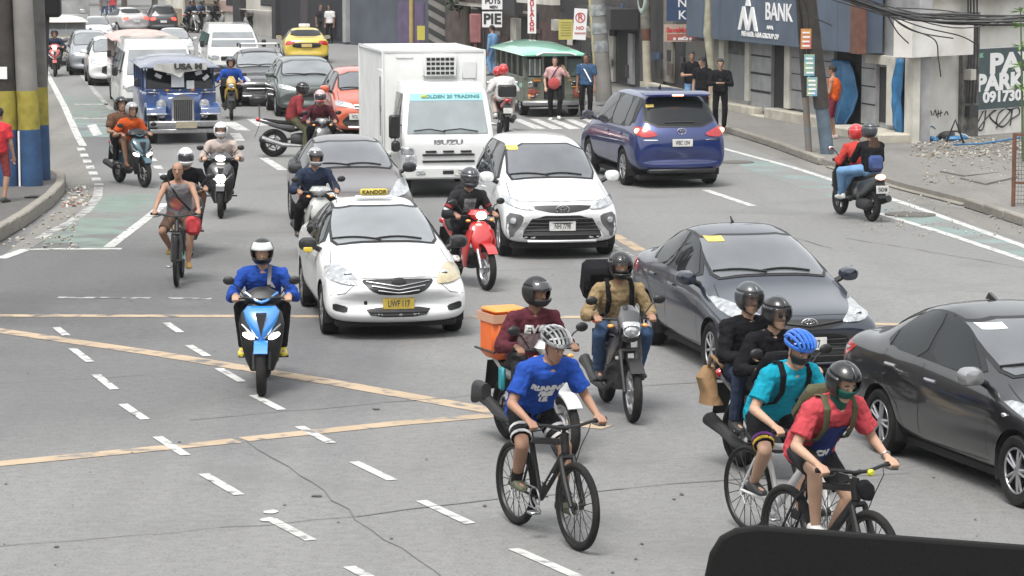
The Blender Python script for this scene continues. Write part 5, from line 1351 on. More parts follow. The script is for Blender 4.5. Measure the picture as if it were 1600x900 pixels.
mb = MB(); strip(sh, 'rear', [(-.82, .62), (-.60, .50), (.60, .50), (.82, .62)], .012, .002, mb); strip(sh, 'rear', [(-.84, .92), (-.78, .68)], .012, .002, mb); strip(sh, 'rear', [(-.84, .92), (-.78, .68)], .012, .002, mb, True); mb.build('bumper_gap', M_SEAMK, INN)
mb = MB(); mb.box((S['r'] + .1, 0, .33), (.16, 1.3, .08), bev=.02); mb.build('bumper_valance', M_BLACK, INN)
mb = MB(); mb.tube([(S['hd'] - 1.2, 0, 1.79), (S['hd'] - 1.3, 0, 1.86)], [.03, .008], 6); mb.build('fin_aerial', M_BLACK, INN)
place(INN, 972, 289, 102, (S['axles'][1], .90))
# --- orange compact SUV
P = paint('burnt_orange', (.50, .085, .03), metal=.2, dirt=.15)
S = mpv_spec(4.1, 1.76, 1.66, 2.52, .84, hood=1.08, cowlz=1.17, slope=.72, R=.345, z0=.30)
ORG, sh = car_base('suv', 'burnt orange compact suv left of the white box truck', 'car', S, P)
lamp(sh, ORG, 'front', [(.46, .83), (.48, .91), (.80, .97), (.82, .84)], M_LENS); panel(sh, ORG, 'front', SY([(.44, .90), (.42, .76)]), M_BLACK, 'grille'); slats(sh, ORG, 'front', [(-.42, .42, .80), (-.42, .42, .87)], M_CHROME, w=.02)
mb = MB(); p, n = sh.hit('front', 0, .84); mb.ell(p + n * .02, (.015, .10, .04), 14, 8); mb.build('emblem', M_CHROME, ORG)
panel(sh, ORG, 'front', SY([(.55, .66), (.72, .50), (.60, .38)]), M_BLACK, 'lower_grille'); slats(sh, ORG, 'front', [(-.55, .55, .38)], M_ALLOY, 'skid_plate', .06, .01)
plate(sh, ORG, 'front', -.35, .62, 'NCG 1032', off=.03); wipers(sh, ORG, 1.19); slats(sh, ORG, 'front', [(-.5, .5, .54)], M_DARK, 'intake_bar', .02)
ORG_S = S
place(ORG, 577, 225, -80, (S['f'], -.1))
# --- dark green grey SUV behind it
P = paint('dark_green_grey', (.075, .095, .088), metal=.4, dirt=.2)
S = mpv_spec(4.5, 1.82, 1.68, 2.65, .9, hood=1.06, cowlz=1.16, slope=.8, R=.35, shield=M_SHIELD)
GRN, sh = car_base('suv', 'dark green grey suv behind the orange suv', 'car', S, P)
lamp(sh, GRN, 'front', [(.46, .80), (.48, .88), (.82, .96), (.82, .82)], M_LENS); panel(sh, GRN, 'front', SY([(.44, .84), (.38, .60)]), M_BLACK, 'grille'); wipers(sh, GRN, 1.18)
GRN.scale = (.95, 1, .90); place(GRN, 522, 184, -80, (S['f'], .55))
# --- black sedan behind the blue jacket rider
P = paint('deep_grey', (.05, .05, .055), metal=.4, dirt=.2)
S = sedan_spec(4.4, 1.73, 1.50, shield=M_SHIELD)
DRK, sh = car_base('sedan', 'dark grey sedan with silver bumper lines and a roof rack behind the rider in blue', 'car', S, P)
lamp(sh, DRK, 'front', [(.40, .66), (.42, .76), (.62, .82), (.80, .86), (.80, .72)], M_LENS); panel(sh, DRK, 'front', SY([(.42, .58), (.56, .34)]), M_BLACK, 'grille'); slats(sh, DRK, 'front', [(-.5, .5, .50), (-.6, .6, .30)], M_ALLOY, w=.03); plate(sh, DRK, 'front', .36, .60, 'ABM 402', off=.03); wipers(sh, DRK, 1.045)
for s_ in (-1, 1):
    mb = MB(); mb.tube([(-.1, s_ * .5, 1.50), (-.1, s_ * .5, 1.60), (-1.1, s_ * .5, 1.60), (-1.1, s_ * .5, 1.50)], .02, 6); mb.build('roof_rail', M_BLACK, DRK)
mb = MB(); mb.box((-.3, 0, 1.61), (.2, .95, .05), bev=.015); mb.build('roof_bar', M_WHITEP, DRK)
DRK.scale = (1, 1.1, 1.02); place(DRK, 415, 167, -80, (S['f'], -.05))
# --- yellow taxi seen from behind, crossing to the right
P = paint('taxi_yellow', (.60, .44, .04), dirt=.12)
S = sedan_spec(4.4, 1.73, 1.475)
YEL, sh = car_base('taxi', 'yellow taxi sedan seen from behind near the dark carport', 'taxi', S, P)
panel(sh, YEL, 'rear', [(.42, .84), (.48, .96), (.74, .94), (.80, .76), (.66, .78)], M_RED_LENS, 'tail_light', .012, mirror=True)
panel(sh, YEL, 'rear', SY([(.40, .88), (.56, .78), (.48, .66)]), M_BLACK, 'plate_recess'); plate(sh, YEL, 'rear', 0, .76, '', (.60, .44, .15), off=.03)
lamp(sh, YEL, 'front', [(.42, .66), (.44, .76), (.78, .84), (.8, .7)], M_LENS)
mb = MB(); mb.box((-.3, 0, 1.54), (.15, .42, .14), bev=.02); mb.build('roof_sign', M_WHITEP, YEL)
YEL.scale = (.92, .98, .88); place(YEL, 480, 100, 97, (S['r'], 0))
# --- far sedans and SUVs
def simple_car(kind, name, label, col, px, py, yaw, anchor, metal=.3, rear=False, sc_=1., **kw):
    P = paint('car_%02d_%02d_%02d' % tuple(int(c * 99) for c in col), col, metal=metal, dirt=.12)
    S = sedan_spec(**kw) if kind == 'sedan' else mpv_spec(**kw)
    S['lv'] = 2
    root, sh = car_base(name, label, 'car', S, P, 'cars queueing in the far traffic')
    k = 1 if kind == 'sedan' else 1.15
    lamp(sh, root, 'front', [(.42, .66 * k), (.44, .77 * k), (.78, .84 * k), (.8, .7 * k)], M_LENS); panel(sh, root, 'front', SY([(.40, .64 * k), (.44, .40)]), M_BLACK, 'grille')
    panel(sh, root, 'rear', [(.46, .80), (.46, .96), (.74, .94), (.78, .76)], M_RED_LIT if rear else M_RED_LENS, 'tail_light', .012, mirror=True)
    plate(sh, root, 'front', 0, .48, '', off=.03); plate(sh, root, 'rear', 0, .70, '', off=.03)
    root.scale = (sc_,) * 3; place(root, px, py, yaw, tuple(q * sc_ for q in anchor)); return root, S
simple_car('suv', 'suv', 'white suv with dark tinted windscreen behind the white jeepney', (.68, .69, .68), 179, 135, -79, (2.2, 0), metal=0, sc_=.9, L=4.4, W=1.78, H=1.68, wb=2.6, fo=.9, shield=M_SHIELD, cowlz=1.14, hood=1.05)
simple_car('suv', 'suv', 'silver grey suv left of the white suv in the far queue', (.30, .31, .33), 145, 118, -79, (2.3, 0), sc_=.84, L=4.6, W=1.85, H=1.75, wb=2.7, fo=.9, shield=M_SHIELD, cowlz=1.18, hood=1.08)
simple_car('sedan', 'sedan', 'white sedan half hidden behind the silver grey suv', (.6, .6, .6), 154, 68, -79, (2.2, 0), metal=0, sc_=.78)
simple_car('sedan', 'sedan', 'silver white sedan seen from behind with red tail lights at the top of the street', (.58, .56, .56), 214, 52, 118, (-2.2, 0), rear=True, sc_=.84)
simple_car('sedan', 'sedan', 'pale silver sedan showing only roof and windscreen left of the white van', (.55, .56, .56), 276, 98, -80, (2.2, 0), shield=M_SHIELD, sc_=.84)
simple_car('suv', 'suv', 'dark suv with a glowing red lamp beside the silver white sedan far away', (.04, .04, .045), 256, 52, 100, (-2.2, 0), rear=True, sc_=.8, L=4.4, W=1.78, H=1.72, wb=2.6, fo=.9, cowlz=1.16, hood=1.06)
# ------------------------------------------------------------------ box truck, jeepneys, vans, bus
def flat_part(name, m, parent, boxes, bev=.02):
    mb = MB()
    for c, s_ in boxes: mb.box(c, s_, bev=bev)
    return mb.build(name, m, parent)
def prof_body(mb, secs):
    """secs along x: (x, half width, z bottom, z top, half width top)"""
    R = []
    for x, w, z0, z1, wt in secs:
        c = .04
        R.append([V((x, y, z)) for y, z in ((-w + c, z0), (w - c, z0), (w, z0 + c), (w, z0 + (z1 - z0) * .5), (wt, z1 - c * 1.6), (wt - c * 1.6, z1), (-wt + c * 1.6, z1), (-wt, z1 - c * 1.6), (-w, z0 + (z1 - z0) * .5), (-w, z0 + c))])
    return mb.rings(R)
# --- white refrigerated box truck (origin under the front bumper)
P = paint('truck_white', (.62, .63, .62), dirt=.12); PB = mat('box_white', (.72, .73, .72), rough=.75, var=.14, vscale=2, detail=8, spec=.1)
TR = thing('box_truck', 'white refrigerated box truck with a blue strip over its windscreen', 'truck')
mb = MB(); prof_body(mb, [(-.0, .80, .42, .98, .80), (-.03, .845, .36, 1.08, .83), (-.10, .85, .34, 1.16, .835), (-.22, .85, .34, 1.55, .80), (-.38, .85, .34, 1.95, .755), (-.52, .85, .34, 2.04, .73), (-1.45, .85, .34, 2.06, .73), (-1.55, .84, .36, 2.0, .73)]); mb.build('cab', P, TR, sharp=50)
def on_cab(z): return -.10 - .28 * (max(0, z - 1.16) / .79)
mb = MB(); y0, y1 = .74, .66; z0, z1 = 1.15, 1.88
mb.prism([(on_cab(z0) + .025, -y0, z0), (on_cab(z0) + .025, y0, z0), (on_cab(z1) + .03, y1, z1), (on_cab(z1) + .03, -y1, z1)], (-.03, 0, 0)); mb.build('windscreen', mat('truck_glass', (.27, .31, .32), rough=.06, coat=1., ior=1.7, var=.3, vscale=1.5), TR, bevel=.01)
mb = MB(); mb.prism([(on_cab(1.74) + .034, -.675, 1.74), (on_cab(1.74) + .034, .675, 1.74), (on_cab(1.87) + .036, .655, 1.87), (on_cab(1.87) + .036, -.655, 1.87)], (-.01, 0, 0)); sv = mb.build('sun_strip', mat('sky_blue_strip', (.30, .55, .60), rough=.4), TR, smooth=False)
upv = V((on_cab(1.87) - on_cab(1.74), 0, .13)); mb = MB(); text_mb(mb, 'GOLDEN 20 TRADING', .085, frame((on_cab(1.81) + .042, .08, 1.81), (0, 1, 0), upv), .002, .002, sx=1.25); mb.build('lettering', mat('teal_letter', (.03, .18, .18)), sv, smooth=False)
mb = MB(); mb.ell((on_cab(1.81) + .04, -.40, 1.81), (.01, .06, .04), 12, 6); mb.build('badge', mat('lime_badge', (.45, .5, .08)), sv)
for s_ in (1, -1):
    mb = MB(); mb.prism([(-.30, s_ * .852, 1.16), (-1.30, s_ * .852, 1.16), (-1.30, s_ * .76, 1.86), (-.52, s_ * .76, 1.86)], (0, s_ * .006, 0)); mb.build('door_window', M_GLASS, TR, smooth=False)
    mb = MB(); mb.box((.0, s_ * .70, .64), (.05, .24, .30), bev=.03); mb.box((-.06, s_ * .80, .86), (.12, .12, .16), bev=.03); mb.build('headlight', M_LENS, TR)
    mb = MB(); mb.box((-.03, s_ * .72, .85), (.12, .18, .14), bev=.02); mb.build('side_lamp', M_LENS, TR)
    if s_ > 0: mb = MB(); mb.m(M_BLACK); mb.tube([(-.22, .8, 1.3), (-.05, .92, 1.3)], .012, 5); mb.box((-.05, .94, 1.25), (.07, .09, .22), bev=.02); mb.build('wing_mirror', None, TR)
    else: mb = MB(); mb.m(M_BLACK); mb.tube([(-.22, s_ * .82, 1.30), (.06, s_ * .98, 1.35), (.08, s_ * .98, .92), (-.10, s_ * .84, .88)], .014, 6); mb.box((.07, s_ * .99, 1.30), (.10, .20, .42), bev=.03); mb.box((.08, s_ * .97, .95), (.10, .16, .20), bev=.04); mb.build('wing_mirror', None, TR)
    for xa in (-.75, -3.35): wheel(TR, xa, s_ * .84, .36, .22, .2, 0, 6, M_WHITEP)
mb = MB(); mb.box((.03, 0, .46), (.14, 1.66, .22), bev=.03); bp_ = mb.build('bumper', P, TR)
flat_part('fog_lamp', M_LENS, bp_, [((.105, s_ * .52, .47), (.02, .16, .08)) for s_ in (1,)], .01); flat_part('fog_lamp', M_LENS, bp_, [((.105, -.52, .47), (.02, .16, .08))], .01)
flat_part('bumper_step', M_BLACK, bp_, [((.10, -.02, .47), (.02, .20, .07))], .008)
plate(None, bp_, 'front', (.10, .28, .47), 0, 'CCB 1042', w=.36, h=.12, off=.01)
mb = MB()
for z, w_ in ((.78, .25), (.66, .85)): mb.box((.0, 0, z), (.06, .95 if w_ > .5 else .95, .035 if w_ < .5 else .04), bev=.006)
mb.build('grille_slot', M_BLACK, TR)
for y in (-.32, 0, .32): flat_part('grille_slot', M_BLACK, TR, [((.005, y, .84), (.05, .20, .035))], .006)
mb = MB(); text_mb(mb, 'ISUZU', .125, frame((-.02, .0, 1.0), (0, 1, 0), (0, 0, 1)), .006, .02, sx=1.55); mb.build('maker_letters', M_ALLOY, TR, smooth=False)
mb = MB()
for y0, y1, z in ((-.05, -.62, 1.19), (.55, -.08, 1.19)): mb.tube([(on_cab(z) + .05, y0, z), (on_cab(z) + .06, (y0 + y1) / 2, z + .05), (on_cab(z) + .05, y1, z + .02)], .012, 5)
mb.build('wiper', M_BLACK, TR)
mb = MB(); mb.box((-3.55, 0, 1.62), (3.6, 1.90, 1.92), bev=.03); bx = mb.build('cargo_box', PB, TR)
mb = MB()
for y in (-.95, .95):
    for z in (.68, 2.56): mb.box((-3.55, y, z), (3.62, .05, .06), bev=.01)
    for x in (-1.76, -5.34): mb.box((x, y, 1.62), (.05, .05, 1.94), bev=.01)
for z in (.68, 2.57): mb.box((-1.76, 0, z), (.05, 1.9, .06), bev=.01)
mb.build('edge_trim', P, bx)
mb = MB(); mb.box((-2.2, -.955, 1.55), (.62, .02, 1.35), bev=.01); mb.build('side_door', PB, bx)
mb = MB(); mb.tube([(-1.95, -.985, 1.0), (-1.95, -.985, 2.1)], .012, 6); mb.box((-1.95, -.98, 1.5), (.05, .03, .12)); mb.build('door_bar', M_STEEL, bx)
mb = MB(); mb.box((-1.70, .10, 2.30), (.14, .62, .40), bev=.02); ac = mb.build('cooling_unit', P, bx)
mb = MB()
for r_ in range(4):
    for c_ in range(6): mb.box((-1.625, -.12 + c_ * .088, 2.17 + r_ * .085), (.01, .07, .052))
mb.build('cooling_grille', M_BLACK, ac, smooth=False)
flat_part('side_panel', P, bx, [((-1.73, .66, 2.22), (.04, .26, .32)), ], .01); flat_part('small_badge', M_WHITEP, bx, [((-1.74, -.55, 2.47), (.02, .32, .06))], .01)
flat_part('chassis', M_BLACK, TR, [((-3.3, 0, .52), (4.2, .7, .2)), ((-1.5, 0, .42), (.9, 1.5, .2))], .02)
place(TR, 701, 309, -80, (0, 0))

# --- jeepneys (origin under the front bumper centre)
def jeepney(name, label, bodyc, roofc, px, py, yaw, detail=True, L=5.2, W=1.75, roofm=None, face='jeep', sign=None):
    B = paint('jeep_%02d_%02d_%02d' % tuple(int(c * 99) for c in bodyc), bodyc, dirt=.35); RF = roofm or paint('jroof_%02d_%02d_%02d' % tuple(int(c * 99) for c in roofc), roofc, dirt=.3, rough=.5)
    t = thing(name, label, 'jeepney'); w = W / 2
    mb = MB(); prof_body(mb, [(-.30, .40, .52, 1.08, .36), (-.34, .44, .50, 1.14, .40), (-1.25, .62, .50, 1.22, .56)]); mb.build('bonnet', B, t, sharp=50)
    mb = MB(); prof_body(mb, [(-1.2, w * .92, .45, 1.22, w * .92), (-1.4, w, .42, 1.22, w), (-L + .05, w, .42, 1.22, w), (-L, w * .97, .45, 1.2, w * .97)]); mb.build('body', B, t, sharp=50)
    for s_ in (1, -1):
        mb = MB(); mb.prism([(x, s_ * .40, z) for x, z in ((-.06, .72), (-.12, .87), (-.35, .98), (-.90, .98), (-1.25, .74), (-1.25, .5), (-1.1, .5), (-1.02, .72), (-.80, .88), (-.42, .89), (-.20, .79), (-.13, .70))], (0, s_ * .46, 0)); fd = mb.build('mudguard', B, t, bevel=.02)
    flat_part('mudguard_edge', M_CHROME, fd, [((-.05, .62, .73), (.04, .48, .04))], .01); flat_part('mudguard_edge', M_CHROME, fd, [((-.05, -.62, .73), (.04, .48, .04))], .01)
    # grille and lamps
    mb = MB(); mb.m(M_CHROME); mb.prism([(-.27, -.26, .50), (-.27, .26, .50), (-.27, .26, 1.10), (-.27, 0, 1.19), (-.27, -.26, 1.10)], (-.08, 0, 0)); mb.m(M_BLACK); mb.box((-.262, 0, .80), (.02, .42, .52)); mb.m(M_STEEL)
    for k in range(9): mb.box((-.25, -.18 + k * .045, .80), (.012, .008, .5))
    mb.build('grille', None, t, smooth=False)
    for s_ in (1, -1):
        mb = MB(); mb.m(B); mb.lathe((-.30, s_ * .50, .95), (1, 0, 0), [(-.2, .04), (-.06, .11), (.05, .12)], 18); mb.m(M_LENS); mb.lathe((-.25, s_ * .50, .95), (1, 0, 0), [(0, .11), (.02, .10), (.035, .03)], 18); mb.m(M_CHROME); mb.torus((-.25, s_ * .50, .95), (1, 0, 0), .112, .014, 20, 6); mb.build('headlight', None, t)
        mb = MB(); mb.box((-.26, s_ * .50, .66), (.06, .15, .07), bev=.02); mb.build('marker_lamp', M_LENS, t)
        wheel(t, -.62, s_ * w * .93, .36, .22, .2, 0, 6, M_STEEL); wheel(t, -L + 1.0, s_ * w * .97, .36, .22, .2, 0, 6, M_STEEL)
        mb = MB(); mb.tube([(-1.15, s_ * w * .95, 1.3), (-1.0, s_ * (w + .12), 1.42)], .012, 5); mb.box((-1.0, s_ * (w + .14), 1.45), (.05, .12, .2), bev=.02); mb.build('wing_mirror', M_BLACK, t)
    mb = MB(); mb.m(M_STEEL); mb.box((.02, 0, .50), (.10, W * .92, .15), bev=.03); mb.box((.0, 0, .33), (.08, W * .90, .11), bev=.02); b_ = mb.build('bumper', None, t); plate(None, b_, 'front', (.075, .05, .48), 0, '', (.34, .30, .22), w=.5, h=.16, off=.01)
    # windscreen frame, pillars, roof
    x0, x1 = -1.22, -1.42; mb = MB()
    mb.tube([(x0, -w * .93, 1.22), (x1, -w * .9, 1.86), (x1, w * .9, 1.86), (x0, w * .93, 1.22)], .04, 6); mb.tube([(x0, 0, 1.2), (x1, 0, 1.86)], .025, 6); mb.box((x0 + .01, 0, 1.24), (.06, W * .93, .08), bev=.02)
    n_ = 5
    mb.build('windscreen_frame', B, t)
    for k in range(n_):
        for s_ in (1, -1): mb = MB(); mb.box((-1.9 - k * (L - 2.1) / (n_ - 1), s_ * (w - .04), 1.52), (.06, .05, .70)); mb.build('pillar', B, t)
    mb = MB(); mb.prism([(x0 + .0, -w * .88, 1.28), (x0 + .0, w * .88, 1.28), (x1 + .01, w * .85, 1.83), (x1 + .01, -w * .85, 1.83)], (-.012, 0, 0)); mb.build('windscreen', M_GLASS if face == 'jeep' else M_SHIELD, t, smooth=False)
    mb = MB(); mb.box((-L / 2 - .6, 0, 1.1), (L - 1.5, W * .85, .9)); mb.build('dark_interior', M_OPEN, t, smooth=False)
    mb = MB(); R = []
    for x, h_ in ((-.88, -.06), (-.92, .0), (-1.3, .10), (-2.2, .16), (-L + .5, .14), (-L - .12, .05), (-L - .15, 0)):
        R.append([V((x, (w + .06) * c, 1.84 + max(h_, -.03) * (1 - abs(c) ** 3) * 1.15 + (.0 if abs(c) < 1 else -.03))) for c in (-1, -.9, -.6, -.3, 0, .3, .6, .9, 1)] + [V((x, (w + .06) * c, 1.80)) for c in (1, .5, 0, -.5, -1)])
    mb.rings(R); rf = mb.build('roof', RF, t)
    return t
J = jeepney('jeepney', 'blue jeepney with chrome grille and a white torn sign along its roof front', (.025, .065, .20), (.22, .24, .30), 0, 0, 0, roofm=mat('faded_blue_roof', (.20, .225, .30), rough=.4, coat=.4, var=.5, vscale=1.5))
mb = MB(); mb.prism([(-.86, -.62, 1.90), (-.86, .62, 1.92), (-.88, .62, 1.76), (-.90, .1, 1.70), (-.90, .0, 1.56), (-.90, -.2, 1.66), (-.88, -.62, 1.76)], (-.02, 0, 0)); sb = mb.build('roof_sign', mat('dirty_white', (.55, .54, .50), rough=.7, var=.3, vscale=6), J, smooth=False)
mb = MB(); text_mb(mb, 'USA M', .19, frame((-.852, .18, 1.83), (0, 1, 0), (0, 0, 1)), .01, .004, sx=1.2); mb.build('letters', M_LETK, sb, smooth=False)
mb = MB(); mb.box((-1.16, -.05, 1.48), (.02, .3, .32)); mb.box((-1.16, .25, 1.38), (.02, .18, .2)); mb.build('windscreen_papers', M_LETW, J, smooth=False)
for k in range(5):
    mb = MB(); mb.ell((-1.17, -.6 + k * .3, 1.245), (.03, .045, .03), 8, 6); mb.build('marker_lamp', M_AMBER if k % 2 else M_LENS, J)
mb = MB(); mb.box((-.37, 0, 1.20), (.05, .72, .03), bev=.01); mb.box((-1.17, 0, 1.19), (.03, 1.5, .03), bev=.01); mb.build('chrome_strip', M_CHROME, J)
mb = MB()
for k, (y, z) in enumerate(((-.5, 1.60), (-.22, 1.66), (.45, 1.66), (.62, 1.55))): mb.box((-1.21, y, z), (.01, .16, .09), Matrix.Rotation(k * .4 - .5, 3, 'X'))
mb.build('windscreen_sticker', M_LETW, J)
place(J, 288, 226, -79, (0, 0)); J.scale = (.95, .97, .94)
J2 = jeepney('jeepney', 'jeepney with faded pink and white roof behind the white van in the left queue', (.30, .24, .22), (.5, .4, .38), 0, 0, 0, roofm=mat('pinkish_roof', (.52, .44, .41), rough=.6, var=.7, var2=(.42, .25, .22), vscale=3)); place(J2, 233, 168, -79, (0, 0))
J3 = jeepney('jeepney', 'cream coloured jeepney at the far left in front of the bus', (.38, .37, .33), (.55, .53, .48), 0, 0, 0, face='x', roofm=mat('cream_roof', (.60, .58, .52), rough=.5, var=.3)); J3.scale = (.86,) * 3; place(J3, 106, 103, -79, (0, 0))
mb = MB(); mb.m(mat('red_arch', (.35, .10, .06), rough=.6, var=.5)); mb.box((-1.32, 0, 1.85), (.06, 1.4, .16), bev=.03); mb.build('visor_board', None, J3)
# --- vans
def van(name, label, px, py, yaw, L=4.9, W=1.75, H=1.98, high=False, col=(.66, .67, .65), sun=None):
    P = paint('van_%02d_%02d' % (col[0] * 99, col[2] * 99), col, dirt=.14); t = thing(name, label, 'van'); w = W / 2
    mb = MB(); prof_body(mb, [(0, w * .86, .38, .78, w * .8), (-.05, w * .95, .30, .95, w * .88), (-.22, w, .28, 1.10, w * .93), (-.50, w, .28, 1.36, w * .9), (-.90, w, .28, H - .16, w * .80), (-1.1, w, .28, H - .05, w * .77), (-1.8, w, .28, H, w * .78), (-L + .3, w, .28, H, w * .78), (-L + .05, w, .3, H - .08, w * .76), (-L, w * .96, .36, H - .25, w * .74)]); mb.build('body', P, t, sharp=45)
    def fx(z): return -.22 - .28 * (z - 1.10) / .26 if z < 1.36 else -.50 - .40 * (z - 1.36) / (H - .16 - 1.36)
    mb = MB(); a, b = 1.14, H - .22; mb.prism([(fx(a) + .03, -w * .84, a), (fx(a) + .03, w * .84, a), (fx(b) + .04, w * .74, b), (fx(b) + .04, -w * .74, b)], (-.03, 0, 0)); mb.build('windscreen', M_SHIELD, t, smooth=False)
    for s_ in (1, -1):
        for xa, xb, nm in ((-.95, -1.75, 'door_window'), (-1.9, -2.9, 'side_window'), (-3.0, -L + .3, 'side_window')):
            mb = MB(); mb.prism([(xa + .25 if nm == 'door_window' else xa, s_ * (w * .985), 1.16), (xb, s_ * w * .985, 1.16), (xb, s_ * w * .84, H - .28), (xa, s_ * w * .84, H - .28)], (0, s_ * .014, 0)); mb.build(nm, M_GLASS, t, smooth=False)
        mb = MB(); mb.pod([(.01, s_ * w * .72, .78, .14, .07), (-.10, s_ * w * .78, .82, .17, .10)]); mb.build('headlight', M_LENS, t)
        mb = MB(); mb.box((-.55, s_ * (w + .12), 1.22), (.08, .15, .24), bev=.03); mb.tube([(-.6, s_ * w * .9, 1.2), (-.55, s_ * (w + .1), 1.25)], .015, 5); mb.build('wing_mirror', M_BLACK, t)
        wheel(t, -.95, s_ * w * .98, .33, .2, .2, 0, 6); wheel(t, -L + 1.0, s_ * w * .98, .33, .2, .2, 0, 6)
        mb = MB(); mb.box((-L + .02, s_ * w * .85, 1.0), (.05, .14, .4), bev=.02); mb.build('tail_light', M_RED_LENS, t)
    mb = MB(); mb.box((0, 0, .76), (.05, w * 1.0, .14), bev=.02); mb.build('grille', M_BLACK, t); mb = MB(); mb.box((.02, 0, .44), (.08, W * .92, .22), bev=.03); mb.build('bumper', M_DARK, t); plate(None, t, 'front', (.07, 0, .46), 0, '', off=.0)
    place(t, px, py, yaw, (0, 0)); return t
van('van', 'white van with stickers on its windscreen right of the white jeepney queue', 367, 128, -80, L=4.6, W=1.75, H=1.80)
van('van', 'high roofed white van directly behind the blue jeepney', 251, 186, -79, L=5.0, W=2.0, H=1.98)
# --- bus at the top left
t = thing('bus', 'grey white bus at the very top left of the street', 'bus'); P = paint('bus_grey', (.40, .41, .41), dirt=.3)
mb = MB(); prof_body(mb, [(0, 1.15, .4, 2.9, 1.1), (-.1, 1.25, .35, 3.0, 1.2), (-9, 1.25, .35, 3.0, 1.2)]); mb.build('body', P, t, sharp=45)
mb = MB(); mb.box((.02, 0, 2.0), (.06, 2.1, 1.0), bev=.02); mb.build('windscreen', mat('bus_glass', (.10, .17, .15), rough=.05, coat=1.), t)
mb = MB(); mb.box((.03, 0, .55), (.1, 2.3, .3), bev=.03); mb.build('bumper', P, t)
for s_ in (1, -1):
    mb = MB(); mb.box((.03, s_ * .9, .85), (.06, .3, .2), bev=.03); mb.build('headlight', M_LENS, t); wheel(t, -2, s_ * 1.23, .5, .28, .3, 0, 8); wheel(t, -7, s_ * 1.23, .5, .28, .3, 0, 8)
place(t, 102, 44, -79, (0, 0))

# --- green roofed jeepney seen from behind (origin under the rear bumper centre, x forward)
t = thing('jeepney', 'parked jeepney with mint green roof and open dark rear door, seen from behind', 'jeepney'); W_ = 1.95; w = W_ / 2
M_JB = mat('scuffed_steel', (.20, .21, .17), rough=.45, metal=.3, var=.9, var2=(.09, .11, .08), vscale=3.5, detail=9); MG = paint('mint_roof', (.20, .52, .38), dirt=.2)
mb = MB()
for s_ in (1, -1):
    mb.box((2.6, s_ * (w - .03), .82), (5.2, .06, .75), bev=.01)
    for k in range(6): mb.box((.05 + k * 1.0, s_ * (w - .03), 1.5), (.09, .06, .75), bev=.01)
mb.box((.02, -w + .34, .82), (.06, .62, .75), bev=.01); mb.box((.02, w - .34, .82), (.06, .62, .75), bev=.01)
mb.box((.02, -w + .06, 1.5), (.06, .12, .8)); mb.box((.02, w - .06, 1.5), (.06, .12, .8)); mb.box((.02, -.36, 1.5), (.06, .08, .8)); mb.box((.02, .36, 1.5), (.06, .08, .8)); mb.box((.02, 0, .46), (.12, W_, .12), bev=.02)
mb.build('body', M_JB, t)
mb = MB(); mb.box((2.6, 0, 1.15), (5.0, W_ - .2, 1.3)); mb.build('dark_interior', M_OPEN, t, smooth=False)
for s_ in (1, -1):
    mb = MB(); mb.box((.0, s_ * .66, 1.48), (.02, .48, .50)); mb.build('rear_window', mat('hazy_glass', (.16, .19, .18), rough=.15, coat=.6, var=.6, vscale=4), t, smooth=False)
    mb = MB(); mb.box((-.03, s_ * .68, .98), (.03, .30, .16), bev=.01); mb.build('chrome_panel', M_CHROME, t)
    mb = MB(); mb.box((-.03, s_ * .70, .72), (.04, .22, .26), bev=.02); mb.build('tail_light', mat('faded_red_lens', (.32, .07, .05), rough=.4, var=.5, vscale=12), t)
    wheel(t, 1.0, s_ * (w - .06), .36, .24, .2, 0, 6, M_STEEL); wheel(t, 4.4, s_ * (w - .06), .36, .24, .2, 0, 6, M_STEEL)
mb = MB(); mb.box((-.06, 0, .42), (.14, W_ + .05, .14), bev=.03); mb.box((-.04, 0, .28), (.1, W_ * .8, .06), bev=.02); mb.build('bumper', M_STEEL, t)
mb = MB(); R = []
for x, h_ in ((-.32, 0), (-.28, .06), (.3, .13), (2.5, .20), (5.0, .16), (5.9, .05)):
    R.append([V((x, (w + .08) * c, 1.92 + h_ * (1 - abs(c) ** 2.4) * 1.3 - .07 * abs(c) ** 3)) for c in (-1, -.9, -.7, -.4, 0, .4, .7, .9, 1)] + [V((x, (w + .06) * c, 1.84)) for c in (1, .5, 0, -.5, -1)])
mb.rings(R); mb.build('roof', MG, t)
mb = MB(); mb.tube([(-.34, -.62, 1.86), (-.34, -.42, 1.92), (-.34, .42, 1.94), (-.34, .62, 1.86)], .03, 6); mb.build('chrome_arch', M_WHITEP, t)
mb = MB(); prof_body(mb, [(5.1, .6, .5, 1.1, .55), (6.3, .5, .5, 1.0, .4)]); mb.build('bonnet', M_JB, t)
mb = MB()
for k in range(3): mb.box((-.005, .45 + k * .16, 1.50), (.02, .02, .48))
mb.build('window_bars', M_WHITEP, t)
rnd = random.Random(4)
for k in range(16):
    mb = MB(); mb.box((-.055, rnd.choice((-1, 1)) * rnd.uniform(.42, .88), rnd.uniform(.55, 1.15)), (.02, rnd.uniform(.05, .25), rnd.uniform(.02, .07)), bev=.005); mb.build('trim_piece', rnd.choice((M_CHROME, M_WHITEP, M_AMBER, M_DARK, MATS['faded_red_lens'])), t)
for k in range(6):
    mb = MB(); mb.box((.3 + k * .8, 1.0, .95), (.5, .02, .12), bev=.005); mb.build('side_panel', rnd.choice((M_CHROME, M_WHITEP, MG)), t)
place(t, 866, 183, 99, (0, 0)); t.scale = (.95, .84, .87)
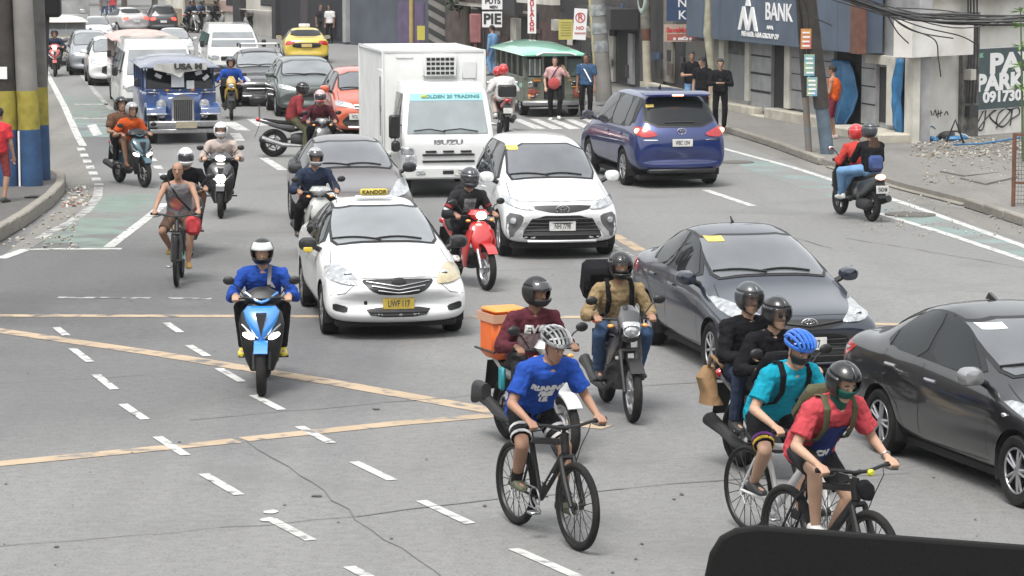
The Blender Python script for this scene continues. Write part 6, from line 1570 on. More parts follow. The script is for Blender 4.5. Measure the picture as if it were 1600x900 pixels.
# ------------------------------------------------------------------ two-wheelers (x forward, origin on the ground between the wheels)
def spoked(parent, x, R, w, style='spokes', n=10, rimm=None, z=None):
    e = bpy.data.objects.new('wheel', None); COL.objects.link(e); e.parent = parent; e.location = (x, 0, z or R)
    r = w / 2; mb = MB(); mb.torus((0, 0, 0), (0, 1, 0), R - r, r, 40, 10); mb.build('tyre', M_RUBBER, e)
    mb = MB(); mb.m(rimm or M_ALLOY); mb.torus((0, 0, 0), (0, 1, 0), R - w * 1.0, r * .55, 40, 6, 1.1); mb.cyl((0, -.045, 0), (0, .045, 0), .03, seg=12)
    if style == 'spokes':
        for k in range(n):
            a = 2 * pi * k / n; mb.tube([(0, .03 if k % 2 else -.03, 0), ((R - w) * cos(a), 0, (R - w) * sin(a))], .0035, 4)
        mb.m(M_STEEL); mb.torus((0, -.03, 0), (0, 1, 0), .075, .006, 20, 4)
    else:
        for k in range(n):
            a = 2 * pi * k / n; mb.tube([(.02 * cos(a), 0, .02 * sin(a)), ((R - w) * .6 * cos(a + .12), 0, (R - w) * .6 * sin(a + .12)), ((R - w) * cos(a), 0, (R - w) * sin(a))], [.022, .016, .018], 6)
        mb.m(M_STEEL); mb.torus((0, -.035, 0), (0, 1, 0), R * .38, .012, 24, 4); mb.lathe((0, -.03, 0), (0, 1, 0), [(0, .06), (.06, .05)], 14)
    mb.build('rim', None, e); return e
def bike_mirrors(t, x, y, z, spread=.16, up=.17, lens=M_CHROME):
    for s_ in (1, -1):
        mb = MB(); mb.m(M_BLACK); p = V((x, s_ * y, z)); q = V((x + .02, s_ * (y + spread), z + up)); mb.tube([p, p.lerp(q, .5) + V((0, 0, .03)), q], .008, 6)
        mb.ell(q, (.022, .062, .045), 14, 8); mb.m(lens); mb.ell(q - V((.012, 0, 0)), (.014, .052, .036), 12, 6); mb.build('mirror', None, t)
def scooter(name, label, col, kind='scooter', lit=True, lamp_pos='low', box=None, trim=None, platetxt=None, mirrors_=True, steer=0., tail_lit=False, group='motorcycles and scooters in the traffic'):
    """kind: scooter (full fairing), under (slim underbone), naked (exposed motorcycle)"""
    t = thing(name, label, 'scooter' if kind == 'scooter' else 'motorcycle', group=group); P = paint('moto_%02d_%02d_%02d' % tuple(int(c * 99) for c in col), col, dirt=.12); TR_ = trim or M_BLACK
    sc = kind == 'scooter'; Rw = .275 if sc else .30; xf, xr = (.62, -.62) if sc else (.63, -.60); wt = .10 if sc else .09
    spoked(t, xf, Rw, wt, 'cast', 5, M_BLACK if sc else None); spoked(t, xr, Rw, wt + .015, 'cast', 5, M_BLACK)
    mb = MB(); st = V((.30, 0, .98))
    for s_ in (1, -1): mb.tube([(xf, s_ * .075, Rw), (.44, s_ * .08, .68)], [.022, .03], 8)
    mb.tube([(.44, -.09, .68), (.44, .09, .68)], .03, 8); mb.tube([(.44, 0, .66), (.32, 0, .95)], .03, 8); mb.build('fork', M_STEEL if kind == 'under' else M_BLACK, t)
    mb = MB(); mb.rings([[V((xf + (Rw + .035) * cos(a), y, Rw + (Rw + .03) * sin(a))) for y in (-.07, -.05, 0, .05, .07)] for a in [.72 + i * 1.75 / 10 for i in range(11)]], False, (False, False)); mb.rings([[V((xf + (Rw + .02) * cos(a), y, Rw + (Rw + .015) * sin(a))) for y in (.07, .05, 0, -.05, -.07)] for a in [.72 + i * 1.75 / 10 for i in range(11)]], False, (False, False)); mb.build('front_mudguard', P if kind != 'naked' else M_BLACK, t)
    mb = MB(); bz = .97
    for s_ in (1, -1): mb.tube([(.30, 0, .96), (.28, s_ * .12, bz), (.23, s_ * .31, bz + .01)], .014, 8)
    hb = mb.build('handlebar', M_BLACK, t)
    for s_ in (1, -1):
        mb = MB(); mb.tube([(.245, s_ * .22, bz + .005), (.225, s_ * .33, bz + .01)], .021, 8); mb.tube([(.27, s_ * .20, bz), (.29, s_ * .31, bz + .0)], .007, 5); mb.build('grip', M_RUBBER, hb)
    if mirrors_: bike_mirrors(t, .27, .18, bz + .02)
    if sc:
        mb = MB(); mb.pod([(.44, 0, .24, .12, .05, 3), (.46, 0, .36, .17, .08, 3), (.48, 0, .48, .20, .09, 3), (.48, 0, .60, .22, .10), (.43, 0, .73, .235, .11), (.38, 0, .84, .21, .10), (.34, 0, .93, .13, .06)], U=(0, 1, 0), W=(1, 0, 0)); ap = mb.build('apron', TR_, t)
        mb = MB(); mb.pod([(.57, 0, .545, .012, .03), (.575, 0, .60, .05, .05), (.55, 0, .68, .11, .075), (.50, 0, .77, .165, .085), (.445, 0, .86, .19, .08), (.41, 0, .91, .15, .05)], U=(0, 1, 0), W=(1, 0, 0), n=2.2); mb.build('front_cover', P, t)
        mb = MB(); mb.prism([(.60, -.055, .84), (.60, .055, .84), (.64, 0, .62)], (-.16, 0, .03)); mb.build('cover_inset', M_BLACK, t)
        for s_ in (1, -1):
            mb = MB(); mb.tube([(.56, s_ * .20, .74), (.60, s_ * .11, .655), (.625, s_ * .03, .60)], [.008, .012, .008], 5); mb.build('chrome_brow', M_ALLOY, t)
        mb = MB(); mb.pod([(.30, 0, .93, .14, .09), (.31, 0, .99, .20, .12), (.30, 0, 1.05, .15, .09), (.29, 0, 1.09, .07, .04)], U=(0, 1, 0), W=(1, 0, 0)); mb.build('handlebar_cover', P if lamp_pos == 'high' else TR_, t)
        if lamp_pos != 'high': mb = MB(); mb.tube([(.36, .17, 1.045), (.425, .05, .965), (.43, 0, .95), (.425, -.05, .965), (.36, -.17, 1.045)], [.012, .016, .018, .016, .012], 6); mb.build('cover_trim', P, t)
        mb = MB(); mb.box((.12, 0, .34), (.50, .34, .06), bev=.02); mb.box((.30, 0, .55), (.06, .36, .42), Matrix.Rotation(.25, 3, 'Y'), bev=.02); mb.build('footboard', M_DARK, t)
        mb = MB(); mb.pod([(-.05, 0, .46, .10, .12), (-.15, 0, .50, .15, .17), (-.45, 0, .56, .16, .17), (-.75, 0, .66, .13, .11), (-.95, 0, .74, .07, .04)]); mb.build('rear_body', P, t)
        mb = MB(); mb.pod([(.02, 0, .66, .08, .04), (-.08, 0, .68, .13, .05), (-.4, 0, .69, .15, .055), (-.72, 0, .75, .12, .05), (-.84, 0, .77, .07, .03)]); mb.build('seat', M_RUBBER, t)
        mb = MB(); mb.pod([(-.30, .06, .28, .09, .09), (-.62, .08, .28, .08, .10), (-.72, .08, .30, .05, .05)]); mb.build('engine', M_DARK, t)
        lp = ((.555, .125, .615), (.035, .075, .030)) if lamp_pos == 'low' else ((.405, .0, .99), (.03, .09, .05))
    else:
        tk = .80 if kind == 'naked' else .70
        mb = MB(); mb.tube([(.36, 0, .86), (.1, 0, .62), (-.25, 0, .55), (-.7, 0, .70)], .035, 8); mb.tube([(.34, 0, .78), (.22, 0, .40), (-.2, 0, .32)], .028, 8); mb.tube([(-.2, 0, .40), (-.60, .07, .30)], .03, 8); mb.build('frame', M_BLACK, t)
        mb = MB(); mb.m(M_DARK); mb.pod([(.26, 0, .36, .08, .08), (.12, 0, .38, .13, .14), (-.12, 0, .38, .13, .13), (-.24, 0, .38, .09, .09)]); mb.m(M_STEEL if kind == 'under' and col[0] < .3 else M_DARK); mb.tube([(.2, -.1, .34), (.05, -.16, .24), (-.4, -.17, .27), (-.85, -.17, .42)], [.02, .025, .05, .055], 8); mb.mats.insert(0, M_DARK) if False else None
        mb.build('engine', M_STEEL, t)
        if kind == 'naked':
            mb = MB(); mb.pod([(.30, 0, .82, .08, .06), (.16, 0, .87, .14, .10), (-.05, 0, .82, .13, .09), (-.16, 0, .76, .08, .05)]); mb.build('tank', P, t)
            mb = MB(); mb.pod([(.42, 0, .80, .06, .05), (.52, 0, .86, .10, .09), (.46, 0, .97, .12, .11), (.36, 0, 1.06, .08, .06)], U=(0, 1, 0), W=(0, 0, 1)); mb.build('nose_fairing', P, t)
            for s_ in (1, -1):
                mb = MB(); mb.pod([(.44, s_ * .11, .78, .02, .05), (.30, s_ * .15, .66, .025, .13), (.12, s_ * .15, .55, .02, .07)]); mb.build('side_fairing', P, t)
        else:
            mb = MB(); mb.pod([(.50, 0, .42, .05, .03), (.48, 0, .55, .13, .06), (.44, 0, .70, .17, .08), (.38, 0, .84, .15, .08), (.34, 0, .90, .09, .05)], U=(0, 1, 0), W=(1, 0, 0)); mb.build('front_cover', P, t)
            for s_ in (1, -1):
                mb = MB(); mb.pod([(.42, s_ * .14, .80, .03, .06), (.36, s_ * .19, .62, .03, .13), (.28, s_ * .18, .40, .025, .10), (.22, s_ * .15, .28, .02, .04)], U=(0, 1, 0), W=(1, 0, 0)); mb.build('leg_shield', P, t)
            mb = MB(); mb.pod([(.32, 0, .93, .08, .07), (.34, 0, 1.0, .15, .11), (.32, 0, 1.06, .10, .08)], U=(0, 1, 0), W=(1, 0, 0)); mb.build('handlebar_cover', P, t)
        mb = MB(); mb.pod([(-.02, 0, .70, .08, .03), (-.15, 0, .715, .13, .045), (-.5, 0, .74, .13, .045), (-.82, 0, .80, .06, .03)]); mb.build('seat', M_RUBBER, t)
        mb = MB(); mb.pod([(-.15, 0, .64, .10, .07), (-.45, 0, .67, .12, .08), (-.8, 0, .76, .08, .05), (-.98, 0, .80, .03, .02)]); mb.build('tail_body', P, t)
        lp = ((.45, 0, .99), (.035, .075, .055)) if kind == 'under' else ((.56, 0, .88), (.04, .08, .06))
    (lx, ly, lz), lr = lp
    for s_ in ((1, -1) if ly else (1,)):
        mb = MB(); mb.ell((lx, s_ * ly, lz), lr, 14, 8, Matrix.Rotation(s_ * .42, 3, 'X') if ly else None); mb.build('headlight', M_LIT if lit else M_LENS, t)
    for s_ in (1, -1):
        mb = MB(); mb.ell((.45 if sc else .40, s_ * .17, .76 if sc else .92), (.03, .035, .022), 10, 6); mb.build('indicator', M_AMBER, t)
        mb = MB(); mb.tube([(.0, s_ * .12, .32), (-.02, s_ * .26, .32)], .014, 6); mb.build('footpeg', M_RUBBER, t)
    mb = MB(); mb.ell((-.93, 0, .76 if sc else .80), (.05, .09, .05), 12, 8); mb.build('tail_light', M_BRAKE if tail_lit else M_RED_LENS, t)
    mb = MB(); mb.tube([(-.55, -.13, .30), (-.9, -.17, .40)], [.05, .06], 12); mb.build('exhaust', M_DARK, t)
    mb = MB(); mb.prism([(-.88, -.09, .72), (-.88, .09, .72), (-1.0, .07, .42), (-1.0, -.07, .42)], (-.01, 0, 0)); rm = mb.build('rear_mudguard', M_BLACK, t)
    if platetxt is not None: plate(None, rm, 'rear', (-1.0, 0, .56), 0, platetxt, w=.22, h=.13, off=.01)
    if box:
        mb = MB(); c, s3, bm_ = box; mb.box(c, s3, bev=.03); bx = mb.build('top_box', bm_, t)
    return t
def bicycle(name, label, col, fm=None, white=False):
    t = thing(name, label, 'bicycle', group='bicycles at the front of the traffic'); P = fm or paint('bike_%02d' % int(col[0] * 99), col)
    R = .345; xf, xr = .56, -.51; tw_ = .036 if white else .058; spoked(t, xf, R, tw_, 'spokes', 22, M_BLACK); spoked(t, xr, R, tw_, 'spokes', 22, M_BLACK)
    bb = V((-.08, 0, .30)); st = V((-.26, 0, .80)); hd = V((.33, 0, .86)); hl = V((.36, 0, .73)); mb = MB()
    mb.tube([hl, bb], .034, 10); mb.tube([hd - V((.01, 0, .05)), st - V((0, 0, .07))], .027, 10); mb.tube([bb, st], .022, 10); mb.tube([hd + V((0, 0, .02)), hl], .034, 10)
    for s_ in (1, -1): mb.tube([bb + V((0, s_ * .035, 0)), (xr, s_ * .065, R)], .012, 8); mb.tube([st - V((0, 0, .09)), (-.34, s_ * .05, .62), (xr, s_ * .065, R)], .010, 8)
    mb.build('frame', P, t)
    mb = MB(); mb.tube([hl, V((.375, 0, .69))], .02, 8); mb.tube([(.375, -.06, .70), (.375, .06, .70)], .022, 8)
    for s_ in (1, -1): mb.tube([(.38, s_ * .055, .70), (.46, s_ * .058, .52), (xf, s_ * .055, R)], [.021, .027, .02], 8)
    mb.build('fork', M_BLACK if not white else P, t)
    mb = MB(); mb.tube([hd, hd + V((.0, 0, .05)), V((.40, 0, .94))], .018, 8)
    mb.tube([(.36, -.34, .97), (.39, -.2, .965), (.41, -.06, .94), (.41, .06, .94), (.39, .2, .965), (.36, .34, .97)], .014, 8); hb = mb.build('handlebar', M_BLACK, t)
    for s_ in (1, -1):
        mb = MB(); mb.tube([(.375, s_ * .24, .968), (.36, s_ * .35, .972)], .019, 8); mb.build('grip', M_RUBBER, hb)
        mb = MB(); mb.tube([(.40, s_ * .21, .955), (.43, s_ * .25, .94), (.41, s_ * .32, .93)], .007, 5); mb.build('brake_lever', M_BLACK, hb)
        mb = MB(); mb.tube([(.41, s_ * .19, .955), (.52, s_ * .12, .93), (.50, s_ * .06, .80), (.43, s_ * .06, .68)], .004, 5); mb.build('cable', M_BLACK, hb)
    mb = MB(); mb.tube([st - V((0, 0, .05)), st + V((-.04, 0, .12))], .014, 8); mb.m(M_BLACK); mb.build('seatpost', M_BLACK, t)
    mb = MB(); z = st.z + .14; mb.pod([(-.12, 0, z, .02, .015), (-.20, 0, z + .005, .03, .022), (-.36, 0, z + .01, .07, .028), (-.43, 0, z + .01, .065, .02)]); mb.build('saddle', M_BLACK, t)
    mb = MB(); mb.torus(bb - V((0, .05, 0)), (0, 1, 0), .085, .008, 26, 4)
    for s_, a in ((-1, -.5), (1, pi - .5)): d = V((cos(a), 0, sin(a))) * .17; mb.tube([bb + V((0, s_ * .06, 0)), bb + d + V((0, s_ * .075, 0))], .012, 6); mb.box(bb + d + V((0, s_ * .13, 0)), (.09, .09, .025), bev=.008)
    mb.tube([bb + V((0, -.05, .085)), V((xr, -.05, R + .05))], .005, 4); mb.tube([bb + V((0, -.05, -.085)), V((xr + .04, -.05, R - .11)), V((xr, -.05, R - .05))], .005, 4); mb.build('crank', M_STEEL, t)
    return t
# ------------------------------------------------------------------ people
UP = V((0, 0, 1))
def ik(a, b, l1, l2, pole):
    d = b - a; L = min(d.length, (l1 + l2) * .998); dn = d.normalized(); x = (l1 * l1 - l2 * l2 + L * L) / (2 * L); h = sqrt(max(l1 * l1 - x * x, 0))
    p = (pole - dn * pole.dot(dn)).normalized(); return a + dn * x + p * h, a + dn * L
def ring(c, u, w, ru, rw, n=16, e=2.3):
    return [c + u * ru * math.copysign(abs(cos(2 * pi * k / n)) ** (2 / e), cos(2 * pi * k / n)) + w * rw * math.copysign(abs(sin(2 * pi * k / n)) ** (2 / e), sin(2 * pi * k / n)) for k in range(n)]
def basis(fwd, up):
    f = V(fwd).normalized(); l = V(up).cross(f).normalized(); u = f.cross(l).normalized()
    return Matrix((f, l, u)).transposed()
def person(label, loc, yaw, pelvis, neck, hands, feet, look=(1, 0, -.1), skin=M_SKIN, top=None, top_long=True, bottom=None, bottom_len=1., shoe=None, hat='hair', hat_m=None,
           detail=1, knee=None, elbow=None, grip=True, h=1.7, group=None, mask=None, vest=False, fat=1., hair=M_HAIR, visor=None, female=False, tilt=(0, 0, 1), sock=None, footdir=None, visor_up=False, chin=True):
    """one figure; pelvis, neck, hands and feet in the local frame (x forward, y left, z up)"""
    t = thing('person', label, 'person', loc, yaw, group); k = h / 1.7
    P = V(pelvis); N = V(neck); sp = (N - P).normalized(); side = V((0, 1, 0)); sd = V(hands[0]) - V(hands[1])
    fw = side.cross(sp).normalized(); side = sp.cross(fw).normalized()
    SW, HW = .192 * k * (.9 if female else 1), .088 * k; sh = [N - sp * .075 * k + side * s * SW for s in (1, -1)]; hp = [P + side * s * HW for s in (1, -1)]
    ua, fa_, th, shk = .285 * k, .255 * k, .43 * k, .43 * k
    EL, WR, KN, AN = [], [], [], []
    for i, s in enumerate((1, -1)):
        pole = V(elbow[i]) if elbow else (side * s * .42 - UP * .8 - fw * .35)
        e, w = ik(sh[i], V(hands[i]), ua, fa_, pole); EL.append(e); WR.append(w)
        pole = V(knee[i]) if knee else V((1, s * .35, .3)); kn, an = ik(hp[i], V(feet[i]) + V((0, 0, .085 * k)), th, shk, pole); KN.append(kn); AN.append(an)
    HF = V(look).normalized(); HB = basis(HF, tilt); HC = N + sp * .05 * k + V((0, 0, .115 * k)) + HF * .028 * k
    H = lambda x, y, z: HC + HB @ (V((x, y, z)) * k)
    seg = 10 if detail else 7; vox = (.009, .017, .026)[2 - detail] if detail < 3 else .0075
    vox = {2: .0085, 1: .014, 0: .022}[detail]
    b = MB(); f_ = fat
    def torso(mb, g, z0=0., z1=1., flat=False):
        L = (N - P).length; sec = [(-.09, .160, .108), (.02, .175 * f_, .125 * f_), (.25, .165 * f_, .125 * f_), (.5, .178 * f_, .128 * f_), (.72, .190, .128), (.86, .172, .108), (.97, .11, .078)]
        R = []
        for q, a, c in sec:
            if q < z0 - .001 or q > z1 + .001: continue
            bend = -fw * .035 * sin(min(max(q, 0), 1) * pi); R.append(ring(P + sp * L * q + bend, side, fw, (a * (.93 if female else 1)) * k + g, c * k + g))
        mb.rings(R)
    torso(b, 0)
    b.cap(N - sp * .03, HC - HB @ V((.02, 0, .05)) * k, .056 * k, .052 * k, seg=seg)
    for i, s in enumerate((1, -1)):
        b.cap(sh[i] - side * s * .03, sh[i] + side * s * .005, .06 * k, .056 * k, seg=seg); b.cap(N - sp * .012 * k, sh[i], .050 * k, .05 * k, seg=seg); b.cap(sh[i], EL[i], .050 * k, .040 * k, seg=seg); b.cap(EL[i], WR[i], .041 * k, .026 * k, seg=seg)
        b.cap(hp[i] + V((0, 0, .02)), KN[i], .083 * k * f_, .056 * k, seg=seg); b.cap(KN[i], KN[i].lerp(AN[i], .35), .056 * k, .056 * k, seg=seg); b.cap(KN[i].lerp(AN[i], .35), AN[i], .056 * k, .036 * k, seg=seg)
        fd = V(footdir) if footdir else V((1, s * .12, -.05)); fd.normalize(); b.cap(AN[i] - fd * .04 * k - V((0, 0, .04 * k)), AN[i] + fd * .14 * k - V((0, 0, .055 * k)), .035 * k, .03 * k, seg=seg)
        # hand: palm, four fingers of different length and a thumb from the side of the palm
        d = (WR[i] - EL[i]).normalized(); hd = V((.9, 0, -.25)).normalized() if grip else d; across = V((0, s, 0)) if grip else side * s
        across = (across - hd * across.dot(hd)).normalized(); nrm = hd.cross(across).normalized()
        if nrm.z < 0: nrm = -nrm
        pc = WR[i] + hd * .045 * k; b.rings([ring(WR[i] + hd * q * k, across, nrm, rx * k, rz * k, 10) for q, rx, rz in ((-.01, .026, .022), (.03, .038, .018), (.07, .042, .016), (.088, .036, .013))])
        for j in range(4):
            o = WR[i] + hd * .08 * k + across * (.030 - .020 * j) * k; Lf = (.038, .043, .041, .032)[j] * k; r = .0095 * k
            if grip: p1 = o + hd * .028 * k - nrm * .010 * k; p2 = p1 + (-nrm * .9 - hd * .2) * Lf * .75; p3 = p2 - hd * .022 * k - nrm * .006 * k
            else: p1 = o + hd * Lf * .9 - nrm * .006 * k; p2 = p1 + (hd * .8 - nrm * .5) * Lf * .6; p3 = p2 + (hd * .5 - nrm * .8) * Lf * .4
            b.tube([o, p1, p2, p3], [r, r, r * .92, r * .7], 6)
        o = WR[i] + hd * .03 * k - across * .034 * k; q1 = o - across * .018 * k + hd * .03 * k - nrm * .01 * k; q2 = q1 + hd * .02 * k - nrm * .024 * k + across * (.012 * k if grip else 0); b.tube([o, q1, q2], [.012 * k, .011 * k, .008 * k], 6)
    # head: skull, face, jaw, nose, lips, brow, ears
    b.rings([[H(x + a * cos(2 * pi * q / 14), c * sin(2 * pi * q / 14), z) for q in range(14)] for z, a, c, x in ((-.118, .022, .022, .062), (-.105, .042, .040, .045), (-.075, .068, .056, .022), (-.04, .080, .064, .012), (0, .094, .072, .002), (.04, .100, .076, -.005), (.075, .092, .070, -.008), (.10, .066, .052, -.008), (.115, .03, .025, -.008))])
    if detail:
        b.cap(H(.088, 0, .015), H(.108, 0, -.022), .009 * k, .014 * k, seg=8); b.ell(H(.103, 0, -.026), (.010 * k, .019 * k, .009 * k), 8, 6, HB); b.ell(H(.088, 0, -.056), (.012 * k, .026 * k, .007 * k), 8, 6, HB); b.ell(H(.086, 0, -.068), (.011 * k, .021 * k, .007 * k), 8, 6, HB); b.cap(H(.086, .038, .028), H(.086, -.038, .028), .008 * k, .008 * k, seg=6)
        for s in (1, -1): b.ell(H(-.005, s * .076, -.01), (.018 * k, .008 * k, .032 * k), 8, 6, HB)
    body = b.build('body', skin, t, recalc=False); queue_remesh(body, vox, 2)
    if detail and hat != 'full':
        for s in (1, -1):
            e = MB(); e.m(M_WHITEP); e.ell(H(.084, s * .030, .006), (.008 * k, .012 * k, .0045 * k), 8, 6, HB); e.m(M_BLACK); e.ell(H(.089, s * .030, .006), (.005 * k, .0055 * k, .005 * k), 8, 6, HB); e.build('eye', None, t)
        e = MB()
        for s in (1, -1): e.tube([H(.090, s * .015, .030), H(.094, s * .032, .034), H(.082, s * .05, .028)], .004 * k, 5)
        e.build('eyebrows', hair, t)
    # clothes
    t_shirt = None
    if top:
        m = MB(); g = .019 * k; torso(m, g, -.09 if not vest else -.09)
        for i, s in enumerate((1, -1)):
            if vest: continue
            m.cap(sh[i] - side * s * .04, sh[i] + side * s * .005, .060 * k + g, .056 * k + g, seg=seg)
            m.cap(N - sp * .028 * k, sh[i], .045 * k + g, .052 * k + g, seg=seg)
            if top_long: m.cap(sh[i], EL[i], .052 * k + g, .044 * k + g, seg=seg); m.cap(EL[i], EL[i].lerp(WR[i], .94), .044 * k + g, .029 * k + g * .8, True, False, seg=seg)
            else: m.cap(sh[i], sh[i].lerp(EL[i], .72), .054 * k + g, .055 * k + g * 1.1, True, False, seg=seg)
        o = m.build('shirt' if not top_long else 'jacket', top, t, recalc=False); queue_remesh(o, vox, 4, (0, .024, .034)[detail]); t_shirt = o
    if bottom:
        m = MB(); g = .012 * k; R = [ring(P + sp * q * k, side, fw, a * k * f_ + g, c * k * f_ + g) for q, a, c in ((-.10, .12, .08), (-.05, .158, .11), (.04, .165, .118), (.10, .155, .112))]; m.rings(R)
        for i, s in enumerate((1, -1)):
            q = hp[i] + V((0, 0, .02))
            if bottom_len <= .5: m.cap(q, q.lerp(KN[i], bottom_len * 2), .086 * k * f_ + g, (.083 - .022 * bottom_len * 2) * k + g * 1.6, True, False, seg=seg)
            else: m.cap(q, KN[i], .086 * k * f_ + g, .060 * k + g, seg=seg); m.cap(KN[i], KN[i].lerp(AN[i], (bottom_len - .5) * 2), .062 * k + g, .046 * k + g, True, False, seg=seg)
        o = m.build('shorts' if bottom_len < .8 else 'trousers', bottom, t, recalc=False); queue_remesh(o, vox, 3, .014 if detail else 0)
    for i, s in enumerate((1, -1)):
        fd = V(footdir) if footdir else V((1, s * .12, -.03)); fd.normalize(); fd.z = min(fd.z, .0); lat = fd.cross(UP).normalized(); c = AN[i] - V((0, 0, .05 * k))
        m = MB(); m.rings([ring(c + fd * x * k + V((0, 0, z * k)), lat, UP, rx * k, rz * k, 12, 2.6) for x, z, rx, rz in ((-.085, 0, .022, .026), (-.07, .006, .036, .042), (-.02, .014, .042, .054), (.04, .006, .044, .044), (.10, -.006, .048, .030), (.155, -.010, .040, .024), (.178, -.012, .02, .014))])
        if shoe: m.build('shoe', shoe, t)
        else: m.build('sandal', MATS['paint_taxi_yellow'], t) if False else None
        if sock: m = MB(); m.cap(AN[i] - V((0, 0, .03)), AN[i].lerp(KN[i], .22), .045 * k, .05 * k, True, False, seg=10); m.build('sock', sock, t)
    # head wear
    def dome(mb, R, z0, z1, az0=0, az1=2 * pi, c=(0, 0, 0), n=22, mfn=None, rr=8, jig=None):
        rows = []
        for a in range(rr + 1):
            el = z0 + (z1 - z0) * a / rr; row = []
            for q in range(n + 1):
                az = az0 + (az1 - az0) * q / n; j = jig(az, el) if jig else 1
                row.append(H(c[0] + R[0] * cos(el) * cos(az) * j, c[1] + R[1] * cos(el) * sin(az) * j, c[2] + R[2] * sin(el) * j))
            rows.append(row)
        mb.rings(rows, False, (False, False)); return mb
    if hat == 'hair':
        m = MB(); dome(m, (.108, .083, .092), -.15, 1.5, .95, 2 * pi - .95, (-.008, 0, .030), jig=lambda a, e: 1 + .03 * sin(a * 9)); dome(m, (.108, .083, .088), .5, 1.55, -.95, .95, (-.008, 0, .034))
        dome(m, (.106, .082, .09), -.75, -.1, 1.75, 2 * pi - 1.75, (-.008, 0, .03)); o = m.build('hair', hair, t); md = o.modifiers.new('t', 'SOLIDIFY'); md.thickness = .012
    if hat in ('full', 'open'):
        hm = hat_m; m = MB(); R = (.148, .126, .142); c = (-.008, 0, .022)
        dome(m, R, .42, 1.5, 0, 2 * pi, c, 28, rr=6); dome(m, R, -.95, .42, 1.02, 2 * pi - 1.02, c, 24, rr=8)
        if hat == 'full' and chin: dome(m, (R[0] + .004, R[1] * .97, R[2]), -.95, -.38, -1.04, 1.04, (0.004, 0, .022), 14, rr=3)
        o = m.build('helmet', hm, t); md = o.modifiers.new('t', 'SOLIDIFY'); md.thickness = .014; md.offset = -1
        if visor:
            m = MB(); e0, e1 = (.18, .80) if visor_up else (-.42, .46)
            dome(m, (R[0] + .008, R[1] + .006, R[2] + .006), e0, e1, -1.12, 1.12, c, 18, rr=5); m.build('visor', visor, o).modifiers.new('t', 'SOLIDIFY').thickness = .004
        m = MB(); dome(m, (.112, .088, .10), -1.0, -.2, 1.2, 2 * pi - 1.2, (-.01, 0, .01), 12, rr=3); m.build('helmet_lining', M_BLACK, o)
        if hat == 'open':
            m = MB(); m.tube([H(.0, .085, -.04), H(.04, .06, -.10), H(.05, 0, -.125), H(.04, -.06, -.10), H(0, -.085, -.04)], .006 * k, 5); m.build('chin_strap', M_BLACK, o)
    if hat == 'cycle':
        m = MB(); R = (.142, .106, .098); c = (-.006, 0, .055); m.m(M_BLACK); dome(m, (.128, .092, .086), -.02, 1.5, 0, 2 * pi, c, 24, rr=6)
        hl = m.build('helmet_lining', M_BLACK, t); m = MB(); m.m(hat_m); rb_ = .0088 if hat_m is H_TWO else .0145
        for lat in (-.088, -.055, -.019, .019, .055, .088):
            pts = []
            for q in range(11):
                a = -1.25 + 2.5 * q / 10; y = lat * (1 - .12 * abs(a)) ; pts.append(H(R[0] * 1.02 * sin(a) * sqrt(max(0, 1 - (y / .118) ** 2)) - .006, y, .055 + R[2] * 1.02 * cos(a) * sqrt(max(0, 1 - (y / .118) ** 2))))
            m.tube(pts, [.011 * k] * 2 + [rb_ * k] * 7 + [.011 * k] * 2, 7)
        for a in (-.75, .05, .8):
            m.tube([H(R[0] * .98 * sin(a) * sqrt(1 - (y / .118) ** 2) - .006, y, .055 + R[2] * .98 * cos(a) * sqrt(1 - (y / .118) ** 2)) for y in (-.10, -.05, 0, .05, .10)], .010 * k, 6)
        m.torus(H(-.006, 0, .062), HB @ UP, .128 * k, .013 * k, 30, 8, 1.3, HB @ V((1, 0, 0)), .82); o = m.build('helmet', None, t)
        m = MB()
        for s in (1, -1): m.tube([H(.03, s * .095, .06), H(.01, s * .078, -.03), H(.03, s * .02, -.12)], .0045, 5)
        m.build('chin_strap', M_BLACK, o)
    if mask:
        m = MB(); dome(m, (.118, .084, .118), -1.05, -.10, -1.35, 1.35, (0.004, 0, .01), 16, rr=6); o = m.build('face_mask', mask, t); md = o.modifiers.new('t', 'SOLIDIFY'); md.thickness = .006
        if mask is not M_BLACK: m = MB(); m.cap(N - sp * .02, HC - HB @ V((0, 0, .06)) * k, .068 * k, .072 * k, seg=12); m.build('neck_gaiter', mask, t)
    return t, dict(sh=sh, EL=EL, WR=WR, KN=KN, AN=AN, N=N, P=P, H=H, HB=HB, side=side, fw=fw, sp=sp, k=k, HC=HC, shirt=t_shirt)
def chest_text(t, J, s, size, m, name='print', dz=.62, off=.145, sx=1., dy=0., lines=1):
    L = (J['N'] - J['P']).length; mb = MB(); up = J['sp']; fr = J['fw']
    for i, ln in enumerate(s if isinstance(s, (list, tuple)) else [s]):
        c = J['P'] + up * (L * dz - i * size * .95) + fr * off + J['side'] * dy
        text_mb(mb, ln, size, frame(c, J['side'], up), .005, .002, sx=sx)
    o = mb.build(name, m, t, smooth=False); PROJ.append((o, J['shirt'], J['fw'], .004)); return o
def chest_patch(t, J, w, h, dz, dy, m, name='print', rnd=0., off=.003):
    L = (J['N'] - J['P']).length; c = J['P'] + J['sp'] * L * dz + J['side'] * dy; n = 10; vs = []
    for i in range(n + 1):
        for j in range(n + 1):
            a, b = 2 * i / n - 1, 2 * j / n - 1
            if rnd: a, b = a * sqrt(1 - b * b / 2), b * sqrt(1 - a * a / 2)
            vs.append(c + J['side'] * a * w / 2 + J['sp'] * b * h / 2)
    mb = MB(); mb.add(vs, [(i * (n + 1) + j, i * (n + 1) + j + 1, (i + 1) * (n + 1) + j + 1, (i + 1) * (n + 1) + j) for i in range(n) for j in range(n)])
    o = mb.build(name, m, t); PROJ.append((o, J['shirt'], J['fw'], off)); return o
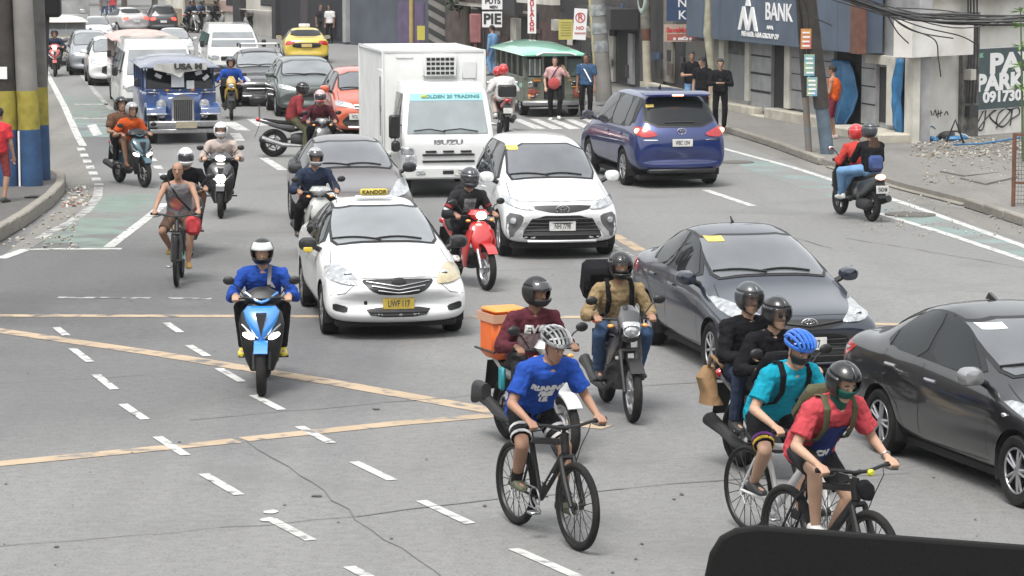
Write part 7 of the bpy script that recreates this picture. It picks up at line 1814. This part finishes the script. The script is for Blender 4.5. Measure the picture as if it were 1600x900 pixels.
def backpack(label, t, J, m, size=(.27, .12, .36), strapm=None, straps=True, at=.58, dy=0.):
    """bag on the wearer's back, straps over the shoulders"""
    r = thing('backpack', label, 'backpack', t.location, t.rotation_euler.z); B = Matrix((J['fw'], J['side'], J['sp'])).transposed(); c = J['side'] * dy + J['P'].lerp(J['N'], at) - J['fw'] * (.13 + size[1] / 2)
    if size[0]: mb = MB(); mb.box(c, (size[1], size[0], size[2]), B, bev=.045); mb.build('bag_body', m, r)
    if straps:
        for s in (1, -1):
            mb = MB(); q = lambda f, y, u: J['N'] + J['fw'] * f + J['side'] * s * y + J['sp'] * u
            mb.tube([q(-.12, .10, -.06), q(-.05, .115, .025), q(.06, .12, .0), q(.135, .115, -.12), q(.135, .125, -.25), q(.06, .175, -.36), q(-.08, .16, -.40)], .026, 6, flat=.35); mb.build('strap', strapm or m, r)
    return r
RIDE = dict(scooter=((-.22, 0, .79), (.0, 0, 1.26), ((.21, .275, 1.0), (.21, -.275, 1.0)), ((.14, .16, .37), (.14, -.16, .37))),
            under=((-.22, 0, .82), (-.02, 0, 1.29), ((.21, .275, 1.0), (.21, -.275, 1.0)), ((-.02, .20, .35), (-.02, -.20, .35))),
            bicycle=((-.27, 0, .99), (.08, 0, 1.42), ((.31, .30, 1.00), (.31, -.30, 1.00)), ((.06, .13, .20), (-.24, -.13, .36))))
def rider(t, label, kind='scooter', **kw):
    p, n, h, f = RIDE[kind]; p = kw.pop('pelvis', p); n = kw.pop('neck', n); h = kw.pop('hands', h); f = kw.pop('feet', f)
    if kind != 'bicycle': kw.setdefault('knee', ((1, .35, .2), (1, -.35, .2)))
    return person(label, t.location, t.rotation_euler.z, p, n, h, f, **kw)
def standing(label, px, py, yaw, z=0., hands=None, **kw):
    g = G(px, py, z); h = kw.get('h', 1.68) / 1.7
    hands = hands or ((.06, .24, .78), (.06, -.24, .78))
    return person(label, g, radians(yaw), (0, 0, .93 * h), (.01, 0, 1.43 * h), hands, kw.pop('feet', ((.02, .09, 0), (-.02, -.09, 0))), grip=False, **kw)
C_BLUE = cloth('royal_blue', (.022, .075, .36)); C_NAVY = cloth('navy', (.03, .042, .075)); C_BLACK = cloth('black', (.011, .011, .013)); C_DARK = cloth('charcoal', (.03, .03, .033)); C_TAN = cloth('tan', (.30, .22, .12)); C_TEAL = cloth('turquoise', (.01, .30, .42))
C_RED = cloth('coral_red', (.52, .07, .085)); C_ORANGE = cloth('orange', (.60, .10, .02)); C_GREY = cloth('grey', (.20, .19, .20)); C_WHITE = cloth('white', (.62, .61, .60)); C_MAROON = cloth('maroon', (.10, .025, .035)); C_DENIM = cloth('denim', (.05, .09, .17)); C_LDENIM = cloth('light_denim', (.16, .30, .50)); C_OLIVE = cloth('olive', (.10, .10, .06)); C_BROWN = cloth('brown', (.16, .09, .06)); C_CREAM = cloth('cream', (.50, .42, .38)); C_PINK = cloth('pink', (.55, .35, .35))
H_BLACK = mat('helmet_black', (.006, .006, .007), rough=.3, coat=.5); H_MATT = mat('helmet_matt', (.014, .014, .015), rough=.5); H_WHITE = mat('helmet_white', (.66, .66, .66), rough=.25, coat=1.); H_TWO = mat('helmet_two_tone', (.62, .63, .64), rough=.3, coat=.5, var=1., var2=(.02, .02, .022), vscale=7, detail=1); H_RED = mat('helmet_red', (.5, .03, .03), rough=.25, coat=1.); H_GREY = mat('helmet_grey', (.045, .05, .056), rough=.35, coat=.5); H_BLUE = mat('helmet_blue', (.015, .12, .50), rough=.3, coat=.6)
V_CLEAR = mat('visor_smoke', (.03, .032, .035), rough=.06, coat=.5, alpha=.30); V_DARK = mat('visor_dark', (.03, .03, .035), rough=.05, coat=1.); V_MIRROR = mat('visor_mirror', (.62, .64, .64), rough=.25, metal=.2)
S_WHITE = mat('shoe_white', (.6, .6, .58), rough=.6); S_BLACK = mat('shoe_black', (.03, .03, .03), rough=.6); S_YEL = mat('shoe_yellow', (.6, .5, .05), rough=.5); S_OLIVE = mat('shoe_olive', (.12, .12, .08), rough=.7, var=.4, vscale=20)
def hems(p, J, bl, ms, k=1.):
    for i in (0, 1):
        q0 = J['P'] + J['side'] * (1, -1)[i] * .085 + V((0, 0, .02))
        for j, mm in enumerate(ms):
            a = q0.lerp(J['KN'][i], bl * 2 - .07 - j * .09); b_ = q0.lerp(J['KN'][i], bl * 2 - .01 - j * .09)
            mb = MB(); mb.cap(a, b_, .087 + j * .003, .086 + j * .003, False, False, 14); mb.build('hem_band', mm, p)
# --- bicycles
b1 = bicycle('bicycle', 'black mountain bicycle ridden by the cyclist in a royal blue shirt', (.02, .02, .022), M_BLACK); place(b1, 902, 860, -64, (.56, 0))
mb = MB(); text_mb(mb, 'TRINX', .05, frame((.13, -.028, .50), (-.63, 0, -.60), (.6, 0, -.63)), .002, .002); mb.build('frame_lettering', M_LETW, b1, smooth=False)
p, J = rider(b1, 'cyclist in royal blue t-shirt with white print and a white and black vented helmet', 'bicycle', top=C_BLUE, top_long=False, bottom=C_BLACK, bottom_len=.42, shoe=S_OLIVE, sock=cloth('sock_black', (.03, .03, .03)), hat='cycle', hat_m=H_TWO, detail=2, look=(1, .12, -.42), skin=M_SKIN, pelvis=(-.30, 0, .98), neck=(.10, 0, 1.40))
hems(p, J, .42, (C_WHITE, C_DARK, C_WHITE))
chest_text(p, J, ['RUNNING', 'FREE', 'US.'], .072, M_LETW, sx=.82, dz=.70)
b2 = bicycle('bicycle', 'white framed bicycle ridden by the cyclist in turquoise', (.6, .6, .6), white=True); place(b2, 1168, 830, -62, (-.51, 0))
p, J = rider(b2, 'cyclist in turquoise shirt with blue helmet, black face mask and backpack', 'bicycle', top=C_TEAL, top_long=False, bottom=C_BLACK, bottom_len=.44, shoe=S_BLACK, hat='cycle', hat_m=H_BLUE, detail=2, look=(1, .05, -.38), mask=M_BLACK, skin=M_SKIN2, feet=((.04, .13, .18), (-.22, -.13, .38)), neck=(.12, 0, 1.40))
hems(p, J, .44, (cloth('hem_yellow', (.5, .35, .05)), cloth('hem_purple', (.15, .05, .2))))
backpack('black backpack worn by the cyclist in turquoise', p, J, C_BLACK)
b3 = bicycle('bicycle', 'black bicycle with a yellow bell ridden by the cyclist in coral red', (.021, .02, .022), M_BLACK); place(b3, 1230, 900, -62, (-.51, 0))
mb = MB(); mb.box((.43, .07, .93), (.04, .05, .05), bev=.012); mb.build('yellow_bell', mat('lime_bell', (.5, .5, .03), rough=.4), b3); mb = MB(); mb.pod([(.44, 0, .84, .06, .05), (.49, 0, .81, .065, .06), (.52, 0, .78, .03, .03)]); mb.build('handlebar_bag', C_BLACK, b3)
p, J = rider(b3, 'cyclist in coral red shirt with glossy black helmet, green face scarf and watch', 'bicycle', top=C_RED, top_long=False, bottom=C_DARK, bottom_len=.40, shoe=S_WHITE, hat='open', hat_m=H_BLACK, detail=2, look=(1, .0, -.40), mask=cloth('dark_green', (.02, .10, .08)), skin=M_SKIN2, neck=(.12, 0, 1.40), feet=((-.20, .13, .20), (.04, -.13, .42)))
mb = MB(); wr = J['WR'][0]; mb.torus(wr.lerp(J['EL'][0], .12), (wr - J['EL'][0]), .031, .008, 20, 6); o = mb.build('wristwatch', M_STEEL, p)
chest_patch(p, J, .21, .40, .40, 0, cloth('print_blue', (.03, .045, .17)), 'blue_front_panel', off=.012)
chest_text(p, J, 'CH', .07, M_LETW, dz=.25); PROJ[-1] = (*PROJ[-1][:3], .016)
backpack('olive green backpack with long straps worn by the cyclist in coral red', p, J, C_OLIVE)
b4 = bicycle('bicycle', 'mountain bicycle with green reflectors ridden by the man in a grey vest', (.022, .02, .022)); place(b4, 276, 448, -87, (.56, 0))
for s_ in (1, -1): mb = MB(); mb.box((.48, s_ * .07, .42), (.02, .03, .10), bev=.01); mb.build('green_reflector', mat('mint', (.1, .5, .3), rough=.4), b4)
p, J = rider(b4, 'man in a sleeveless grey vest with bare arms and plaid shorts riding a bicycle', 'bicycle', top=C_GREY, vest=True, bottom=cloth('plaid', (.13, .08, .06)), bottom_len=.44, shoe=cloth('sandal', (.35, .22, .08)), hat='none', detail=1, look=(1, -.05, -.05), skin=M_SKIN, neck=(-.08, 0, 1.37), pelvis=(-.26, 0, .90), h=1.6, elbow=((-.3, .9, -.3), (-.3, -.9, -.3)))
mb = MB(); dm = J['H']; mb.rings([[dm(-.018 + .088 * cos(a) * c_, .078 * sin(a) * c_, z) for a in [1.3 + i * (2 * pi - 2.6) / 12 for i in range(13)]] for z, c_ in ((-.03, 1.02), (.02, 1.08), (.05, 1.03), (.07, .95))], False, (False, False)); mb.build('hair', M_HAIR, p).modifiers.new('t', 'SOLIDIFY').thickness = .01
mb = MB(); mb.tube([J['sh'][1] + V((.03, .05, .06)), J['N'] + J['fw'] * .14 + V((0, .0, -.16)), J['P'] + J['fw'] * .15 + V((0, .16, .12))], .018, 6, flat=.4); mb.build('sling_strap', C_BLACK, p)
chest_patch(p, J, .17, .19, .42, -.03, mat('sun_print', (.45, .2, .04), rough=.8, var=.5, var2=(.35, .05, .15), vscale=12), 'orange_print', 1)
mb = MB(); mb.box((.30, .22, .80), (.12, .2, .26), bev=.05); tag(mb.build('red_bag', cloth('red_bag', (.5, .06, .07))), 'red cloth bag hanging from the bicycle handlebar of the man in the grey vest', 'bag'); bpy.data.objects['red_bag'].location = b4.location; bpy.data.objects['red_bag'].rotation_euler = b4.rotation_euler

# --- motorcycles near the front
m1 = scooter('motor_scooter', 'bright blue and black scooter with lit twin headlights on the left', (.03, .22, .60)); place(m1, 409, 619, -87, (.62, 0))
p, J = rider(m1, 'rider in royal blue long sleeved jersey with black and lime helmet on the blue scooter', top=C_BLUE, bottom=C_BLACK, shoe=S_YEL, hat='full', hat_m=H_BLACK, visor=V_MIRROR, visor_up=True, detail=2, fat=.96, look=(1, 0, -.08), skin=M_SKIN2, chin=True, feet=((.10, .20, .36), (.10, -.20, .36)))
mb = MB(); mb.rings([[J['H'](.152 * cos(e_) * cos(a) + .002, .128 * cos(e_) * sin(a), .022 + .146 * sin(e_)) for a in [-.6 + .12 * i for i in range(11)]] for e_ in (-.95, -.75, -.5)], False, (False, False)); mb.build('lime_chin_guard', mat('lime', (.5, .62, .05), rough=.3), p).modifiers.new('t', 'SOLIDIFY').thickness = .008
mb = MB(); mb.tube([J['N'] + V((.02, .08, .03)), J['N'] + J['fw'] * .145 + V((0, .07, -.1)), J['P'] + J['fw'] * .15 + V((0, .04, .16))], .02, 6, flat=.4); mb.build('strap', C_GREY, p)
chest_text(p, J, 'A', .10, M_LETW, dz=.70, off=.15, dy=.09)
m2 = scooter('motorcycle', 'red underbone motorcycle with lit headlight between taxi and minivan', (.50, .02, .02), 'under'); place(m2, 760, 454, -68, (.63, 0))
p, J = rider(m2, 'rider in black jacket with white and red sleeve stripes on the red motorcycle', 'under', top=C_DARK, bottom=C_BLACK, shoe=S_WHITE, hat='full', hat_m=H_GREY, visor=V_DARK, detail=1, look=(1, 0, -.15))
for i in (0, 1):
    for q, mm in ((.30, C_WHITE), (.52, cloth('stripe_red', (.35, .04, .05))), (.72, C_WHITE)):
        a, b_ = J['sh'][i], J['EL'][i]; mb = MB(); mb.cap(a.lerp(b_, q), a.lerp(b_, q + .12), .066, .064, False, False); mb.build('sleeve_stripe', mm, p)
chest_patch(p, J, .17, .20, .66, 0, mat('pale_print', (.35, .35, .36), rough=.8, var=.8, vscale=18), 'chest_print')
backpack('dark grey backpack worn by the rider on the red motorcycle', p, J, C_DARK, straps=False)
m3 = scooter('motorcycle', 'white and turquoise motorcycle carrying the orange delivery box', (.55, .56, .56), 'under', lit=False); place(m3, 880, 720, -66, (.62, 0))
p, J = rider(m3, 'delivery rider in dark maroon printed jersey with black helmet beside the orange box', 'under', top=C_MAROON, bottom=C_DARK, shoe=S_BLACK, hat='full', hat_m=H_MATT, visor=V_DARK, visor_up=True, detail=2, look=(1, .30, -.05), skin=M_SKIN3)
chest_text(p, J, 'EVO', .105, M_LETW, dz=.74, off=.150, sx=1.15)
chest_patch(p, J, .30, .16, .50, 0, mat('jersey_print', (.28, .10, .12), rough=.8, var=.9, var2=(.45, .42, .42), vscale=20), 'jersey_print')
ob = thing('delivery_box', 'orange insulated delivery box with yellow lid behind the rider in the maroon jersey', 'box', m3.location, m3.rotation_euler.z)
mb = MB(); mb.box((-.60, -.04, 1.0), (.38, .38, .44), bev=.06); mb.build('box_body', mat('fluoro_orange', (.80, .16, .03), rough=.5, bump=.3, bscale=9, var=.15), ob); mb = MB(); mb.box((-.60, -.04, 1.235), (.35, .35, .04), bev=.02); mb.build('lid', mat('lid_orange', (.78, .26, .04), rough=.5), ob)
mb = MB()
for s_ in (1, -1): mb.box((-.60, -.04 + s_ * .193, 1.17), (.38, .012, .08)); mb.box((-.60 + s_ * .193, -.04, 1.17), (.012, .38, .08))
mb.build('reflective_band', mat('reflective', (.52, .30, .20), rough=.4), ob, smooth=False); mb = MB(); mb.tube([(-.4, 0, 1.0), (-.4, -.235, .86), (-.84, -.235, .86)], .012, 5); mb.build('strap', M_BLACK, ob)
mb = MB(); mb.box((-.36, -.17, .62), (.10, .05, .22), bev=.02); mb.build('turquoise_panel', mat('turquoise', (.02, .24, .28), rough=.4), m3)
mb = MB(); mb.pod([(-.92, -.20, .36, .05, .05), (-.86, -.20, .44, .07, .10), (-.66, -.20, .46, .05, .07)]); mb.build('silencer', M_DARK, m3)
m4 = scooter('motorcycle', 'black and silver sport motorcycle with unlit headlight under the tan jacket rider', (.03, .03, .034), 'naked', lit=False); place(m4, 988, 660, -80, (.63, 0))
mb = MB(); mb.pod([(.50, 0, .83, .05, .03), (.585, 0, .89, .085, .055), (.55, 0, .95, .09, .03)]); mb.build('silver_nose', M_LENS, m4)
p, J = rider(m4, 'rider in tan jacket and jeans with black helmet and backpack on the black motorcycle', 'under', top=C_TAN, bottom=C_DENIM, shoe=S_BLACK, hat='full', hat_m=H_BLACK, visor=V_CLEAR, visor_up=True, detail=2, look=(1, .1, -.12), mask=M_BLACK)
backpack('boxy black backpack worn by the rider in the tan jacket', p, J, C_BLACK, size=(.36, .28, .36), at=.78, dy=-.13)
m5 = scooter('motorcycle', 'dark motorcycle with round mirrors carrying two riders in black', (.05, .05, .06), 'naked', lit=False); place(m5, 1182, 738, -66, (-.3, 0)); 
p, J = rider(m5, 'front rider in black long sleeves with clear visor and sunglasses beside the grey sedan', 'under', top=C_BLACK, bottom=C_DARK, shoe=S_BLACK, hat='open', hat_m=H_BLACK, visor=V_CLEAR, detail=2, look=(1, .15, -.1), skin=M_SKIN2)
mb = MB()
for s in (1, -1): mb.ell(J['H'](.095, s * .032, .006), (.008, .028, .020), 10, 6, J['HB'])
mb.build('sunglasses', M_BLACK, p)
p, J = rider(m5, 'pillion passenger in black jacket and navy trousers with clear visor behind the rider in sunglasses', 'under', pelvis=(-.60, 0, .87), neck=(-.50, 0, 1.36), hands=((-.18, .18, 1.05), (-.18, -.18, 1.05)), feet=((-.30, .22, .40), (-.30, -.22, .40)), top=C_BLACK, bottom=C_NAVY, shoe=S_BLACK, hat='open', hat_m=H_GREY, visor=V_CLEAR, detail=2, look=(1, .05, -.1), skin=M_SKIN2, grip=False)
bg_ = MB(); bg_.pod([(-.80, -.26, .98, .05, .06), (-.78, -.30, .88, .10, .08), (-.76, -.28, .72, .06, .13), (-.75, -.26, .62, .10, .14)], U=(0, 1, 0), W=(1, 0, 0)); bg_.tube([(-.80, -.28, .92), (-.66, -.30, 1.10), (-.55, -.24, 1.0)], .02, 6)
o = tag(bg_.build('cloth_bag', cloth('tan_bag', (.27, .17, .09))), 'tan brown tied cloth bag hanging beside the two riders in black', 'bag'); o.location = m5.location; o.rotation_euler = m5.rotation_euler; o.scale = (.95, .92, .92)
# --- middle distance
m6 = scooter('motor_scooter', 'dark scooter with teal front cover and lit lamp carrying two people on the left', (.02, .07, .10), lit=True); place(m6, 226, 293, -60, (.62, 0))
p, J = rider(m6, 'rider in bright orange shirt with grey helmet on the teal scooter', top=C_ORANGE, top_long=False, bottom=C_BROWN, bottom_len=.45, shoe=C_BROWN, hat='open', hat_m=mat('helmet_silver', (.32, .32, .33), rough=.3, coat=1.), detail=1, look=(1, .1, -.1), female=True); chest_text(p, J, 'Lee', .10, M_LETW, dz=.6)
p, J = rider(m6, 'pillion passenger with black helmet behind the rider in orange', pelvis=(-.58, 0, .84), neck=(-.50, 0, 1.34), hands=((-.2, .2, 1.0), (-.2, -.2, 1.0)), feet=((-.25, .22, .38), (-.25, -.22, .38)), top=C_BROWN, top_long=False, bottom=C_BLACK, shoe=S_BLACK, hat='open', hat_m=H_BLACK, detail=1, grip=False, look=(1, -.1, -.1), skin=M_SKIN2)
m7 = scooter('motor_scooter', 'black scooter with bright headlight under the rider in the white helmet and mask', (.03, .03, .035), lamp_pos='high'); place(m7, 345, 341, -86, (.62, 0))
mb = MB(); mb.ell((.60, 0, .66), (.04, .09, .08), 14, 8); mb.build('bright_headlight', M_LIT, m7)
p, J = rider(m7, 'rider in pale long sleeves with white helmet and white mask on the black scooter', top=C_CREAM, bottom=C_BLACK, shoe=S_BLACK, hat='open', hat_m=H_WHITE, detail=1, mask=M_WHITEP, skin=M_SKIN2)
m8 = scooter('motor_scooter', 'black and red scooter half hidden behind the cyclist in the grey vest', (.06, .02, .02), lit=False); place(m8, 296, 402, -80, (.62, 0))
p, J = rider(m8, 'rider in black with glossy white full helmet behind the cyclist in the grey vest', top=C_BLACK, bottom=C_BROWN, shoe=C_TAN, hat='full', hat_m=H_WHITE, visor=V_DARK, detail=1)
m9 = scooter('motorcycle', 'black and white motorcycle squeezed between the bronze sedan and the taxi', (.35, .36, .34), 'under', lit=False); place(m9, 497, 402, -76, (.2, 0))
p, J = rider(m9, 'rider in navy jacket with silver helmet between the bronze sedan and the taxi', 'under', top=C_NAVY, bottom=C_BLACK, shoe=S_BLACK, hat='full', hat_m=mat('helmet_silver2', (.42, .43, .44), rough=.3, coat=1., var=.5, vscale=14), visor=V_DARK, visor_up=True, detail=1, look=(1, .1, -.1), feet=((-.02, .22, .36), (-.05, -.26, .30)))
m10 = scooter('motorcycle', 'black motorcycle crossing sideways with large rear wheel near the centre left', (.08, .08, .085), 'under', lit=False); place(m10, 428, 245, 4, (-.60, 0))
p, J = rider(m10, 'rider in maroon jacket and olive trousers with black helmet crossing sideways', 'under', top=cloth('dark_red', (.22, .035, .04)), bottom=C_OLIVE, shoe=S_BLACK, hat='full', hat_m=H_BLACK, visor=V_DARK, detail=1, look=(1, -.2, -.2), feet=((.05, .2, .1), (.05, -.2, .05)))
tb = thing('top_case', 'small black luggage case on a rack above the crossing motorcycle tail', 'luggage case', m10.location, m10.rotation_euler.z)
mb = MB(); mb.box((-.92, 0, 1.22), (.38, .3, .20), bev=.06); mb.build('case_body', M_BLACK, tb); mb = MB(); mb.tube([(-.9, 0, 1.14), (-.9, 0, .8)], .02, 6); mb.build('rack', M_STEEL, tb)
m11 = scooter('motorcycle', 'dark motorcycle hidden behind the bronze sedan roof', (.05, .05, .05), 'under', lit=False); place(m11, 506, 268, -80, (.6, 0))
p, J = rider(m11, 'rider with white and red helmet and dark maroon jacket behind the bronze sedan', 'under', top=C_MAROON, bottom=C_BLACK, shoe=S_BLACK, hat='full', hat_m=mat('helmet_white_red', (.62, .60, .60), rough=.3, coat=1., var=1., var2=(.5, .05, .05), vscale=9), visor=V_DARK, detail=1)
m12 = scooter('motorcycle', 'yellow fronted motorcycle right of the blue jeepney', (.45, .28, .03), 'naked', lit=False); place(m12, 362, 188, -84, (.6, 0))
p, J = rider(m12, 'rider in royal blue jacket right of the blue jeepney', 'under', top=C_BLUE, bottom=C_BLACK, shoe=S_BLACK, hat='open', hat_m=H_GREY, detail=0)
m13 = scooter('motor_scooter', 'red scooter in the far left bicycle lane', (.35, .05, .05), lamp_pos='high'); place(m13, 86, 120, -82, (.6, 0))
p, J = rider(m13, 'rider in dark blue on the red scooter in the far left lane', top=C_NAVY, bottom=C_BLACK, shoe=S_BLACK, hat='open', hat_m=H_BLACK, detail=0)
m14 = scooter('motorcycle', 'red motorcycle seen from behind with black top box beside the box truck', (.40, .03, .04), 'under', lit=False, tail_lit=False, box=((-.78, 0, 1.02), (.36, .42, .28), M_BLACK), platetxt=''); place(m14, 791, 208, 96, (-.6, 0))
p, J = rider(m14, 'rider in white shirt with red helmet seen from behind beside the box truck', 'under', top=C_WHITE, bottom=C_CREAM, shoe=S_WHITE, hat='full', hat_m=H_RED, visor=V_DARK, detail=1, neck=(.0, .0, 1.31))
p, J = rider(m14, 'second person in pale clothes with red helmet in front on the same motorcycle', 'under', pelvis=(.02, .06, .88), neck=(.14, .12, 1.28), top=C_WHITE, bottom=C_WHITE, shoe=S_WHITE, hat='full', hat_m=H_RED, visor=V_DARK, detail=0, hands=((.3, .25, 1.0), (.3, -.1, 1.0)), feet=((.1, .2, .35), (.1, -.1, .35)), h=1.5)
m15 = scooter('motor_scooter', 'dark scooter with lit tail lamp and white plate in the right bicycle lane', (.05, .055, .06), lit=False, tail_lit=True, platetxt='154OHM'); place(m15, 1362, 346, 108, (-.62, 0))
p, J = rider(m15, 'rider in red jacket with red helmet in front on the scooter in the right lane', top=cloth('red_jacket', (.45, .05, .04)), bottom=C_BLACK, shoe=S_BLACK, hat='full', hat_m=H_RED, visor=V_DARK, detail=1)
p, J = rider(m15, 'passenger with long brown hair, grey helmet and light jeans sitting sideways on the scooter', pelvis=(-.58, 0, .85), neck=(-.52, 0, 1.32), hands=((-.12, .16, 1.0), (-.15, -.2, 1.0)), feet=((-.20, .36, .36), (-.10, .34, .34)), knee=((.4, 1, .3), (.5, 1, .3)), top=C_BLACK, bottom=C_LDENIM, shoe=S_WHITE, hat='full', hat_m=H_GREY, visor=V_DARK, detail=1, grip=False, female=True, look=(1, .1, 0))
mb = MB(); mb.rings([ring(J['N'] - J['fw'] * .13 + V((-.01, 0, z)), J['side'], J['fw'], a, .035, 12) for z, a in ((.06, .06), (-.05, .10), (-.22, .11), (-.36, .06))]); mb.build('long_hair', M_HAIRB, p)
bp = backpack('navy backpack worn low by the passenger with long brown hair', p, J, cloth('pack_navy', (.05, .08, .20)), size=(.26, .10, .26), straps=False, at=.22)
# --- small figures in the far background
fr = scooter('motorcycle', 'parked motorcycle in front of the pale house', (.2, .2, .2), 'under', lit=False, group='motorcycles parked before the pale house'); place(fr, 316, 50, -30, (0, 0))
for i, (x, y, a, lb) in enumerate(((300, 51, -60, 'dark motorcycle leftmost in the row before the pale house'), (338, 50, -20, 'dark motorcycle in the middle of the row before the pale house'), (356, 49, 200, 'dark motorcycle at the right end of the row before the pale house'), (398, 54, 170, 'motorcycle standing before the white wall right of the dark pillar'))):
    c = copy_tree(fr); place(c, x, y, a, (0, 0)); c['label'] = lb
fr['label'] = 'dark motorcycle second in the row before the pale house'
for x, y, a, c, hm, lb in ((300, 51, -60, C_NAVY, H_BLACK, 'far rider in dark blue, leftmost before the pale house'), (316, 50, -30, C_DENIM, H_GREY, 'far rider in faded blue with a pale helmet before the pale house'), (338, 50, -20, C_DARK, H_BLACK, 'far rider in charcoal in the middle before the pale house'), (356, 49, 200, C_BLACK, H_BLACK, 'far rider in black at the right end before the pale house'), (398, 54, 170, C_GREY, H_GREY, 'far rider in grey top before the white wall')):
    e = bpy.data.objects.new('tmp', None); g = G(x, y); e.location = g; e.rotation_euler = (0, 0, radians(a))
    rider(e, lb, 'under', top=c, bottom=C_BLACK, shoe=S_BLACK, hat='open', hat_m=hm, detail=0, group='riders waiting before the pale house'); bpy.data.objects.remove(e)
standing('person in white t-shirt and black trousers before the dark carport', 516, 68, -120, top=C_WHITE, top_long=False, bottom=C_BLACK, shoe=S_BLACK, detail=0, skin=M_SKIN3)
standing('barely visible person in dark clothes left of the person in white', 501, 66, -60, top=C_DARK, top_long=False, bottom=C_DARK, shoe=S_BLACK, detail=0)
standing('person in pale top and dark trousers walking behind the far traffic', 164, 36, -90, top=C_GREY, top_long=False, bottom=C_DENIM, shoe=S_BLACK, detail=0)
standing('person in light blue walking on the pavement behind the box truck', 770, 118, 150, top=C_LDENIM, bottom=C_LDENIM, shoe=S_BLACK, detail=0)
for x, y, a, c, lb in ((176, 34, -60, C_RED, 'person in red top walking far behind the silver sedan'), (410, 52, 10, C_BLACK, 'person in black standing by the white wall far away')):
    standing(lb, x, y, a, top=c, top_long=False, bottom=C_DENIM, shoe=S_BLACK, detail=0)
# --- pedestrians
p, J = standing('woman in pink blouse with red shoulder bag stepping out behind the green roofed jeepney', 867, 188, -92, top=C_PINK, top_long=False, bottom=C_BLACK, shoe=S_WHITE, detail=1, female=True, h=1.62, skin=M_SKIN2, hands=((.16, .24, 1.32), (.10, -.24, .85)), feet=((.12, .10, .05), (-.06, -.10, 0)))
rb = thing('shoulder_bag', 'coral red shoulder bag carried by the woman in pink', 'bag', p.location, p.rotation_euler.z); mb = MB(); mb.ell((.17, -.02, .95), (.07, .16, .15), 14, 10); mb.build('bag_body', cloth('bag_red', (.42, .08, .08)), rb); mb = MB(); mb.tube([(.16, -.14, 1.0), (.14, .0, 1.25), (.04, .13, 1.42)], .015, 6); mb.build('strap', C_MAROON, rb)
p, J = standing('man in blue polo with white strap leaning beside the green roofed jeepney', 916, 186, -100, top=cloth('steel_blue', (.045, .09, .17)), top_long=False, bottom=C_BLACK, shoe=S_BLACK, detail=1, h=1.68, skin=M_SKIN3)
mb = MB(); mb.tube([J['N'] + V((.02, -.12, .0)), J['N'] + V((.15, 0, -.18)), J['P'] + V((.15, .14, .05))], .022, 6, flat=.4); mb.build('white_strap', M_LETW, p)
phone = ((.26, .07, 1.12), (.26, -.07, 1.12))
p, J = standing('young person in black tracksuit holding a phone, rightmost of three on the pavement', 1125, 203, -95, z=.125, hands=phone, top=C_BLACK, bottom=C_BLACK, shoe=S_BLACK, detail=1, h=1.68, skin=M_SKIN2, look=(1, 0, -.3), elbow=((-.2, .8, -.8), (-.2, -.8, -.8)))
mb = MB(); mb.box((.33, 0, 1.15), (.02, .075, .15), bev=.005); o = tag(mb.build('phone', M_BLACK), 'dark phone held by the person in the black tracksuit', 'phone'); o.location = p.location; o.rotation_euler = p.rotation_euler
p, J = standing('person in black t-shirt looking down, middle of three on the pavement', 1097, 196, -125, z=.125, top=C_BLACK, top_long=False, bottom=C_BLACK, shoe=S_BLACK, detail=1, h=1.66, skin=M_SKIN2, look=(1, -.1, -.5))
p, J = standing('person in black t-shirt and blue jeans holding a phone, left of three on the pavement', 1080, 186, -80, z=.125, hands=phone, top=C_BLACK, top_long=False, bottom=C_LDENIM, shoe=S_BLACK, detail=1, h=1.7, look=(1, -.2, -.3), elbow=((-.2, .8, -.8), (-.2, -.8, -.8)))
p, J = standing('person in orange sleeveless top and dark red shorts behind the timber pole', 1301, 217, 160, z=.125, hands=((.25, .1, 1.1), (.25, -.1, 1.1)), top=C_ORANGE, vest=True, bottom=cloth('wine_shorts', (.20, .03, .05)), bottom_len=.5, shoe=C_CREAM, detail=1, h=1.66, female=True)
p, J = standing('person in red shirt and dark red shorts at the left edge, seen from behind', 0, 316, 75, z=.2, top=cloth('bright_red', (.55, .04, .05)), top_long=False, bottom=cloth('brick_shorts', (.25, .05, .05)), bottom_len=.55, shoe=S_BLACK, detail=1, h=1.6, female=True)

# --- black rounded parapet end at the lower right, just below the camera
mb = MB(); g0 = G(1112, 905); yy = g0.y - 3.0
def pp(px, py, Y=17.0): d = ray(px, py); k_ = Y / d.y; return V((d.x * k_, Y, CAMH + d.z * k_))
out = [pp(*q) for q in ((1096, 960), (1102, 905), (1110, 868), (1126, 842), (1150, 829), (1185, 824), (1600, 855), (1900, 880), (1900, 960))]
mb.prism(out, (0, .10, 0)); o = mb.build('bus_roof_edge', mat('matt_black', (.009, .009, .009), rough=.8, bump=.2, bscale=30, spec=.15), smooth=True, bevel=.02)
tag(o, 'matt black rounded panel cutting across the lower right corner', 'panel')
bake_all(); lay_prints()

# --- faint haze filling the street
hz = MB(); hz.box((0, 110, 7), (150, 260, 18)); o = tag(hz.build('haze', smooth=False), kind='stuff'); m_ = bpy.data.materials.new('haze'); m_.use_nodes = True; n_ = m_.node_tree.nodes
n_.remove(n_['Principled BSDF']); pv = n_.new('ShaderNodeVolumePrincipled'); pv.inputs['Color'].default_value = (.92, .94, .96, 1); pv.inputs['Density'].default_value = .0003; pv.inputs['Anisotropy'].default_value = .2
m_.node_tree.links.new(pv.outputs[0], n_['Material Output'].inputs['Volume']); o.data.materials.append(m_)
